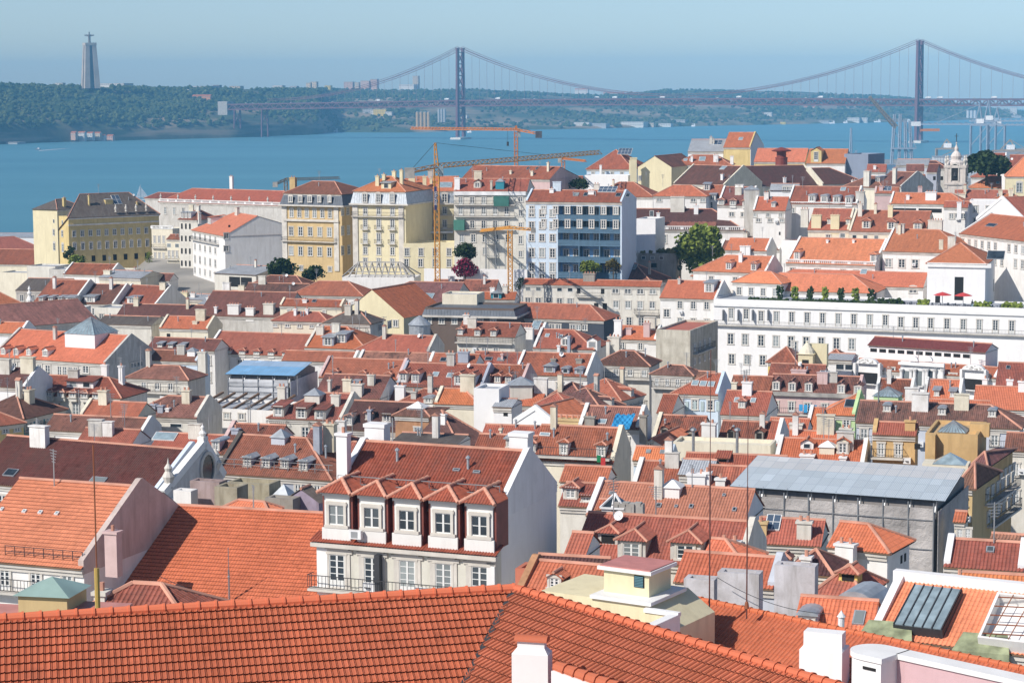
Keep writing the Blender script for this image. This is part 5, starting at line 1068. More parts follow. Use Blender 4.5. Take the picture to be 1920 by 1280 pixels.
H('fresh orange roof over cream wall left of the white chimney slab', 815,755,892,759,729,'O','c',D=292,e='ph',t=15,w=[(857,762,882,764,2,14,9,'s')])
h = H('tall blank white chimney slab house with stepped top', 888,731,931,733,0,'z','W',D=280,t=16,ax_='f',dep=5,name='white_slab_house',w=[]); 
H('white stepped house with dark window right of the blank white slab', 925,762,955,763,748,'z','W',D=278,t=16,e='gg',pitch=14,w=[(948,772,948,772,1,7,16,'k')])
H('bright orange roof behind the white chimney slabs', 930,757,1010,761,730,'O','w',D=300,e='gg',t=15)
H('large white gable wall with tall chimney stepping down to the right', 966,790,1042,797,0,'R','W',D=262,ax_='y',dep=9,pitch=33,e='p',name='white_stepped_gable',ch=[])
H('red hipped roof with pale ridges over white walls right of the white gable', 1006,757,1062,760,736,'R','w',D=282,t=20,e='hh',s=[(1075,764,1080,762,1,6,10,'w')],w=[(1052,768,1052,768,1,9,11,'k')])
mb = MB(); P = at(977,735,300); mb.box(-1.6,1.6,0,3,-5,1.0); o = mb.build('roof_shaft','plaster',None,WL['e'],P); mb = MB(); mb.pyramid(-1.6,1.6,0,3,1.0,1.1,0,.3); mb.build('zinc_cap','zinc',o); tag(o,'square roof shaft with wide zinc pyramid cap above the white gable','roof shaft')
for i,(xa,ya,xb,yb,yr,lab) in enumerate(((1092,783,1132,775,752,'brown hipped corner roof over pale walls, nearest house of the shaded street front'),(1128,768,1168,758,733,'brown hipped roof with dormer, middle house of the shaded street front'),(1164,750,1206,739,716,'reddish hipped roof, farthest house of the shaded street front'))):
    H(lab,xa,ya,xb,yb,yr,'bbR'[i],'g',D=268+i*19,e='hh',back=6,dm=[((xa+xb)/2,ya-8,11,12,'t','w')],w=[(xa+6,ya+13,xb-6,yb+12,3,5,15,'d'),(xa+6,ya+42,xb-6,yb+40,3,5,14,'w')],bal=[(xa+1,ya+24,xb,yb+23)])
H('brown hipped attic roof with pale ridges left of the street corner house', 1012,752,1098,757,716,'b','e',D=300,e='hh',t=20,w=[(1070,762,1090,763,2,8,8,'w')])
H('old brown hipped roof over grey house with four white doors', 1116,682,1219,687,657,'D','e',D=335,e='hh',t=18,w=[(1129,695,1208,700,4,8,15,'d')],bal=[(1118,706,1220,711)])
H('red roof strip with two black chimneys between parapets', 964,700,1100,706,661,'R','w',D=328,e='pp',t=17,dm=[(1030,698,22,12,'m','s','v'),(1060,700,15,10,'a','s','v'),(1085,701,16,10,'a','s','v')],ch=[(1037,680,9,9,'d'),(1085,682,11,11,'d')])
H('red roof with white skylight panes and white tiled dormer', 1000,651,1112,656,618,'R','w',D=365,e='ph',t=17,dm=[(1060,648,18,14,'g','w','W'),(1110,652,20,14,'g','h','W')],sk=[(1025,632,8,6,'l'),(1050,634,8,6,'l')],ch=[(1047,660,5,14,'W'),(1066,664,5,36,'v')])
H('small red roof with solar pane and beige chimneys left of the white skylight roof', 952,636,1010,639,607,'B','w',D=380,t=16,e='gp',sk=[(1002,618,16,16,'l')],ch=[(990,645,18,32,'w')],w=[(970,637,970,637,1,8,10,'k')])
h = H('dark blue house with long red roof hipped to the right', 956,594,1132,603,568,'R',(.07,.08,.10,.9),D=420,e='ph',t=21,name='dark_blue_house',w=[(1035,612,1047,613,2,9,10,'w'),(1074,613,1096,614,3,9,10,'w'),(975,606,990,607,2,7,8,'w')])
H('white house with orange roof and brick chimneys beside the beige blank block', 1148,634,1232,638,611,'O','w',D=375,t=18,e='pp',w=[(1167,648,1201,650,2,9,12,'w'),(1222,641,1222,641,1,10,5,'w')],ch=[(1158,634,14,36,'W'),(1178,628,11,15,'p'),(1212,632,12,28,'p'),(1150,660,22,30,'e')])
h = H('blank beige party wall block with broken tile cap in the centre right', 1230,620,1297,624,0,'R',(.60,.56,.47,.2),D=352,t=22,ax_='f',dep=16,name='party_wall_house',s=[(1302,650,1330,643,4,4,14,'d'),(1302,678,1330,668,4,4,14,'d')],cor=False)
balcony_run(h,1300,661,1334,652,side=1)
H('small tiled attic at the far end of the receding street by the convent wall', 1295,634,1332,636,625,'O','e',D=372,t=15,e='gh',w=[(1303,640,1325,640,3,5,8,'w')])
h = H('pale blue house with red roof and three skylights, grey shutters on its windows', 1262,736,1351,740,699,'R','b',D=303,e='hp',t=18,name='pale_blue_house',w=[(1274,757,1332,760,3,10,18,'w'),(1264,790,1330,793,3,10,9,'w')],sk=[(1302,723,13,9,'l'),(1317,724,13,9,'l'),(1332,725,13,9,'l')])
for x in (1288,1303,1317,1346): front_box(h,x-3,x+3,770,752,0,.12,'painted',(.42,.5,.5,1),'open_shutter')
H('white low annexe with red roof left of the pale blue house', 1233,772,1262,773,740,'R','w',D=296,t=18,e='gg',cor=False)
H('red roof with tiled dormer, blue skylights and white chimney right of the pale blue house', 1352,775,1442,780,733,'R','w',D=296,t=17,e='gg',dm=[(1391,764,14,13,'t','w')],sk=[(1380,754,9,8,'l'),(1411,755,10,8,'l')],ch=[(1400,742,18,28,'W')])
H('brown roof with white chimney and pinnacle below the convent wall', 1365,742,1445,746,705,'r','c',D=318,t=17,e='gg',ch=[(1376,735,10,20,'c')])

H('low beige street house with thin tile edge in front of the blank party wall', 1222,700,1302,705,684,'b','g',D=326,t=22,e='hh',w=[(1232,716,1290,719,4,6,14,'d')],bal=[(1224,725,1300,729)])
H('narrow worn house with brown eave at the street mouth below the party wall', 1304,712,1338,714,697,'b','e',D=322,t=22,e='gg',w=[(1312,724,1330,725,2,6,13,'d')])
# ================================================================ right middle and near houses
# neoclassical white building in front of the convent wall
h = H('ornate white theatre-like building with carved gables, paired columns and a row of eleven attic windows', 1600,690,1868,708,673,'R','W',D=352,e='gp',back=9,name='ornate_white_building',cat='public building',pitch=24,
  w=[(1672,702,1672,702,1,10,24,'w'),(1787,707,1787,707,1,11,14,'w')])
for xa,xb,yt in ((1613,1650,676),(1812,1848,688)):
    front_box(h,xa-6,xb+6,yt+42,yt+4,0,.9,'white',None,'pavilion')
    o = front_box(h,xa,xb,yt+40,yt+20,.9,.06,'dark',None,'arched_opening')
    o = front_box(h,xa-7,xa-2,yt+42,yt+2,.9,.7,'white',None,'scroll_buttress'); o = front_box(h,xb+2,xb+7,yt+43,yt+3,.9,.7,'white',None,'scroll_buttress')
    A = h.inv @ hit((xa+xb)/2,yt+4,root_pt(h,(0,0,0)),root_vec(h,(0,-1,0))); r = 1.75
    mb = MB(); mb.prism([(r*1.05*math.cos(math.pi*i/10),0,.95*math.sin(math.pi*i/10)) for i in range(11)],(0,-1.5,0),(0,-.6,0)); o = mb.build('carved_gable','white',h.root,None,(A.x,0,A.z))
    mb = MB()
    for k in range(16): a = random.uniform(.2,2.9); q = random.uniform(.2,.85); mb.box(r*q*math.cos(a)-.12,r*q*math.cos(a)+.12,-1.54,-1.49,.85*q*math.sin(a)-.03,.85*q*math.sin(a)+.08)
    mb.build('carving','concrete',o)
front_box(h,1690,1772,722,676,0,.5,'white',None,'central_bay'); front_box(h,1688,1774,682,677,.5,.5,'white',None,'entablature')
for x in (1693,1711,1718,1735,1741,1755,1770):
    A = h.inv @ hit(x,722,root_pt(h,(0,0,0)),root_vec(h,(0,-1,0))); B_ = h.inv @ hit(x,690,root_pt(h,(0,0,0)),root_vec(h,(0,-1,0)))
    mb = MB(); H2 = B_.z-A.z; mb.lathe([(.34,0),(.3,.3),(.26,H2-.5),(.42,H2-.1),(.42,H2)],n=8); mb.build('column','white',h.root,None,(A.x,-.85,A.z))
for x in (1702,1727,1748): front_box(h,x-6,x+6,722,694,.5,.04,'glass',None,'window')
for x in (1716,1743):
    A = h.inv @ hit(x,676,root_pt(h,(0,0,0)),root_vec(h,(0,-1,0))); mb = MB(); mb.prism([(.75*math.cos(math.pi*i/8),0,.8*math.sin(math.pi*i/8)) for i in range(9)],(0,-.8,0),(0,-.3,0)); mb.build('carved_gable','white',h.root,None,(A.x,0,A.z))
h2 = H('long attic block with dark red tiles and eleven small windows on the ornate white building', 1629,646,1848,660,632,(.23,.06,.055,.8),'W',D=356.5,e='gg',back=3,pitch=20,name='attic_block',cat='attic',cor=False,w=[(1638,657,1812,667,11,11,6.5,'k')])
H('white roofed glazed veranda left of the ornate white building', 1552,674,1606,678,663,'z','W',D=352,t=18,e='gg',pitch=10,w=[(1575,686,1592,687,2,16,14,'s')],name='glazed_veranda')
H('terracotta roofs with pink walls left of the yellow belfry', 1440,678,1500,682,650,'R','y',D=358,t=18,e='hh',w=[(1467,686,1467,686,1,5,4,'k')])
H('small red roof tip between the yellow belfry and the ornate building', 1545,672,1590,675,655,'R','C',D=360,t=18,e='hh')
P = at(1510,690,345); k = P.y/F; t = thing('yellow_belfry','small cream yellow bell turret with white bell shaped cap left of the ornate building','bell turret',P,-.35); mb = MB(); w_ = 14*k; mb.box(-w_,w_,0,2*w_,-6,26*k); mb.box(-w_-.2,w_+.2,-.2,2*w_+.2,26*k,27*k); mb.build('shaft','plaster',t,WL['C'])
mb = MB(); mb.lathe([(w_*1.1,27*k),(w_*.95,33*k),(w_*.45,42*k),(w_*.15,47*k),(.25,50*k),(0,51*k)],(0,w_,0),12); mb.build('bell_cap','plaster',t,WL['c']); mb = MB(); mb.box(-.55,.55,-.03,.02,3*k,16*k); mb.build('opening','dark',t); mb = MB(); mb.box(.2*w_,2.6*w_,1.5*w_,2.6*w_,0,44*k); mb.build('rear_block','plaster',t,WL['C'])
h = H('pinkish grey worn house with five gabled dormers and washing on its balcony', 1442,733,1622,742,702,'B','p',D=318,e='gp',t=17,name='dormer_row_house',dm=[(1455,731,15,16,'g','w'),(1485,733,15,16,'g','w'),(1516,734,15,16,'g','w'),(1577,737,15,16,'g','w'),(1608,739,15,16,'g','w')],w=[(1454,762,1484,764,2,9,19,'d'),(1514,762,1546,764,2,9,16,'w')],bal=[(1442,773,1560,779)],sk=[(1545,708,20,12,'s')])
front_box(h,1442,1622,740,733,0,.5,'concrete',None,'gutter_band')
mb = MB()
A = h.inv @ hit(1515,757,root_pt(h,(0,0,0)),root_vec(h,(0,-1,0)))
for i,x in enumerate((-1.2,-.5,.3,.9)): mb.box(A.x+x,A.x+x+.55,-.85,-.8,A.z-1.0-.2*(i%2),A.z)
P_ = mb.build('hung_washing','blue_tarp',h.root)
tag(P_,None,None)
H('long red roof with chimneys behind the row of gabled dormers', 1440,708,1550,713,682,'R','p',D=340,t=17,e='gg',ch=[(1497,704,28,12,'R' if 0 else 'p')])
H('worn red roof between dark parapets right of the gabled dormers', 1640,741,1722,746,711,'r','w',D=308,t=17,e='pp')
H('bright orange roof with two tiny grey dormers between parapets', 1730,748,1815,753,712,'O','w',D=304,t=17,e='pp',dm=[(1756,742,10,11,'s','w','g'),(1786,744,10,11,'s','w','g')])
H('orange roof with white chimneys at the right border under the ornate building', 1825,764,1960,772,724,'O','w',D=298,t=17,e='gg',ch=[(1847,722,11,14,'W'),(1893,724,11,14,'W'),(1915,735,12,22,'W')])
H('dark red roof in the shade right of the ornate white building', 1868,722,1960,728,680,'R','w',D=325,t=17,e='gg',sk=[(1890,692,8,6)])
H('orange roof strip with bright yellow plastic sheet', 1694,764,1870,770,748,'O','w',D=292,t=15,e='gg')
h = H('apple green house with orange hipped roof and dark glass roof window', 1540,775,1614,780,735,'O','n',D=272,t=19,e='hp',name='green_house',w=[(1559,791,1587,793,2,11,16,'w')],sk=[(1593,764,22,14)],ch=[(1585,815,22,14,'e')])
lantern(h,1661,748,46,5,'n','pale_glass',.35)
h = H('long mottled brown roof with three small white arched dormers over a grey blue house', 1606,790,1930,808,752,'b','l',D=258,e='gh',t=17,name='long_brown_roof_house',dm=[(1663,771,14,13,'a','w','W'),(1766,777,14,13,'a','w','W'),(1860,781,14,13,'a','w','W')],w=[(1620,815,1620,815,1,13,26,'a'),(1865,824,1900,826,2,13,20,'a')],bal=[(1608,829,1640,830),(1855,838,1910,842)])
H('orange roof sloping down beside the green house with parapet', 1510,806,1545,808,765,'O','w',D=266,t=17,e='pg')
H('orange roofs with stone chimney left of the green house', 1440,808,1520,812,784,'O','w',D=258,t=17,e='gg',ch=[(1492,806,24,14,'e')])
H('orange strip roof below the green house wall', 1478,825,1606,832,808,'O','w',D=245,t=15,e='gg')
h = H('red roof with gabled dormers, white lantern and stone vents left of the ochre house', 1452,866,1632,875,822,'O','w',D=222,t=16,e='pp',dm=[(1513,842,24,12,'g','s','w'),(1580,850,24,22,'g','w','c')],ch=[(1513,864,26,14,'W'),(1580,868,12,14,'W')]); lantern(h,1550,852,28,14,'c','white',.4)
H('dark red roof in shade with steep parapet right of the weathered tile roof', 1438,832,1466,834,790,'R','w',D=236,t=17,e='gp')
H('blotchy weathered tile roof with dark dormers and tall white chimneys, right one', 1345,834,1442,839,790,'r','c',D=238,t=16,e='gg',dm=[(1370,823,14,15,'g','k','d'),(1423,826,16,17,'g','k','d')],ch=[(1328,835,26,44,'w')])
H('blotchy weathered tile roof with dark dormers, left one beside the slanted parapet', 1222,824,1316,829,779,'r','c',D=244,t=16,e='pg',dm=[(1245,812,14,10,'g','k','d'),(1292,824,16,14,'g','k','d')])
h = H('low flat cream roof terrace with steel flues in front of the weathered tiles', 1262,832,1452,842,0,'c','c',D=228,ax_='f',t=16,dep=4,w=[(1357,850,1357,850,1,11,4,'k'),(1403,853,1403,853,1,9,4,'k')])
for px,lab in ((1300,'tall steel flue with cowl on the flat cream terrace, left'),(1382,'steel flue pair with cowls on the flat cream terrace, right')):
    mb = MB(); P = at(px,847,222); mb.beam((0,0,-1),(0,0,2.3),.16,n=8); mb.lathe([(.35,2.3),(.3,2.5),(0,2.65)],n=8); tag(mb.build('steel_flue','steel',None,None,P),lab,'flue')
h = H('small white gable with striped orange roof turned to the right', 1203,832,1243,836,0,'S','W',D=236,t=24,ax_='y',dep=9,pitch=26,e='g',w=[(1218,834,1218,834,1,8,11,'w')])
h = H('pale blue and white house with orange roof and two roof windows', 1188,860,1262,864,838,'S','b',D=222,t=15,e='gp',sk=[(1215,850,9,6),(1241,851,9,6)])
h = H('two tier orange mansard roof with tiled dormer doors and a hanging green and red flag', 1000,857,1152,866,798,'R','c',D=212,t=18,e='gp',pitch=40,dm=[(1057,853,17,24,'t','d','W'),(1127,858,17,24,'t','d','W'),(998,846,14,16,'t','w','W')],w=[(1089,870,1089,870,1,11,13,'w'),(1060,866,1060,866,1,11,6,'w')],bal=[(1001,851,1146,860)],sk=[(1021,818,20,6,'l')])
A = h.inv @ hit(1127,856,root_pt(h,(0,-1.2,0)),root_vec(h,(0,-1,0))); mb = MB(); mb.box(A.x-.42,A.x-.02,-1.25,-1.2,A.z-.55,A.z+.15); o = mb.build('flag','painted',None,(.0,.18,.06,1),(h.root.location.x,h.root.location.y,h.root.location.z),h.root.rotation_euler.z); mb = MB(); mb.box(A.x-.02,A.x+.45,-1.25,-1.2,A.z-.85,A.z-.1); mb.build('red_half','painted',o,(.5,.03,.03,1)); tag(o,'green and red flag hanging from a dormer rail on the orange mansard','flag')
H('brown roof with a sagging blue tarpaulin next to grey shafts', 1085,798,1200,803,762,'b','w',D=235,t=16,e='pp',sk=[(1128,795,16,8,'l')],ch=[(1105,800,19,22,'d'),(1205,812,13,36,'d')])
its = []
for k in range(60):
    P = at(1145+random.uniform(0,44),800-random.uniform(0,28),231.5-random.uniform(0,1)); its.append((P.x,P.y,P.z,random.uniform(.5,.9),random.uniform(.25,.45)))
mb = MB(); P0 = [at(x,y,d) for x,y,d in ((1144,802,230),(1175,802,228),(1178,788,230),(1180,772,232),(1152,774,234))]
tarp = bmesh.new(); g_ = 14; vs = []
for j in range(g_):
    for i in range(g_):
        P = at(1144+i*36/(g_-1)+j*.9,803-j*2.2,229+j*.35); P.z += .10*math.sin(i*1.9+j*.6)*math.sin(j*1.3)-.15*math.sin(math.pi*i/(g_-1)); vs.append(tarp.verts.new(P))
for j in range(g_-1):
    for i in range(g_-1): tarp.faces.new((vs[j*g_+i],vs[j*g_+i+1],vs[(j+1)*g_+i+1],vs[(j+1)*g_+i]))
me = bpy.data.meshes.new('tarpaulin'); tarp.to_mesh(me); tarp.free(); me.materials.append(MT['blue_tarp']); o = link('tarpaulin',me); md = o.modifiers.new('s','SOLIDIFY'); md.thickness = .05; tag(o,'crumpled bright blue tarpaulin spread over the brown roof','tarpaulin')
H('cream block and small red roof before the dark corner house', 1042,792,1090,795,780,'O','k',D=242,t=16,e='gg',ch=[(1065,800,44,16,'k')])
H('long red tile roof running right under the white gable steps', 905,815,1040,820,797,'R','w',D=240,t=15,e='gg',ch=[])
H('red roof with dark blue gutter wall left of the white stepped gable base', 890,842,1000,848,815,'R','g',D=220,t=15,e='gg',dm=[(955,838,12,16,'s','w')],ch=[(938,805,3,4,'c')])
H('dull red ridge roof right of the large white gable wall, upper', 1052,900,1136,905,874,'R','w',D=198,t=16,e='gg')
H('red roof with broad tiled dormer right of the large white gable wall, lower', 1050,945,1128,951,906,'R','e',D=184,t=16,e='gg',dm=[(1070,934,30,20,'t','w','g'),(1099,940,18,12,'r','w','c')])
H('red roof between a slanted white parapet and a grey sheet roof', 1186,908,1292,914,865,'R','w',D=200,t=16,e='pg')
H('pale grey standing seam sheet roof among red tiles', 1274,888,1338,891,862,'z','e',D=196,t=16,e='gg',pitch=20)
H('red roof with chimneys running to the netted scaffold', 1285,866,1480,875,850,'R','w',D=215,t=14,e='gg',dm=[(1355,866,22,8,'r','k','p')])
H('red roof behind two white chimney slabs by the netted scaffold', 1322,912,1405,916,874,'R','w',D=190,t=15,e='gg',ch=[(1305,912,34,26,'W'),(1325,910,14,28,'W'),(1350,914,18,20,'w')])
h = H('big pale orange tiled roof with white walled lantern and slanted white parapet', 1100,962,1395,980,904,'P','W',D=172,e='pg',name='pale_orange_house',sk=[(1146,928,10,5),(1234,952,10,7),(1267,952,6,4),(1295,953,8,6),(1376,959,8,6),(1357,931,6,4)]); lantern(h,1256,934,36,20,'w','white',.42)
H('white roof hut with triangular glass gable and rubble wall on the pale orange roof', 1122,952,1160,955,938,'R','W',D=166,t=16,e='gg'); 
P = at(1148,957,160); t = thing('glass_pyramid_skylight','small pyramid skylight with white frame beside the rubble wall','skylight',P,-.3); mb = MB(); mb.box(-.85,.85,0,1.7,-2,.2); mb.build('kerb','white',t); mb = MB(); mb.pyramid(-.8,.8,.05,1.65,.2,.95); mb.build('glazing','glass',t); mb = MB()
for a,b in (((-.95,-.1,.2),(0,.85,1.17)),((.95,-.1,.2),(0,.85,1.17)),((-.95,1.8,.2),(0,.85,1.17)),((-.95,-.1,.2),(.95,-.1,.2)),((0,-.1,.2),(0,.85,1.17))): mb.beam(a,b,.07)
mb.build('glazing_frame','white_paint',t)
P = at(1177,965,160); mb = MB(); rg = random.Random(2)
for i in range(14): x = rg.uniform(-1,1); mb.box(x-.25,x+.25,-.3+rg.uniform(-.2,.1),.4,-2,rg.uniform(.7,1.1))
mb.box(-1.2,1.2,-.2,.5,-3,.6); tag(mb.build('rubble_wall','concrete',None,None,P,-.3),'crumbling grey rubble wall stub on the pale orange roof','wall')
h = H('long red roof with two big tiled dormers on stained walls', 1076,1042,1400,1062,963,'R','e',D=150,e='gp',t=18,name='big_dormer_house',dm=[(1184,1046,54,34,'t','w','g'),(1285,1050,58,34,'t','w','g'),(1140,1020,38,22,'t','k','g')],ch=[(1365,1044,40,32,'w')])
H('low rusty red roof tucked under the large white gable', 1062,1036,1096,1038,1000,'R','W',D=140,t=18,e='gg')
H('dark red felt roof in the shadow of the large white gable', 1000,1078,1130,1085,1042,'D','l',D=132,t=16,e='gg')
H('red roof with tilted solar panel and concrete chimney left of the netting', 1420,1015,1550,1021,972,'R','e',D=164,t=15,e='gg',sk=[(1447,995,28,26,'s')],ch=[(1507,1012,27,38,'e'),(1425,1005,24,30,'k')])
h = H('orange ribbed hip roof house turned to the street before the netting', 1555,1022,1680,1046,980,'O','w',D=150,e='gh',t=30,s=[(1690,1050,1697,1040,2,6,18,'k')],ch=[(1582,1050,36,34,'w')])
H('dark red clustered tile roofs with white vent left of the orange ribbed roof', 1480,1070,1570,1076,1030,'D','w',D=138,t=20,e='hh',ch=[(1510,1070,18,30,'w')],dm=[(1470,1058,20,12,'t','k')])
H('striped red roof falling towards the yellow street wall', 1530,1112,1625,1125,1058,'R','y',D=130,t=26,e='hh',s=[(1630,1125,1640,1112,2,8,18,'w')],dm=[(1590,1090,36,16,'t','k')])
H('orange roof with hipped left end between the dish aerial and the antenna masts', 1268,1086,1462,1108,1036,'O','l',D=132,e='gp',t=20,name='antenna_roof_house')
H('striped orange gable roof with ochre verge behind the antenna mast', 1318,1050,1400,1058,1012,'O','y',D=142,t=26,e='gh')
for lab,xa,ya,xb,yb,D_ in (('stained lavender grey party wall with slanted shadow, left part',1282,1092,1345,1098,121),('pale lavender party wall with stepped right edge in the middle',1345,1080,1432,1086,119),('lavender rooftop wall with air conditioner right of the stepped wall',1452,1066,1540,1074,125)):
    H(lab,xa,ya,xb,yb,0,'z',(.62,.60,.62,.15),D=D_,ax_='f',t=18,dep=1.2,name='party_wall',cat='wall',cor=False)
H('bright orange roof with arched zinc dormer and black roof window', 1488,1188,1648,1206,1120,'O','v',D=118,e='gg',t=18,dm=[(1514,1178,36,28,'a','w','v')],sk=[(1608,1172,22,22)],name='zinc_dormer_house')
mb = MB(); P = at(1577,1190,110); mb.beam((0,0,-1),(0,0,1.0),.17,n=10); mb.lathe([(.24,1.0),(.1,1.2),(0,1.35)],n=10); tag(mb.build('vent_pipe','white_paint',None,None,P),'white round vent pipe on the bright orange roof','vent pipe')
mb = MB(); P = at(1602,1140,121); mb.prism([(1.3*math.cos(math.pi*i/8),0,1.0*math.sin(math.pi*i/8)) for i in range(9)],(0,0,0),(0,3,0)); tag(mb.build('barrel_vault','zinc',None,None,P,-.5),'grey zinc barrel vault roof behind the bright orange roof','roof vault')
H('red hipped strip roof with vent pipes beside the white parapet', 1640,1132,1730,1150,1092,'R','w',D=128,t=24,e='hg',ch=[(1722,1110,6,20,'W'),(1731,1106,5,18,'W')])
h = H('large orange roof with black glazed skylight and white curved parapet at the right', 1632,1188,1965,1228,1086,'S','W',D=112,e='pg',name='black_skylight_house',pitch=24)
p,d = on_roof(h,1722,1192); sl_ = math.atan(h.tp); mb = MB(); mb.box(-1.35,1.35,0,3.9,-.1,.55); o = mb.build('skylight','iron',h.root,None,p); o.rotation_euler.x = sl_*.9
mb = MB(); mb.box(-1.3,1.3,.05,3.85,.55,.6); pl = mb.build('pane','pale_glass',o); mb = MB()
for i in range(6): x = -1.3+2.6*i/5; mb.box(x-.03,x+.03,0,3.9,.6,.66)
mb.build('glazing_bar','iron',o)
mb = MB(); mb.box(-.2,h.L,h.wd-.25,h.wd+.35,h.he+h.hr-.6,h.he+h.hr+.55); mb.build('ridge_parapet','plaster',h.root,WL['W'])
p,d = on_roof(h,1892,1222); mb = MB()
for a in ((-1.6,-1.45,0,4),(1.45,1.6,0,4),(-1.45,1.45,0,.15),(-1.45,1.45,3.85,4)): mb.box(a[0],a[1],a[2],a[3],-.5,.75)
o = mb.build('light_well','plaster',h.root,WL['w'],p); o.rotation_euler.x = sl_; mb = MB(); mb.box(-1.45,1.45,.15,3.85,-.2,.1); mb.build('well_floor','white',o); mb = MB()
for i in range(5): y = .4+i*.8; mb.beam((-1.5,y,.72),(1.5,y+.3,.72),.025)
for i in range(3): x = -1+i; mb.beam((x,.1,.75),(x+.3,3.9,.75),.02)
mb.build('rusty_bar','rust',o)
for px,py,lab in ((1658,1206,'mossy green slab leaning on the orange roof, left'),(1838,1230,'mossy green slab leaning on the orange roof, right')):
    p,d = on_roof(h,px,py); q = root_pt(h,p); mb = MB(); mb.hexa([(-1.5,0,-.3),(1.5,-.1,-.3),(1.5,1.2,-.3),(-1.5,1.2,-.3),(-1.5,0,.2),(1.5,-.1,.25),(1.2,1.1,1.0),(-1.1,1.1,.95)]); o = mb.build('mossy_slab','moss',None,None,q,h.root.rotation_euler.z+.1) if 'moss' in MT else mb.build('mossy_slab',(simple('moss',(.30,.33,.2),.9,var=.5,scale=1.5) and 'moss'),None,None,q,h.root.rotation_euler.z+.1); tag(o,lab,'slab')
H('red roof over white cornice with roof window at the right border', 1770,1058,1945,1072,1012,'R','W',D=140,t=18,e='pp',sk=[(1856,1036,15,9,'d')],ch=[(1798,1100,30,24,'e')])
H('bright orange roof strip between white parapets at the right border', 1805,1100,1960,1112,1075,'S','W',D=126,t=16,e='gg')
H('white house corner with pink flat roof at the right border above the street', 1860,1008,1940,1014,1002,'p','W',D=152,t=20,e='gg',pitch=10,w=[(1895,1030,1895,1030,1,12,16,'w')])
# ochre group and the street corner
h = H('ochre house with balcony, wooden eave and red tiled roof patch', 1636,812,1730,818,792,'R','h',D=222,t=16,e='pg',name='ochre_house',w=[(1652,842,1684,844,2,10,26,'d'),(1720,836,1720,836,1,9,12,'k')],bal=[(1634,856,1694,858)],ch=[(1706,808,19,22,'h')])
h = H('tall ochre windowless block with white pyramid lantern and stepped wall', 1735,816,1850,826,0,'h','h',D=212,ax_='f',t=18,dep=9,name='ochre_block'); 
lantern(h,1785,812,48,2,'c','pale_glass',.4); front_box(h,1738,1756,872,812,0,1.1,None or 'plaster','h','buttress')
mb = MB(); front_box(h,1812,1850,826,802,-4,1.2,'plaster','h','chimney_block')
P = at(1763,872,200); t = thing('white_roof_lantern','low white glazed pyramid on a beige box before the ochre block','skylight',P,-.3); mb = MB(); mb.box(-1.7,2.6,0,2.6,-6,.1); mb.build('box','plaster',t,WL['c']); mb = MB(); mb.pyramid(-.6,2.2,.1,2.3,.1,1.0); mb.build('glazing','pale_glass',t)
h = H('mossy hipped corner house with yellow street front and dark balconies', 1797,912,1842,922,868,'b','k',D=196,t=27,e='hh',back=6,name='street_corner_house',w=[(1806,940,1806,940,1,12,14,'w'),(1806,985,1806,985,1,12,16,'h')],s=[(1850,956,1898,868,6,7,20,'d'),(1852,998,1900,910,6,7,20,'d')])
balcony_run(h,1846,972,1900,884,side=1); balcony_run(h,1850,1012,1902,925,side=1)
H('taller ochre street house with brown roof rising behind the mossy corner house', 1826,872,1866,878,848,'b','h',D=206,t=27,e='hh',back=9,s=[(1876,905,1900,868,4,7,20,'d'),(1878,945,1902,908,4,7,20,'d')])
H('beige palace front across the street at the right border', 1885,842,1960,850,812,'B','e',D=232,t=18,e='gg',w=[(1905,880,1905,880,1,10,24,'w'),(1905,930,1905,930,1,10,24,'w')])
H('low shop house with small orange awning roof at the foot of the netting', 1790,975,1828,980,960,'O','c',D=178,t=20,e='gg',w=[(1800,1000,1815,1000,2,7,16,'w')])
# ---- scaffold with netting and sheet roof
mt, n, p = nodes('sheet'); uv = N(n,'UVMap'); sp = N(n,'SeparateXYZ'); n.links.new(uv.outputs[0],sp.inputs[0]); cu = N(n,'CombineXYZ')
n.links.new(mathn(n,'FLOOR',mathn(n,'DIVIDE',sp.outputs[0],1.05)),cu.inputs[0]); n.links.new(mathn(n,'FLOOR',mathn(n,'DIVIDE',sp.outputs[1],1.9)),cu.inputs[1]); wn = N(n,'TexWhiteNoise'); n.links.new(cu.outputs[0],wn.inputs[0])
oi = N(n,'ObjectInfo'); c = mixc(n,1.0,oi.outputs['Color'],ramp(n,wn.outputs[0],[(0,.88),(.9,1.05),(1,1.2)]),'MULTIPLY')
e1 = mathn(n,'LESS_THAN',mathn(n,'FRACT',mathn(n,'DIVIDE',sp.outputs[0],1.05)),.035); e2 = mathn(n,'LESS_THAN',mathn(n,'FRACT',mathn(n,'DIVIDE',sp.outputs[1],1.9)),.03); c = mixc(n,mathn(n,'MAXIMUM',e1,e2),c,(.30,.36,.41,1))
n.links.new(c,p.inputs['Base Color']); p.inputs['Roughness'].default_value = .45
bp = N(n,'Bump',i_Strength=.5,i_Distance=.03); n.links.new(mathn(n,'SINE',mathn(n,'MULTIPLY',sp.outputs[0],40.0)),bp.inputs['Height']); n.links.new(bp.outputs[0],p.inputs['Normal']); MT['sheet'] = mt
simple('netting',(.46,.43,.41),.9,var=.35,scale=.35); n = MT['netting'].node_tree; a = N(n,'TexNoise',i_Scale=.9,i_Detail=6.0,i_Roughness=.7); n.links.new(N(n,'TexCoord').outputs['Object'],a.inputs[0]); bp = N(n,'Bump',i_Strength=.8,i_Distance=.35); n.links.new(a.outputs[0],bp.inputs['Height']); n.links.new(bp.outputs[0],n.nodes['Principled BSDF'].inputs['Normal'])
simple('white_netting',(.55,.56,.58),.9,var=.3,scale=.5)
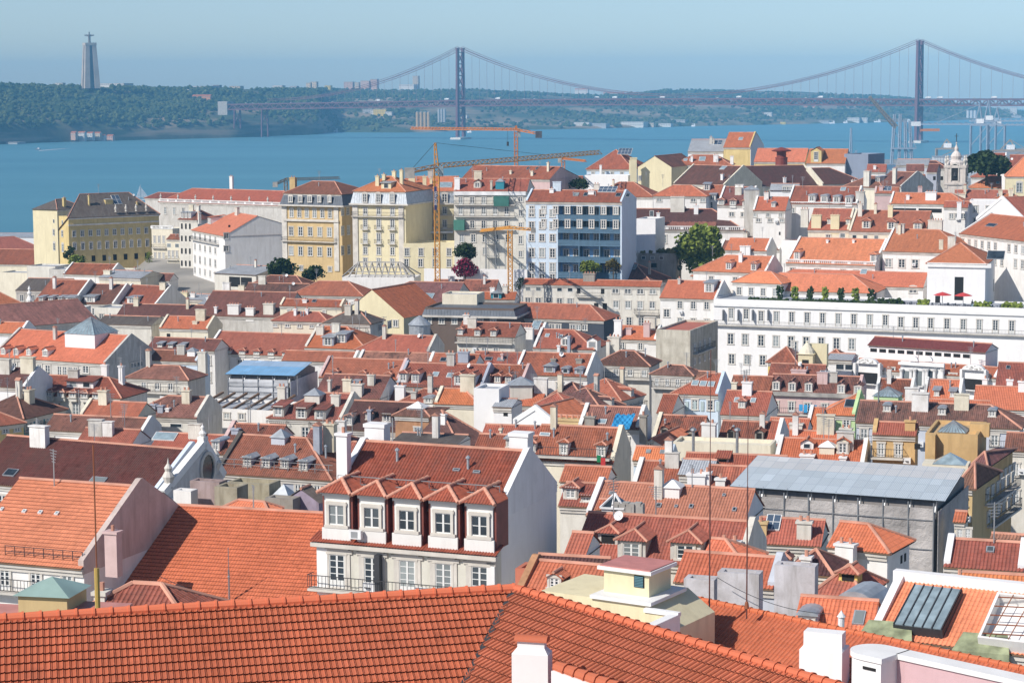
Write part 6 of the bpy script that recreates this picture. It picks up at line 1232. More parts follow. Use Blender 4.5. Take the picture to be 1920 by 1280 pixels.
def scaffold(label,x0,y0,x1,y1,yr,D,pitch,ybot,net,bays,back,lifts,name,col):
    h = H(label,x0,y0,x1,y1,yr,'z',(.28,.26,.25,.6),D=D,e='gg',pitch=pitch,back=back,name=name,cat='scaffold',cor=False)
    r = next(o for o in h.root.children if o.name.startswith('roof')); bpy.data.objects.remove(r); hr,wd,he,L = h.hr,h.wd,h.he,h.L; dz = 0
    for a,b in ((-.6,wd*.62),(wd*.62,wd+.3)):
        mb = MB(); za,zb = he+a*h.tp+.3,he+b*h.tp+.3
        mb.poly([(-.8,a,za),(L+.8,a,za),(L+.8,b,zb),(-.8,b,zb)],0,[(0,0),(L+1.6,0),(L+1.6,b-a),(0,b-a)]); mb.poly([(-.8,b,zb-.06),(L+.8,b,zb-.06),(L+.8,a,za-.06),(-.8,a,za-.06)],1)
        mb.build('sheet_roof',['sheet','iron'],h.root,col if a < 0 else (col[0]*.75+.2,col[1]*.75+.16,col[2]*.75+.13))
    zb = (h.inv @ hit(x0,ybot,root_pt(h,(0,0,0)),root_vec(h,(0,-1,0)))).z
    for i in range(bays):
        xa,xb = L*i/bays,L*(i+1)/bays; g = 9; mb = MB(); z0,z1 = zb,he-.4
        for a in range(g):
            for b in range(g):
                f = lambda s,q: (xa+(xb-xa)*s/g,-1.25+.07*math.sin(math.pi*s/g)*(1 if q % 4 else .3)+.05*math.sin(q*2.1+i),z0+(z1-z0)*q/g)
                mb.poly([f(a,b),f(a+1,b),f(a+1,b+1),f(a,b+1)])
        mb.build('netting',net,h.root)
    for i in range(bays+1):
        x = L*i/bays; mb = MB()
        mb.beam((x,-1.32,zb-6),(x,-1.32,he+.1),.045); mb.beam((x,-.3,he-1.5),(x,-.3,he+.3),.04); mb.beam((x,-1.32,he-1.0),(x,0,he-1.0),.04); mb.beam((x,-1.3,he-2.2),(x,-.6,he-.3),.04); mb.build('scaffold_pole','steel',h.root)
    for k in range(lifts): mb = MB(); z = zb+(he-1.4-zb)*(k+1)/lifts; mb.beam((0,-1.34,z),(L,-1.34,z),.028); mb.build('ledger_tube','steel',h.root)
    mb = MB(); mb.box(L+.35,L+.4,-1.25,h.Wt,zb-6,he-.6); mb.build('side_netting',net,h.root)
    return h
scaffold('large netted scaffold under a long sloping roof of blue grey sheets',1388,914,1757,940,862,186,9,1100,'netting',8,4,3,'netted_scaffold',(.50,.56,.60,1))
h = scaffold('small white netted scaffold with bright blue sheet roof on the left',433,703,545,706,680,322,7,752,'white_netting',4,4,3,'small_scaffold',(.22,.45,.70,1))
H('red roof under the netted scaffold showing below its blue sheets',1400,934,1720,955,918,'R','d',D=187,e='gg',back=2,cor=False)
# ================================================================ near left: church roof, orange roofs, grey blue house
h = H('huge dark brown mottled church roof with bluish white parapet and pediment end', -60,900,292,932,818,(.15,.05,.042,.35),'w',D=205,e='gp',name='church',cat='church',par=.9,sk=[(180,906,34,10,'d'),(15,893,26,12,'d')],back=2.5)
pr = next(o for o in h.root.children if o.name.startswith('parapet')); pr.color = (.62,.70,.82,.9)
mb = MB(); L,wd,Wt,he,hr = h.L,h.wd,h.Wt,h.he,h.hr
mb.prism([(0,-.4,he-6),(0,-.4,he+.5),(0,wd,he+hr+.7),(0,Wt+.4,he+.5),(0,Wt+.4,he-6)],(L+.9,0,0),(L+1.5,0,0)); mb.build('pediment_front','plaster',h.root,(.68,.66,.64,.4))
mb = MB()
for a,b in (((L+1.2,-.7,he+.6),(L+1.2,wd,he+hr+.9)),((L+1.2,wd,he+hr+.9),(L+1.2,Wt+.7,he+.6))): mb.beam(a,b,.35)
mb.beam((L+1.45,-.4,he-.2),(L+1.45,Wt+.4,he-.2),.22); mb.build('pediment_moulding','white',h.root)
mb = MB(); mb.lathe([(0,0),(1.05,0)],n=18); o = mb.build('round_window','glass',h.root,None,(L+1.53,wd*1.02,he+1.7)); o.rotation_euler = (math.pi/2,0,math.pi/2); o.scale = (1,1.35,1)
mb = MB(); mb.lathe([(1.05,0),(1.05,.14),(1.3,.14),(1.3,0)],n=18); o2 = mb.build('window_ring','stone',o)
for y in (wd,):
    mb = MB(); mb.box(L+.8,L+1.5,y-.4,y+.4,he+hr+.5,he+hr+1.5); mb.lathe([(.25,0),(.4,.3),(.15,.6),(.2,.9),(.05,1.1),(0,1.3)],(L+1.15,y,he+hr+1.5),8); mb.build('finial','plaster',h.root,WL['w'])
for y in (.4,Wt-.4):
    mb = MB(); mb.lathe([(.45,0),(.3,.3),(.6,1.1),(.3,1.6),(.4,1.9),(.12,2.3),(0,2.9)],(L+1.2,y,he+.9),9); mb.build('stone_urn','stone',h.root)
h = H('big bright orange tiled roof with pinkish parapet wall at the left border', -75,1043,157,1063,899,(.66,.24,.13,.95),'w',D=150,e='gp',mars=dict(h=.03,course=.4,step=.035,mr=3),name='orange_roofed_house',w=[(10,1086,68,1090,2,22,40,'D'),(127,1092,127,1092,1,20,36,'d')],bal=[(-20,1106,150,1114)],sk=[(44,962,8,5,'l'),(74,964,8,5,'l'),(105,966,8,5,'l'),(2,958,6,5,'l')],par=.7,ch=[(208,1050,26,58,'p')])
pr = next(o for o in h.root.children if o.name.startswith('parapet')); pr.color = (.60,.50,.46,.5)
mb = MB()
for i in range(9): x = h.L*(.35+.62*i/8); mb.beam((x,.35,h.he+.2),(x,.35,h.he+1.0),.025)
for z in (.6,1.0): mb.beam((h.L*.35,.35,h.he+z),(h.L*.97,.35,h.he+z),.022)
mb.build('roof_railing','iron',h.root)
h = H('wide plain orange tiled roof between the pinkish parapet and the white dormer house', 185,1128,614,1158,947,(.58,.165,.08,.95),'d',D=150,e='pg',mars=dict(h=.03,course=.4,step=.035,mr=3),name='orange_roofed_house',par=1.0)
pr = next(o for o in h.root.children if o.name.startswith('parapet')); pr.color = (.40,.38,.35,.2)
mb = MB(); p,d = on_roof(h,430,1130); mb.beam((0,0,-.3),(0,0,2.4),.05); mb.beam((0,0,2.4),(0,0,4.0),.02); mb.lathe([(.02,1.8),(.12,1.9),(.02,2.0)],n=8); mb.build('lightning_rod','steel',h.root,None,p)
# small items in the gap above the wide orange roof
for lab,xa,ya,xb,yb,c,D_,dep in (('pale stone chimney block with mouldings beside the pediment',325,924,336,925,'w',176,1.2),('old pink plastered wall stub with white end and small vents',356,906,391,909,(.40,.31,.30,.05),178,1.4),('stained beige chimney wall, left one over the orange roof',402,917,425,919,(.43,.39,.30,.05),176,2.0),('stained beige chimney wall with rusty ladder, right one over the orange roof',427,908,487,912,(.42,.38,.28,.05),180,2.2),('rough grey wall below the little glass pyramid',497,938,532,941,'d',174,1.5)):
    H(lab,xa,ya,xb,yb,0,c,c,D=D_,ax_='f',t=20,dep=dep,name='chimney_wall',cat='wall',cor=False)
H('small orange tiled hip roof poking over the ridge of the wide orange roof', 422,951,484,956,938,'S','k',D=170,t=24,e='hh',cor=False)
H('gabled lavender stained wall with dark coping left of the white dormer house', 533,938,582,943,0,'G',(.42,.36,.46,.2),D=175,ax_='y',t=20,dep=1.5,pitch=32,e='g',name='gable_wall',cat='wall',w=[(549,947,549,947,1,4,6,'k')])
P = at(520,940,178); t = thing('glass_pyramid','pale zinc and glass pyramid skylight left of the lavender gable wall','skylight',P,-.35); mb = MB(); mb.box(-1.3,1.3,0,2.6,-6,-.4); mb.build('kerb','plaster',t,WL['d']); mb = MB(); mb.pyramid(-1.3,1.3,0,2.6,-.4,1.7); mb.build('glazing','zinc',t)
h = H('grey blue house with red brown roof, four zinc gabled dormers and a zinc lantern', 405,884,620,898,816,(.36,.135,.085,.4),'v',D=212,e='ph',name='grey_blue_house',pitch=30,dm=[(464,874,19,17,'m','w'),(499,876,19,17,'m','w'),(534,878,19,17,'m','w'),(569,881,19,17,'m','w')],w=[(418,903,595,915,6,12,22,'a')])
lantern(h,521,834,28,14,'l','zinc',.55); pr = next(o for o in h.root.children if o.name.startswith('parapet')); pr.color = (.12,.11,.10,.6)
mb = MB()
for i in range(9): x = h.L*(i+.2)/8.5; mb.beam((x,.5,h.he+.3),(x,.5,h.he+1.3),.03)
for z in (.8,1.3): mb.beam((0,.5,h.he+z),(h.L,.5,h.he+z),.025)
mb.build('roof_railing','steel',h.root)
H('rough red roof with white sheet edge between the grey blue house and the chimney', 606,858,640,860,828,'R','w',D=222,t=16,e='hg')
H('pink house with little arched dormer left of the grey blue roof', 392,848,432,851,828,'r','p',D=226,t=16,e='gg',dm=[(405,846,16,20,'a','d','p')])
H('patched red roof with metal hatch behind the grey blue house', 420,822,505,826,795,'r','p',D=240,t=16,e='pg',ch=[(440,815,14,14,'v')])
H('striped dark red hip roof behind the tall white chimney', 565,842,640,846,806,'B','g',D=238,t=16,e='gh')
# ---------------------------------------------------------------- white house with five dormers
D5 = 148
h = H('white house with ribbed red brown roof, five hipped dormers and long iron balcony', 614,937,938,961,829,(.33,.085,.05,.45),'W',D=D5,e='pp',name='white_dormer_house',pitch=31,rib=True,par=.35)
L,Wt,he,hr,wd = h.L,h.Wt,h.he,h.hr,h.wd
pn = (root_pt(h,(0,0,0)),root_vec(h,(0,-1,0))); fz = lambda x,y: (h.inv @ hit(x,y,*pn)).z
for o in h.root.children:
    if o.name.startswith('cornice'): o.hide_render = False; bpy.data.objects.remove(o); break
ze = fz(612,1003); FR = 1.15
mb = MB(); mb.box(-.25,L+.05,-FR,0,0,ze); mb.build('lower_front','plaster',h.root,(.66,.64,.56,.8))
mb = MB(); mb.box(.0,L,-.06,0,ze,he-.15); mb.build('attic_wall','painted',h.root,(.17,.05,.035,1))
mb = MB(); tile_poly(mb,[(-.7,-FR-.55,ze-.12),(L+.35,-FR-.55,ze-.12),(L+.35,-.1,ze+.34),(-.7,-.1,ze+.34)],0,.22); mb.box(-.6,L+.3,-FR-.45,-FR+.05,ze-.5,ze-.2,1); mb.build('eave_strip',['tile_rib','stone'],h.root,(.40,.10,.055,.6))
mb = MB(); mb.box(-.27,.55,-FR-.12,-FR,0,ze-.5); mb.box(L-.5,L+.07,-FR-.12,-FR,0,ze-.5); mb.build('corner_pilaster','white',h.root)
pz = (root_pt(h,(0,-FR,0)),root_vec(h,(0,-1,0)))
for i,(x,y) in enumerate(((631,967),(697,972),(763,977),(831,982),(899,987))):
    C_ = h.inv @ hit(x,y,*pz); w_ = 1.92; z0 = ze+.22; z1 = z0+3.15; Ym = -FR+.06
    dm_ = thing('dormer',None,None,(C_.x,0,0)); dm_.parent = h.root
    bpy.data.objects.remove(dm_)
    mb = MB(); mb.box(-w_/2,w_/2,Ym,1.2,z0-.3,z1); mb.box(-w_/2-.14,w_/2+.14,Ym-.16,Ym,z0-.3,z0+.62); mb.box(-w_/2-.1,w_/2+.1,Ym-.12,Ym+.3,z1-.28,z1)
    dm_ = mb.build('dormer','plaster',h.root,(.76,.75,.72,.95),(C_.x,0,0))
    mb = MB()
    for s in (-1,1): mb.box(min(s*w_/2,s*(w_/2+.2)),max(s*w_/2,s*(w_/2+.2)),Ym+.14,1.2,z0-.1,z1-.05)
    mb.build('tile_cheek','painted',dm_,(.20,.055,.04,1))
    # recessed opening: reveal frame stands out round the pane
    mb = MB(); ww,hh = 1.12,1.4; zb = z0+.85
    for a in ((-ww/2-.2,-ww/2),(ww/2,ww/2+.2)): mb.box(a[0],a[1],Ym-.14,Ym,zb-.2,zb+hh+.25)
    mb.box(-ww/2,ww/2,Ym-.14,Ym,zb+hh,zb+hh+.25); mb.box(-ww/2-.36,ww/2+.36,Ym-.2,Ym,zb-.22,zb-.02); mb.build('stone_surround','stone',dm_)
    put_window(dm_,(0,Ym,zb),0,ww,hh,'t')
    mb = MB(); rw = w_/2+.36; rz0 = z1; A,B_,Cc = (-rw,Ym-.5,rz0),(rw,Ym-.5,rz0),(0,Ym+.9,rz0+.80); dv = Vector((0,2.4,0)); C2 = (0,2.4,rz0+.80)
    tile_poly(mb,[A,B_,Cc],0,.22); tile_poly(mb,[Vector(A)+dv,A,Cc,C2],0,.22); tile_poly(mb,[B_,Vector(B_)+dv,C2,Cc],0,.22)
    caps(mb,A,Cc,1,.15,4); caps(mb,B_,Cc,1,.15,4); caps(mb,Cc,C2,1,.15,3); mb.poly([A,Vector(A)+dv,Vector(B_)+dv,B_],2); mb.build('dormer_roof',['tile_rib','ridge_tile','wood'],dm_,(.44,.115,.065,.55))
    # french door below
    q = h.inv @ hit(x+1,1095+i*4.5,*pz); zd = fz(612,1003)-3.42; dh = 2.3
    put_window(h.root,(C_.x,-FR-.0,zd),0,1.2,dh,'D','balcony_door')
    mb = MB(); ww = 1.2
    for a in ((-ww/2-.42,-ww/2-.14),(ww/2+.14,ww/2+.42)): mb.box(a[0],a[1],-FR-.08,-FR,zd,zd+dh+.2)
    mb.box(-ww/2-.6,ww/2+.6,-FR-.12,-FR,zd+dh+.2,zd+dh+.45); mb.box(-ww/2-.3,ww/2+.3,-FR-.14,-FR,zd+dh+.45,zd+dh+.62); mb.build('stone_surround','stone',h.root,None,(C_.x,0,0))
    zd2 = zd-3.05; o = put_window(h.root,(C_.x,-FR,zd2),0,1.3,2.6,'a','arched_window')
o = put_balcony(h.root,(L/2-.1,-FR,zd),0,L+1.1,.9,1.0)
for i,x in ((0,.30),(1,.60)):
    mb = MB(); mb.box(-.45,.45,-.32,0,0,.62); mb.lathe([(.22,-.01),(.24,.02),(.05,.03)],(-.1,-.33,.3),12,1); o = mb.build('air_conditioner',['white_paint','iron'],h.root,None,(L*x,-FR-.2,zd+.05))
mb = MB(); mb.box(-.45,.45,-.34,0,0,.6); mb.box(-.3,.2,-.36,-.33,.08,.52,1); mb.build('air_conditioner',['white_paint','grey_rail'],h.root,None,(L*.225,-FR-.25,ze+.3))
mb = MB(); mb.box(L*.335,L*.365,-FR-.6,-FR,zd,zd+2.7); mb.build('open_shutter','iron',h.root)
for z in (0,.55):
    mb = MB(); mb.beam((.4,.9,he+.55+z+.9*h.tp),(L-.4,.9,he+.55+z+.9*h.tp),.03); mb.build('roof_rail','steel',h.root)
mb = MB()
for i in range(8): x = .4+(L-.8)*i/7; mb.beam((x,.9,he+.9*h.tp),(x,.9,he+1.15+.9*h.tp),.025)
mb.build('rail_post','steel',h.root)
for c in ((855,884,14,4,'d'),(893,888,14,4,'d')): skylight(h,*c)
chimney(h,641,892,22,84,'W'); 
for px,w_,yt,lab in ((702,40,795,0),(972,36,812,0)):
    P = h.inv @ hit(px,850,root_pt(h,(0,wd+.8,0)),root_vec(h,(0,-1,0))); T = h.inv @ hit(px,yt,root_pt(h,(0,wd+.8,0)),root_vec(h,(0,-1,0))); k = D5/F*1.05; mb = MB(); w_ *= k
    mb.box(P.x-w_/2,P.x+w_/2,wd+.8,wd+1.9,he+hr-2,T.z-.25); mb.box(P.x-w_/2-.08,P.x+w_/2+.08,wd+.72,wd+1.98,T.z-.25,T.z); mb.build('chimney','plaster',h.root,WL['W'])
# ---------------------------------------------------------------- foreground roofs
FG = (.56,.152,.075,.72)
C = at(965,1104,50); zr = C.z; A = atz(-60,1164,zr); B_ = atz(1640,1309,zr); tp = math.tan(math.radians(27))
def slope_pt(P,n,d): return P+n*d-Vector((0,0,d*tp))
def perp(a,b):
    d = (b-a); d.z = 0; d.normalize(); n = Vector((d.y,-d.x,0)); return n if n.y < 0 else -n
n1,n2 = perp(A,C),perp(C,B_); dA = (A-C).normalized(); dB = (B_-C).normalized()
bis = (dA+dB).normalized(); ds = 11; s1 = (bis-dA*bis.dot(dA)).length; V = C+bis*ds-Vector((0,0,ds*s1*tp)); dd = ds*s1
fr = thing('foreground_roof_house','nearest house with bright orange interlocking tile roofs meeting in a dark valley','house',(C.x,C.y,0)); off = Vector((C.x,C.y,0))
loc = lambda P: Vector(P)-off
mb = MB(); tile_poly(mb,[loc(slope_pt(A,n1,dd)),loc(V),loc(C),loc(A)],0,.14,.024,.275,.045,True,1); o1 = mb.build('roof_slope',['tile_big','tile_riser_shade'],fr,FG)
mb = MB(); tile_poly(mb,[loc(V),loc(slope_pt(B_,n2,dd)),loc(B_),loc(C)],0,.15,.055,.30,.05,True,1); o2 = mb.build('roof_slope',['tile_big','tile_riser_shade'],fr,(.60,.185,.10,.72))
for a,b,n_,nm in ((A,C,32,'ridge_cap'),(C,B_,34,'ridge_cap')):
    mb = MB(); caps(mb,loc(a)+Vector((0,0,.02)),loc(b)+Vector((0,0,.02)),0,.125,n_); mb.build(nm,'tile_big',fr,(.64,.17,.085,.98))
mb = MB(); mb.beam(loc(C)+Vector((0,0,-.02)),loc(V)+Vector((0,0,-.02)),.07); mb.build('valley_gutter','iron',fr)
mb = MB(); pts = [A,C,B_,B_-n2*6-Vector((0,0,6*tp)),C-(n1+n2).normalized()*6-Vector((0,0,4)),A-n1*6-Vector((0,0,6*tp))]; mb.poly([loc(A),loc(C),loc(pts[4]),loc(pts[5])]); mb.poly([loc(C),loc(B_),loc(pts[3]),loc(pts[4])]); mb.build('rear_roof','tile',fr,FG)
mb = MB(); 
for a,b,n_ in ((A,C,n1),(C,B_,n2)):
    q = [loc(a)-n_*5.6-Vector((0,0,6*tp)),loc(b)-n_*5.6-Vector((0,0,6*tp))]; mb.poly([q[0],q[1],(q[1].x,q[1].y,64),(q[0].x,q[0].y,64)])
mb.build('wall','plaster',fr,WL['w'])
pR = (C-Vector((0,0,.05)),(n2*tp+Vector((0,0,1))).normalized())
def on_plane(px,py,pl): return hit(px,py,*pl)
q = on_plane(998,1330,pR); a2 = math.atan2(dB.y,dB.x)
def slab_chimney(label,q,w_,d_,hgt,cap,rz,col='W',top=.5,name='chimney'):
    t = thing(name,label,'chimney',q,rz); mb = MB(); mb.box(-w_/2,w_/2,-d_/2,d_/2,-1.5,hgt); mb.hexa([(-w_/2,-d_/2,hgt),(w_/2,-d_/2,hgt),(w_/2,d_/2,hgt),(-w_/2,d_/2,hgt),(-w_/2+.1,-d_/4,hgt+.12),(w_/2-.1,-d_/4,hgt+.12),(w_/2-.1,d_/4,hgt+.12),(-w_/2+.1,d_/4,hgt+.12)]); mb.box(-w_/2+.1,w_/2-.1,-d_/4,d_/4,hgt+.1,hgt+top); mb.build('shaft','plaster',t,WL[col])
    if cap:
        mb = MB(); n = 10; mb.prism([(0,(d_/4+.06)*math.cos(math.pi*i/n),hgt+top+.12*math.sin(math.pi*i/n)) for i in range(n+1)],(-w_/2+.04,0,0),(w_/2-.04,0,0)); mb.build('tile_cap','tile_big',t,FG)
    return t
slab_chimney('white slab chimney with orange tile cap standing on the nearest roof',q,.80,.42,1.28,True,-.25,top=.26)
q = on_plane(1075,1345,pR); t = thing('white_parapet','low white wall with orange tile coping at the bottom edge of the picture','parapet',q,a2); mb = MB(); mb.box(-.5,1.5,-.2,.2,-1.5,.95); mb.build('wall','plaster',t,WL['W']); mb = MB(); caps(mb,(-.55,0,.98),(1.55,0,.98),0,.16,6); mb.build('coping','tile_big',t,FG)
# second roof: behind the nearest ridge, right
A2 = at(1300,1121,104); B2 = atz(1990,1269,A2.z); n3 = perp(A2,B2); f2 = thing('second_roof_house','orange ribbed roof with a big shadow on its left behind the nearest ridge','house',(A2.x,A2.y,0)); off = Vector((A2.x,A2.y,0))
mb = MB(); tile_poly(mb,[loc(slope_pt(A2,n3,12)),loc(slope_pt(B2,n3,12)),loc(B2),loc(A2)],0,.23,.07,.42,.02); mb.build('roof','tile_big',f2,(.54,.16,.08,.85))
mb = MB(); caps(mb,loc(A2),loc(B2),0,.17,40); mb.build('ridge_cap','tile_big',f2,(.58,.16,.07,.9))
mb = MB(); mb.poly([loc(A2),loc(B2),loc(B2-n3*5-Vector((0,0,5*tp))),loc(A2-n3*5-Vector((0,0,5*tp)))]); mb.build('rear_roof','tile',f2,(.52,.135,.055,.8))
q = [loc(slope_pt(A2,n3,11.5)),loc(slope_pt(B2,n3,11.5)),loc(B2-n3*4.5-Vector((0,0,5*tp))),loc(A2-n3*4.5-Vector((0,0,5*tp)))]; mb = MB()
for i in range(4): a,b = q[i],q[(i+1)%4]; mb.poly([a,b,(b.x,b.y,62),(a.x,a.y,62)])
mb.build('wall','plaster',f2,WL['w']); pR2 = (A2,(n3*tp+Vector((0,0,1))).normalized())
a3 = math.atan2((B2-A2).y,(B2-A2).x)
q = on_plane(1545,1300,pR2); slab_chimney('large white slab chimney with blue shaded recess on the ribbed orange roof',q,1.95,1.5,2.15,False,-.38,top=.75)
# antenna masts
for px,yb,yt,lab in ((1330,1165,640,'tall thin rusty aerial mast, left one in front of the orange roofs'),(1400,1140,745,'thin rusty aerial mast with red foot, right one on the ribbed roof')):
    D_ = 100; P = at(px,yb,D_); Hh = (yb-yt)*D_/F; t = thing('aerial_mast',lab,'aerial',P); mb = MB(); mb.beam((0,0,-.5),(0,0,Hh*.6),.038,n=6); mb.beam((0,0,Hh*.6),(0,0,Hh),.02,n=6); mb.build('pole','painted',t,(.13,.05,.04,1)); mb = MB(); mb.lathe([(.13,0),(.08,.3),(.05,.35)],n=8); mb.build('foot','rust',t)
mb = MB(); P = at(184,1160,70); mb.beam((0,0,-1),(0,0,1.75),.09,0,n=8); o = mb.build('aerial_mast','brass',None,None,P); mb = MB(); mb.beam((0,0,1.7),(0,0,5.9),.025,n=6); mb.build('whip','rust',o); tag(o,'thick ochre pole carrying a thin rusty whip aerial at the left','aerial')
# cream stair hut
P = at(1217,1113,97); t = thing('cream_rooftop_hut','cream stair hut with pink flat roof and dark blue louvre above a cream terrace wall','roof hut',P,-.56); t.scale = (.83,.83,.83); k = 97/F
mb = MB(); mb.box(-2.9,0,0,2.6,-.4,1.1); mb.build('upper_wall','plaster',t,WL['C']); mb = MB(); mb.box(-3.2,.25,-.25,2.9,1.1,1.3); mb.build('roof_edge','white',t); mb = MB(); mb.box(-3.1,.15,-.15,2.8,1.3,1.36); mb.build('roof','painted',t,(.55,.22,.19,1))
mb = MB(); mb.box(-.95,-.3,-.04,0,.3,.98); o = mb.build('louvre','dark',t); mb = MB()
for i in range(7): mb.hexa([(-.9,-.09,.34+i*.09),(-.35,-.09,.34+i*.09),(-.35,-.05,.38+i*.09),(-.9,-.05,.38+i*.09),(-.9,-.09,.36+i*.09),(-.35,-.09,.36+i*.09),(-.35,-.05,.40+i*.09),(-.9,-.05,.40+i*.09)])
mb.build('slat','painted',o,(.06,.16,.2,1))
mb = MB(); mb.box(-6.5,.4,-.9,4,-8,-.4); mb.box(.4,2.4,-1.2,-.9,-8,-.75); mb.build('lower_wall','plaster',t,WL['C']); mb = MB(); mb.box(-3.2,.7,-1.1,3.2,-.4,-.2); mb.build('ledge','white',t)
mb = MB(); mb.box(2.1,2.45,-5.2,-.95,-8,-.72); mb.box(.35,2.5,-1.3,-.92,-.72,-.5); mb.box(2.0,2.55,-5.3,-1.3,-.72,-.58); mb.build('white_parapet','plaster',t,WL['W'])
mb = MB(); mb.box(-5.3,-4.9,-.95,-.88,-1.75,-.95); mb.build('door_gap','dark',t); mb = MB(); mb.box(-4.88,-3.9,-.97,-.88,-1.75,-.95); mb.build('green_shutter','painted',t,(.02,.14,.10,1))
mb = MB(); mb.hexa([(.4,-.9,-8),(.4,4,-8),(2.1,4,-8),(2.1,-.9,-8),(.4,-.9,-.42),(.4,4,-.42),(2.1,4,-1.6),(2.1,-.9,-1.6)]); mb.build('side_wedge','plaster',t,WL['C'])
H('peach roof with tiny tiled attic window left of the cream stair hut', 965,1118,1130,1132,1052,'S','x',D=128,t=22,e='pg',dm=[(1040,1102,26,20,'g','w','x')],name='peach_roofed_house')
H('terracotta wall end with rounded coping at the foot of the large white gable', 966,1072,996,1075,0,'S',(.55,.19,.12,.7),D=134,ax_='f',t=20,dep=2,name='wall_end',cat='wall',cor=False)
# round ended white parapet
P = at(1640,1222,88); t = thing('white_round_wall','thick white wall with rounded end and pink face on the ribbed roof at bottom right','wall',P,a3); r = .95
mb = MB(); n = 14; pr_ = [(r*math.cos(math.pi/2+math.pi*i/n),r*math.sin(math.pi/2+math.pi*i/n)) for i in range(n+1)]+[(1.0,-r),(1.0,r)]
mb.prism([(x,y,0) for x,y in pr_],(0,0,-6),(0,0,-.12)); mb.build('drum','plaster',t,WL['W']); mb = MB(); mb.prism([(x*1.08,y*1.08,0) for x,y in pr_],(0,0,-.12),(0,0,.1)); mb.box(1.0,7.5,.1,1.02,-.12,.1); mb.build('coping','white',t)
mb = MB(); mb.box(1.0,7.4,.2,.9,-6,-.12); mb.build('pink_wall','plaster',t,(.62,.42,.44,.9)); mb = MB(); mb.box(.1,.75,-.99,-.94,-.5,-.38); mb.build('slot','dark',t); mb = MB(); mb.box(3.2,4.2,.12,.2,-2.4,-.9); mb.build('door','white_paint',t)
# left corner box with glass pyramid and tiled hip
P = at(83,1150,72); t = thing('beige_box_with_glass_roof','beige rooftop box with green glass pyramid roof at the lower left','roof hut',P,-.2); mb = MB(); mb.box(-.95,.85,0,1.7,-3,.62); mb.build('wall','plaster',t,WL['k']); mb = MB(); mb.pyramid(-.95,.85,0,1.7,.62,.5); mb.build('glass_roof','verdigris',t) if 'verdigris' in MT else mb.build('glass_roof',(simple('verdigris',(.30,.42,.38),.4) and 'verdigris'),t)
mb = MB(); mb.box(.85,2.6,.2,1.6,-3,.1); mb.box(-2.4,-.95,-.2,1.5,-3,-.1); mb.build('pink_ledge','painted',t,(.55,.24,.2,1))
H('red ribbed hip roof with small chimney behind the beige glass roofed box', 118,1166,330,1176,1092,'R','w',D=98,t=14,e='hh',ch=[(186,1130,22,26,'e')],sk=[])
# ================================================================ cranes
def lattice(mb,a,b,w,n,m=0,tri=False,r=.06,w2=None):
    a,b = Vector(a),Vector(b); d = (b-a).normalized(); s = Vector((0,0,1)).cross(d); s = Vector((1,0,0)) if s.length < .2 else s.normalized(); u_ = d.cross(s); w2 = w if w2 is None else w2
    off_ = [(-1,-1),(1,-1),(1,1),(-1,1)] if not tri else [(-1,-.7),(1,-.7),(0,1)]
    P = lambda i,k: a.lerp(b,i/n)+(s*off_[k][0]+u_*off_[k][1])*((w+(w2-w)*i/n)/2)
    K = len(off_)
    for k in range(K): mb.beam(P(0,k),P(n,k),r*1.4,m)
    for i in range(n):
        for k in range(K): mb.beam(P(i,k),P(i+1,(k+1)%K),r,m) if (i+k)%2 else mb.beam(P(i,(k+1)%K),P(i+1,k),r,m)
def tower_crane(label,px,yb,yt,D,jib,cj,apex,mat,w,ca,name='tower_crane',cab=True,loadblock=None):
    """jib / cj: pixel ends of jib and counter jib; apex pixel of the cat head"""
    P = at(px,yb,D); T = at(px,yt,D); t = thing(name,label,'crane',P,0); k = D/F; Hm = T.z-P.z; r = max(.07,.35*k)
    mb = MB(); lattice(mb,(0,0,-8),(0,0,Hm),w*k,max(8,int((Hm+8)/(w*k*1.1))),r=r); mb.build('mast',mat,t)
    def pt(x,y,o=0): Q = at(x,y,D+o); return Q-P
    J = pt(jib[0],jib[1],jib[2]); K = pt(cj[0],cj[1],cj[2]); A = pt(*apex); j0 = Vector((0,0,Hm+.6))
    mb = MB(); lattice(mb,j0,J,jib[3]*k,int((J-j0).length/(jib[3]*k*1.1)),tri=True,r=r*.75); mb.build('jib',mat,t)
    mb = MB(); lattice(mb,j0,K,jib[3]*k*.8,6,tri=True,r=r*.75); mb.build('counter_jib',mat,t)
    mb = MB(); e = cj[3]*k/2; mb.box(K.x-e,K.x+e,K.y-e*.5,K.y+e*.5,K.z-e*1.3,K.z+e*.8); mb.build('counterweight',ca,t)
    mb = MB(); lattice(mb,j0,A,w*k*.8,5,r=r*.8,w2=w*k*.3); mb.build('cat_head',mat,t)
    mb = MB(); mb.beam(A,j0.lerp(J,.62)+Vector((0,0,jib[3]*k*.5)),r*.5); mb.beam(A,K,r*.5); mb.build('tie_rod','iron',t)
    if cab: mb = MB(); mb.box(.4*w*k,1.4*w*k,-w*k*.6,w*k*.6,Hm-1.6,Hm+.6); mb.build('cab','pale_glass',t)
    if loadblock: mb = MB(); Q = pt(*loadblock); L_ = j0.lerp(J,(Q.x-j0.x)/(J.x-j0.x)); mb.beam(L_,Q,r*.4); mb.beam(Q,Q-Vector((0,0,1.2)),r*3); mb.build('hook','iron',t)
    return t
simple('crane_orange',(.55,.20,.06),.5); simple('crane_dull',(.30,.24,.18),.6); simple('crane_grey',(.28,.33,.40),.6)
t = tower_crane('tall yellow tower crane with blue banner on its mast among the damaged roofs',821,575,317,470,(1125,286,90,10),(768,322,-18,18),(816,268,0),'crane_yellow',9,'concrete')
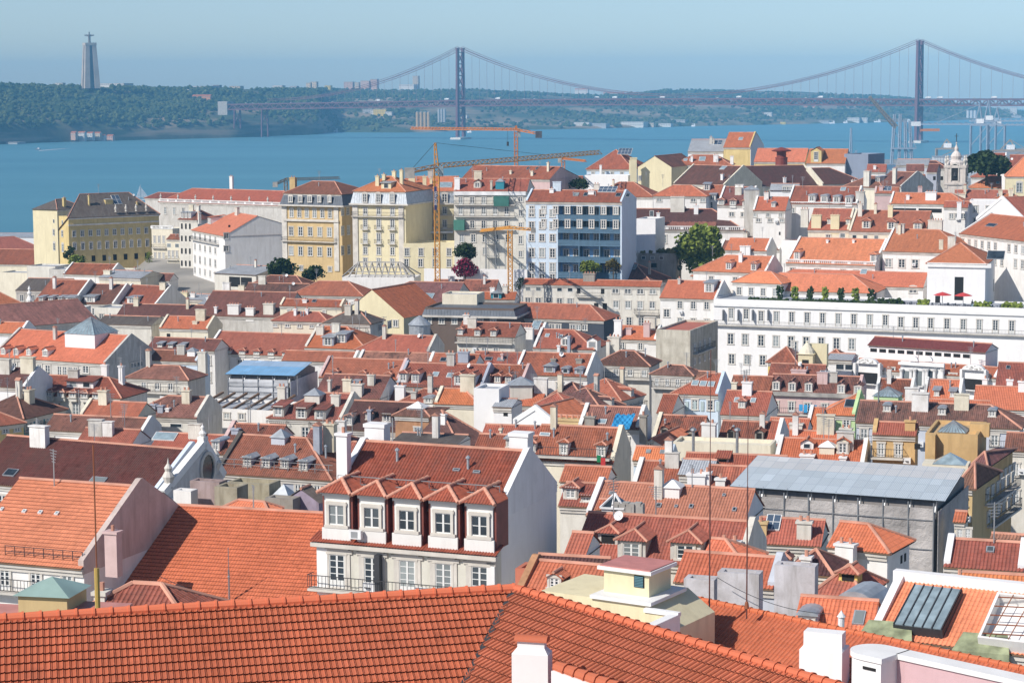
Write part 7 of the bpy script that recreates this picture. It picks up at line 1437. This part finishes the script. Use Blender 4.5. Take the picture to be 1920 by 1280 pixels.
# banner with lettering running down the mast
P = at(816.5,372,467); k = 467/F; mb = MB(); mb.box(-2.6*k,2.6*k,-.05,.0,-22*k,22*k); o = mb.build('banner','painted',t,(.02,.03,.12,1),P-t.location)
cu = bpy.data.curves.new('lettering','FONT'); cu.body = 'SAN JOSE'; cu.size = 6.2*k; cu.align_x = 'CENTER'; cu.align_y = 'CENTER'; cu.extrude = .01; ob = bpy.data.objects.new('lettering',cu); COL.objects.link(ob)
dg = bpy.context.evaluated_depsgraph_get(); me = bpy.data.meshes.new_from_object(ob.evaluated_get(dg)); bpy.data.objects.remove(ob); me.materials.clear(); me.materials.append(MT['white_paint']); o2 = link('lettering',me,o,None,(0,-.08,0)); o2.rotation_euler = (math.pi/2,math.pi/2,0)
tower_crane('orange tower crane with dark counterweight standing out over the water',968,330,247,620,(771,241,40,5),(1010,251,-8,12),(968,236,0),'crane_orange',6,'lead',cab=True,loadblock=(952,266,3))
tower_crane('low yellow tower crane with jib end turned to the viewer by the veranda tenement',957,560,432,462,(872,436,60,6),(1000,431,-12,9),(957,426,0),'crane_yellow',8,'concrete',cab=False)
tower_crane('faint beige crane behind the roofs right of the yellow palace row',536,352,340,760,(636,334,60,6),(516,345,-10,9),(536,334,0),'crane_dull',6,'concrete',cab=False)
tower_crane('small yellow luffing crane stub behind the blue school roof',1056,312,301,700,(1098,302,-30,4),(1050,300,0,8),(1056,294,0),'crane_orange',6,'concrete',cab=False)
# ================================================================ docks at the right
mb = MB(); Q = [atz(x,y,2.5) for x,y in ((1560,308),(1600,301),(1760,296),(1960,272))]; q2 = [Vector((2600,3000,2.5)),Vector((2600,1900,2.5)),Vector((300,1900,2.5))]
mb.poly(Q+q2); tag(mb.build('dock_quay','paving'),kind='structure')
def dk(px,D): P = at(px,300,D); return Vector((P.x,P.y,2.5))
def gantry(label,px,D,h_,w_,boom,mat='crane_grey',up_=False,name='container_crane'):
    P = dk(px,D); t = thing(name,label,'port crane',P,-.25); mb = MB()
    for x in (-w_/2,w_/2):
        for y in (-8,8): mb.beam((x,y,0),(x,y,h_*.8),1.0)
        mb.beam((x,-8,h_*.35),(x,8,h_*.35),.8); mb.beam((x,-8,h_*.8),(x,8,h_*.8),.8); mb.beam((x,-8,h_*.35),(x,8,h_*.8),.5)
    for y in (-8,8): mb.beam((-w_/2,y,h_*.8),(w_/2,y,h_*.8),.8); mb.beam((-w_/2,y,h_*.35),(w_/2,y,h_*.8),.5)
    mb.build('portal',mat,t); mb = MB()
    for y in (-3,3): mb.beam((-boom*.35,y,h_*.82),(boom,y,h_*.82) if not up_ else (-boom*.9,y,h_*1.75),.9)
    n = 14
    for i in range(n):
        a = -boom*.35+boom*1.35*i/n; b = a+boom*1.35/n
        if not up_: mb.beam((a,-3,h_*.82),(b,3,h_*.86),.35); mb.beam((a,3,h_*.82),(b,-3,h_*.86),.35)
    mb.build('boom',mat,t); mb = MB(); mb.beam((w_*.2,0,h_*.8),(0,0,h_*1.25),.8); mb.beam((-w_*.3,0,h_*.8),(0,0,h_*1.25),.8); mb.beam((0,0,h_*1.25),(boom*.7 if not up_ else -boom*.6,0,h_*.84 if not up_ else h_*1.4),.35); mb.build('a_frame',mat,t)
    mb = MB(); mb.box(-4,6,-3.5,3.5,h_*.84,h_*.84+6); mb.build('machine_house','white_paint',t)
gantry('blue grey container crane with boom lowered to the left of its neighbours',1835,2900,62,22,-85); gantry('blue grey container crane in the middle of the right hand group',1852,2960,66,20,75); gantry('blue grey container crane on the right of the right hand group',1868,3020,58,22,70)
gantry('low yellowish gantry crane at the right border of the docks',1893,2600,30,40,30,'crane_dull'); gantry('low brown gantry crane beside the container stacks',1775,2750,28,26,14,'crane_dull')
# level luffing crane
P = dk(1690,2850); k = 2850/F; t = thing('luffing_harbour_crane','tall lattice harbour crane with boom raised to the upper left beside the right bridge tower','port crane',P); 
for dx in (-13,-3,6,14):
    mb = MB(); lattice(mb,(dx,0,0),(dx*.75,0,92*k if dx < 0 else 80*k),2.4,16,r=.45); mb.build('leg','crane_grey',t)
mb = MB(); lattice(mb,(-8,0,68*k),(-64*k,-10,125*k),4.5,20,r=.45,w2=2); mb.build('boom','crane_dull',t)
mb = MB(); mb.beam((14,0,8),(-10,0,60*k),.5); mb.beam((-3,0,92*k),(20,0,20),.5); mb.box(-14,18,-4,4,27*k,30*k); mb.build('brace','crane_grey',t)
mb = MB(); mb.box(12,24,-5,5,70*k,78*k); mb.build('machine_house','white_paint',t); mb = MB(); mb.box(24,50,-2,2,60*k,65*k); mb.build('counter_arm','crane_orange',t)
P = dk(1595,3050); t = thing('quay_crane_mast','small slim dark quay crane mast standing over the water','port crane',P); mb = MB(); lattice(mb,(0,0,-2),(0,0,44),3.5,14,r=.4,w2=1.2); mb.build('mast','crane_grey',t); mb = MB(); lattice(mb,(4,0,-2),(8,0,12),2,6,r=.3); mb.build('stay','crane_grey',t)
for i,(px,D,w_,h_,c,lab) in enumerate(((1745,2500,40,16,(.10,.16,.30,1),'dark blue stack of containers beside the white dock shed'),(1782,2450,38,22,(.62,.62,.62,1),'large white dock shed behind the belfry'),(1855,2500,70,10,(.18,.25,.36,1),'long blue container stack behind the trees'),(1840,2400,50,8,(.55,.55,.55,1),'pale warehouse roofs behind the trees by the docks'),(1905,2450,30,16,(.3,.22,.2,1),'reddish container stack at the right border of the docks'),(1667,2650,28,6,(.12,.2,.3,1),'low blue shed at the foot of the harbour crane'))):
    P = dk(px,D); t = thing('dock_stack',lab,'dock building',P,-.1); mb = MB(); mb.box(-w_/2,w_/2,0,20,-2,h_); mb.build('body','painted',t,c); mb = MB(); n = int(w_/3)
    for q in range(n): x = -w_/2+w_*(q+.5)/n; mb.box(x-.12,x+.12,-.2,0,0,h_)
    for z in range(3,int(h_),3): mb.box(-w_/2,w_/2,-.15,0,z-.1,z+.1)
    mb.build('seam','lead',t); mb = MB(); mb.box(-w_/2-.5,w_/2+.5,-.5,20.5,h_,h_+.6); mb.build('roof','zinc',t)
# quay on the left
h = H('long grey quay shed with white front at the left border by the water', -60,445,100,446,437,'z','W',D=1420,t=4,e='gg',back=20,pitch=9,rib=False,cor=False)
# ================================================================ trees
def tree(label,px,yb,yt,wpx,D,mat='leaves',name='tree',n=900,seed=1,cat='tree',group=None,trunk=True,lumps=9,flat=.9):
    """crown of many small leaf clumps gathered in uneven lumps, on a forked trunk"""
    rg = random.Random(seed); P = at(px,yb,D); k = D/F; Hh = (yb-yt)*k; R = wpx*k/2; t = thing(name,label,cat,P,0,group)
    cen = []
    for i in range(lumps):
        a = rg.uniform(0,2*math.pi); q = rg.uniform(.15,.72); z = rg.uniform(.28,.86); f = math.sqrt(max(.1,1-((z-.5)/.55)**2)); cen.append((R*q*math.cos(a)*f,R*q*math.sin(a)*f*flat,Hh*z,R*rg.uniform(.28,.46)))
    cen += [(0,0,Hh*.6,R*.5),(R*.55,0,Hh*.5,R*.38),(-R*.55,0,Hh*.5,R*.38),(0,0,Hh*.84,R*.3)]
    V = []; Fc = []
    for i in range(n):
        c = rg.choice(cen); th = rg.uniform(0,2*math.pi); ph = math.acos(rg.uniform(-1,1)); rr = c[3]*rg.uniform(.55,1.12)
        o = Vector((c[0]+rr*math.sin(ph)*math.cos(th),c[1]+rr*math.sin(ph)*math.sin(th),c[2]+rr*math.cos(ph)*.85))
        if o.z < Hh*.08: continue
        s_ = R*rg.uniform(.045,.10); nrm = Vector((rg.gauss(0,1),rg.gauss(0,1),rg.gauss(.5,1))).normalized(); a_ = nrm.orthogonal().normalized(); b_ = nrm.cross(a_)
        i0 = len(V)
        for j in range(5): an = 2*math.pi*j/5+rg.uniform(-.3,.3); V.append(tuple(o+(a_*math.cos(an)+b_*math.sin(an))*s_*rg.uniform(.7,1.3)+nrm*rg.uniform(-.2,.2)*s_))
        Fc.append(tuple(range(i0,i0+5)))
    me = bpy.data.meshes.new('crown'); me.from_pydata(V,[],Fc); me.materials.append(MT[mat]); link('crown',me,t)
    if trunk:
        mb = MB(); tr = max(.15,R*.07); mb.beam((0,0,-3),(0,0,Hh*.4),tr,n=7,r2=tr*.7)
        for c in cen[::2]: mb.beam((0,0,Hh*.3),(c[0]*.8,c[1]*.8,c[2]),tr*.5,n=5,r2=tr*.15)
        mb.build('trunk','bark',t)
    return t
simple('bark',(.10,.075,.05),.9)
tree('large bright green tree standing right of the concrete terrace',1312,522,420,98,498,'leaves',n=4200,seed=3,lumps=16)
tree('dark ivy column at the left foot of the large green tree',1275,520,455,26,500,'dark_leaves','ivy',900,5,'ivy')
tree('round dark tree, left of the two below the ochre mansion',530,522,485,64,520,'dark_leaves',n=1800,seed=7,lumps=12); tree('round dark tree, right of the two below the ochre mansion',589,528,498,50,515,'dark_leaves',n=1400,seed=9)
tree('dark green broad tree crowns right of the church belfry',1850,330,288,92,655,'dark_leaves',n=2600,seed=12,lumps=14); tree('dark narrow tree in the gap left of the church belfry',1779,352,318,16,648,'dark_leaves',n=500,seed=14)
tree('dark treetop showing over the roof behind the blue block',1086,358,335,42,585,'dark_leaves',n=900,seed=15)
tree('yellow green garden bushes in front of the blue block loggias',1108,518,490,46,478,'leaves','bush',900,17,'bush',lumps=7); tree('reddish autumn bush beside the blue block loggias',1150,512,484,34,478,'dry_leaves','bush',700,18,'bush')
tree('dark ivy mass climbing the annexe wall above the pink flowers',872,490,458,50,488,'dark_leaves','ivy',1500,20,'ivy',lumps=8); t = tree('bright magenta bougainvillea hanging over the white garden wall',872,521,487,54,484,'bracts','bougainvillea',1300,21,'flowering shrub',trunk=True,lumps=9)
tree('tall dark shrub with lighter base against the yellow palace corner',131,500,458,28,632,'dark_leaves','shrub',1000,23,'shrub'); tree('green garden bushes at the foot of the yellow palace',146,500,480,38,622,'leaves','bush',900,24,'bush'); tree('slender green tree between the yellow palace and the white tenement',280,500,468,18,630,'leaves',n=600,seed=25)
tree('small dark green tree behind the low yellow crane mast',975,550,518,26,476,'dark_leaves',n=600,seed=26); tree('small potted olive on the shaded hotel balcony',797,425,412,9,520,'dark_leaves','potted_tree',160,27,'potted tree'); tree('lone little green tree beside the awning houses at centre right',1537,752,738,14,330,'dark_leaves','potted_tree',200,28,'potted tree')
h = H('white garden retaining wall below the bougainvillea and the tenement', 795,506,986,512,0,'z','W',D=488,ax_='f',t=10,dep=1.2,name='garden_wall',cat='wall',cor=False)
# roof skeleton under repair
P = at(705,528,492); t = thing('roof_skeleton','stripped roof frame of bare rafters over a low white wall under repair','roof frame',P,-.15); mb = MB(); mb.box(-8,9,0,8,-6,1.0); mb.build('wall','plaster',t,WL['w']); mb = MB()
for i in range(12): x = -8+17*i/11; f = max(-5,min(5,x)); mb.beam((x,0,1.1),(f,4,4.2),.12); mb.beam((x,8,1.1),(f,4,4.2),.12)
mb.beam((-5,4,4.2),(5,4,4.2),.15)
for z in (.33,.66): mb.beam((-8+3*z,4*z,1.1+3.1*z),(9-4*z,4*z,1.1+3.1*z),.1)
mb.build('rafter','concrete',t)
# ================================================================ small roof and wall details on the houses already standing
H('jumble of pale rooftop huts and yellow crates below the white tenements', 300,560,372,563,550,'z','c',D=530,t=20,e='gg',pitch=12,w=[(320,566,350,567,3,5,6,'s')],ch=[(318,556,10,9,'w'),(345,557,13,10,'C'),(361,558,9,9,'w')])
H('low stained yellow wall house below the white corner tenement', 372,570,436,572,560,'z','k',D=515,t=20,e='gg',pitch=10,ch=[(395,566,18,9,'w'),(420,567,9,11,'e')])
H('dim brown roof in the hollow under the sheet roofed shed', 412,556,470,558,545,'b','w',D=520,t=18,e='gg')
H('red roof with white verge under the two round trees, left', 470,533,560,538,516,'B','e',D=512,t=20,e='hh')
rg = random.Random(21)
mb = MB(); mb.beam((0,0,-.4),(0,0,2.6),.035)
for i in range(5): mb.beam((-.55+.07*i,0,2.5-i*.2),(.55-.07*i,0,2.5-i*.2),.022)
ANT = mb.mesh('antenna',['steel'])
mb = MB(); mb.lathe([(0,0),(.25,.03),(.42,.12),(.44,.14),(.24,.06),(0,.03)],n=12); mb.beam((0,0,.05),(0,.0,-.5),.03); mb.beam((0,0,.05),(.1,0,.45),.02); DISH = mb.mesh('dish_aerial',['white_paint'])
mb = MB(); mb.beam((0,0,-.4),(0,0,.75),.10,n=8); mb.lathe([(.19,.75),(.16,.85),(0,.98)],n=8); VENT = mb.mesh('roof_vent',['zinc'])
mb = MB(); mb.box(-.38,.38,-.3,.3,0,.58); mb.lathe([(.2,-.01),(.2,.02),(0,.03)],(0,-.31,.29),10,1); ACU = mb.mesh('air_conditioner',['white_paint','iron'])
mb = MB(); mb.box(-.55,.55,-.4,.4,-1,1.5); mb.box(-.65,.65,-.5,.5,1.5,1.65); 
for x in (-.28,.28): mb.beam((x,0,1.6),(x,0,2.0),.13,1,n=6)
CHM = [mb.mesh('chimney',['plaster','ridge_tile'])]
mb = MB(); mb.box(-.9,.9,-.35,.35,-1,1.9); mb.prism([(-1.0,-.45,1.9),(1.0,-.45,1.9),(1.0,.45,1.9),(-1.0,.45,1.9)],(0,0,0),(0,0,.12),0); CHM.append(mb.mesh('chimney',['plaster']))
mb = MB(); mb.box(-.32,.32,-.32,.32,-1,2.3); mb.prism([(-.42,-.4,2.3),(.42,-.4,2.3),(0,-.4,2.65)],(0,0,0),(0,.8,0),1); CHM.append(mb.mesh('chimney',['plaster','ridge_tile']))
for h in HOUSES:
    if h.D > 640 or h.D < 140 or 'scaffold' in h.label: continue
    if h.ax_ == 'x':
        zr_ = lambda y: h.he+y*h.tp+.1
        if h.L > 5:
            for k in range(rg.choice((0,1,1,2))):
                x = rg.uniform(.1,.9)*h.L; y = h.wd*rg.uniform(.9,1.1); o = link('antenna',ANT,h.root,None,(x,min(y,h.wd),zr_(min(y,h.wd))),rg.uniform(-1,1)); o.scale = (1,1,rg.uniform(.7,1.25))
            for k in range(rg.choice((0,0,1,2))):
                x = rg.uniform(.12,.88)*h.L; y = h.wd*rg.uniform(.45,.85); link('roof_vent',VENT,h.root,None,(x,y,zr_(y)))
            n_c = 9 if h.D < 170 or 'ornate' in h.label or 'convent' in h.label else len([o for o in h.root.children if o.name.startswith('chimney')])
            for k in range(0 if n_c == 9 else rg.choice((0,1,1,2)) if n_c == 0 else rg.choice((0,0,1))):
                x = rg.uniform(.08,.92)*h.L; y = h.wd*rg.uniform(.55,1.0); c_ = rg.choice((WL['w'],WL['e'],WL['g'],WL['c'],h.wc)); o = link('chimney',rg.choice(CHM),h.root,(*c_[:3],.3),(x,y,zr_(y)-.1)); f = rg.uniform(.75,1.15); o.scale = (f,f,f)
            if rg.random() < .10:
                x = rg.uniform(.15,.85)*h.L; o = link('dish_aerial',DISH,h.root,None,(x,h.wd*.8,zr_(h.wd*.8)+.5)); o.rotation_euler = (math.radians(62),0,rg.uniform(-.8,.5)); o.scale = (.85,.85,.85)
    if h.ax_ in 'xf' and h.nw == 0 and 160 < h.D < 560 and h.L > 4 and not any(q in h.label for q in ('wall','scaffold','tank','plant room','blank','shed','windowless','mossy')):
        n = max(1,int(h.L/2.7)); off = 1.0 if h.D < 300 else .9
        for r_ in range(2):
            z = h.he-2.75-r_*3.2
            if z < 1: break
            for i in range(n):
                if rg.random() < .12: continue
                put_window(h.root,(h.L*(i+.5)/n,0,z),0,.95,1.6 if r_ == 0 else 1.8,'w')
    if h.ax_ == 'x' and h.nw > 0 and h.D < 560 and rg.random() < .5:
        link('air_conditioner',ACU,h.root,None,(h.L*rg.uniform(.15,.85),-.32,h.he-rg.uniform(2.6,3.4)))

def wire(label,a,b,sag):
    A,B = at(*a),at(*b); mb = MB(); n = 14; pts = [A.lerp(B,i/n)-Vector((0,0,sag*4*(i/n)*(1-i/n))) for i in range(n+1)]
    for p,q in zip(pts,pts[1:]): mb.beam(p,q,.014)
    tag(mb.build('overhead_wire','iron'),label,'wire')
wire('thin dark wire sagging from the antenna mast foot to the lavender wall',(1345,1082,118),(1560,1150,116),.5)
wire('long thin wire crossing in front of the faded terracotta roofs',(598,688,318),(1010,730,300),1.2)
wire('thin wire from the pale orange roof to the netted scaffold',(1190,985,165),(1395,935,180),.8)
wire('thin wire over the wide orange roof by the white dormer house',(300,1080,140),(470,1140,135),.2)
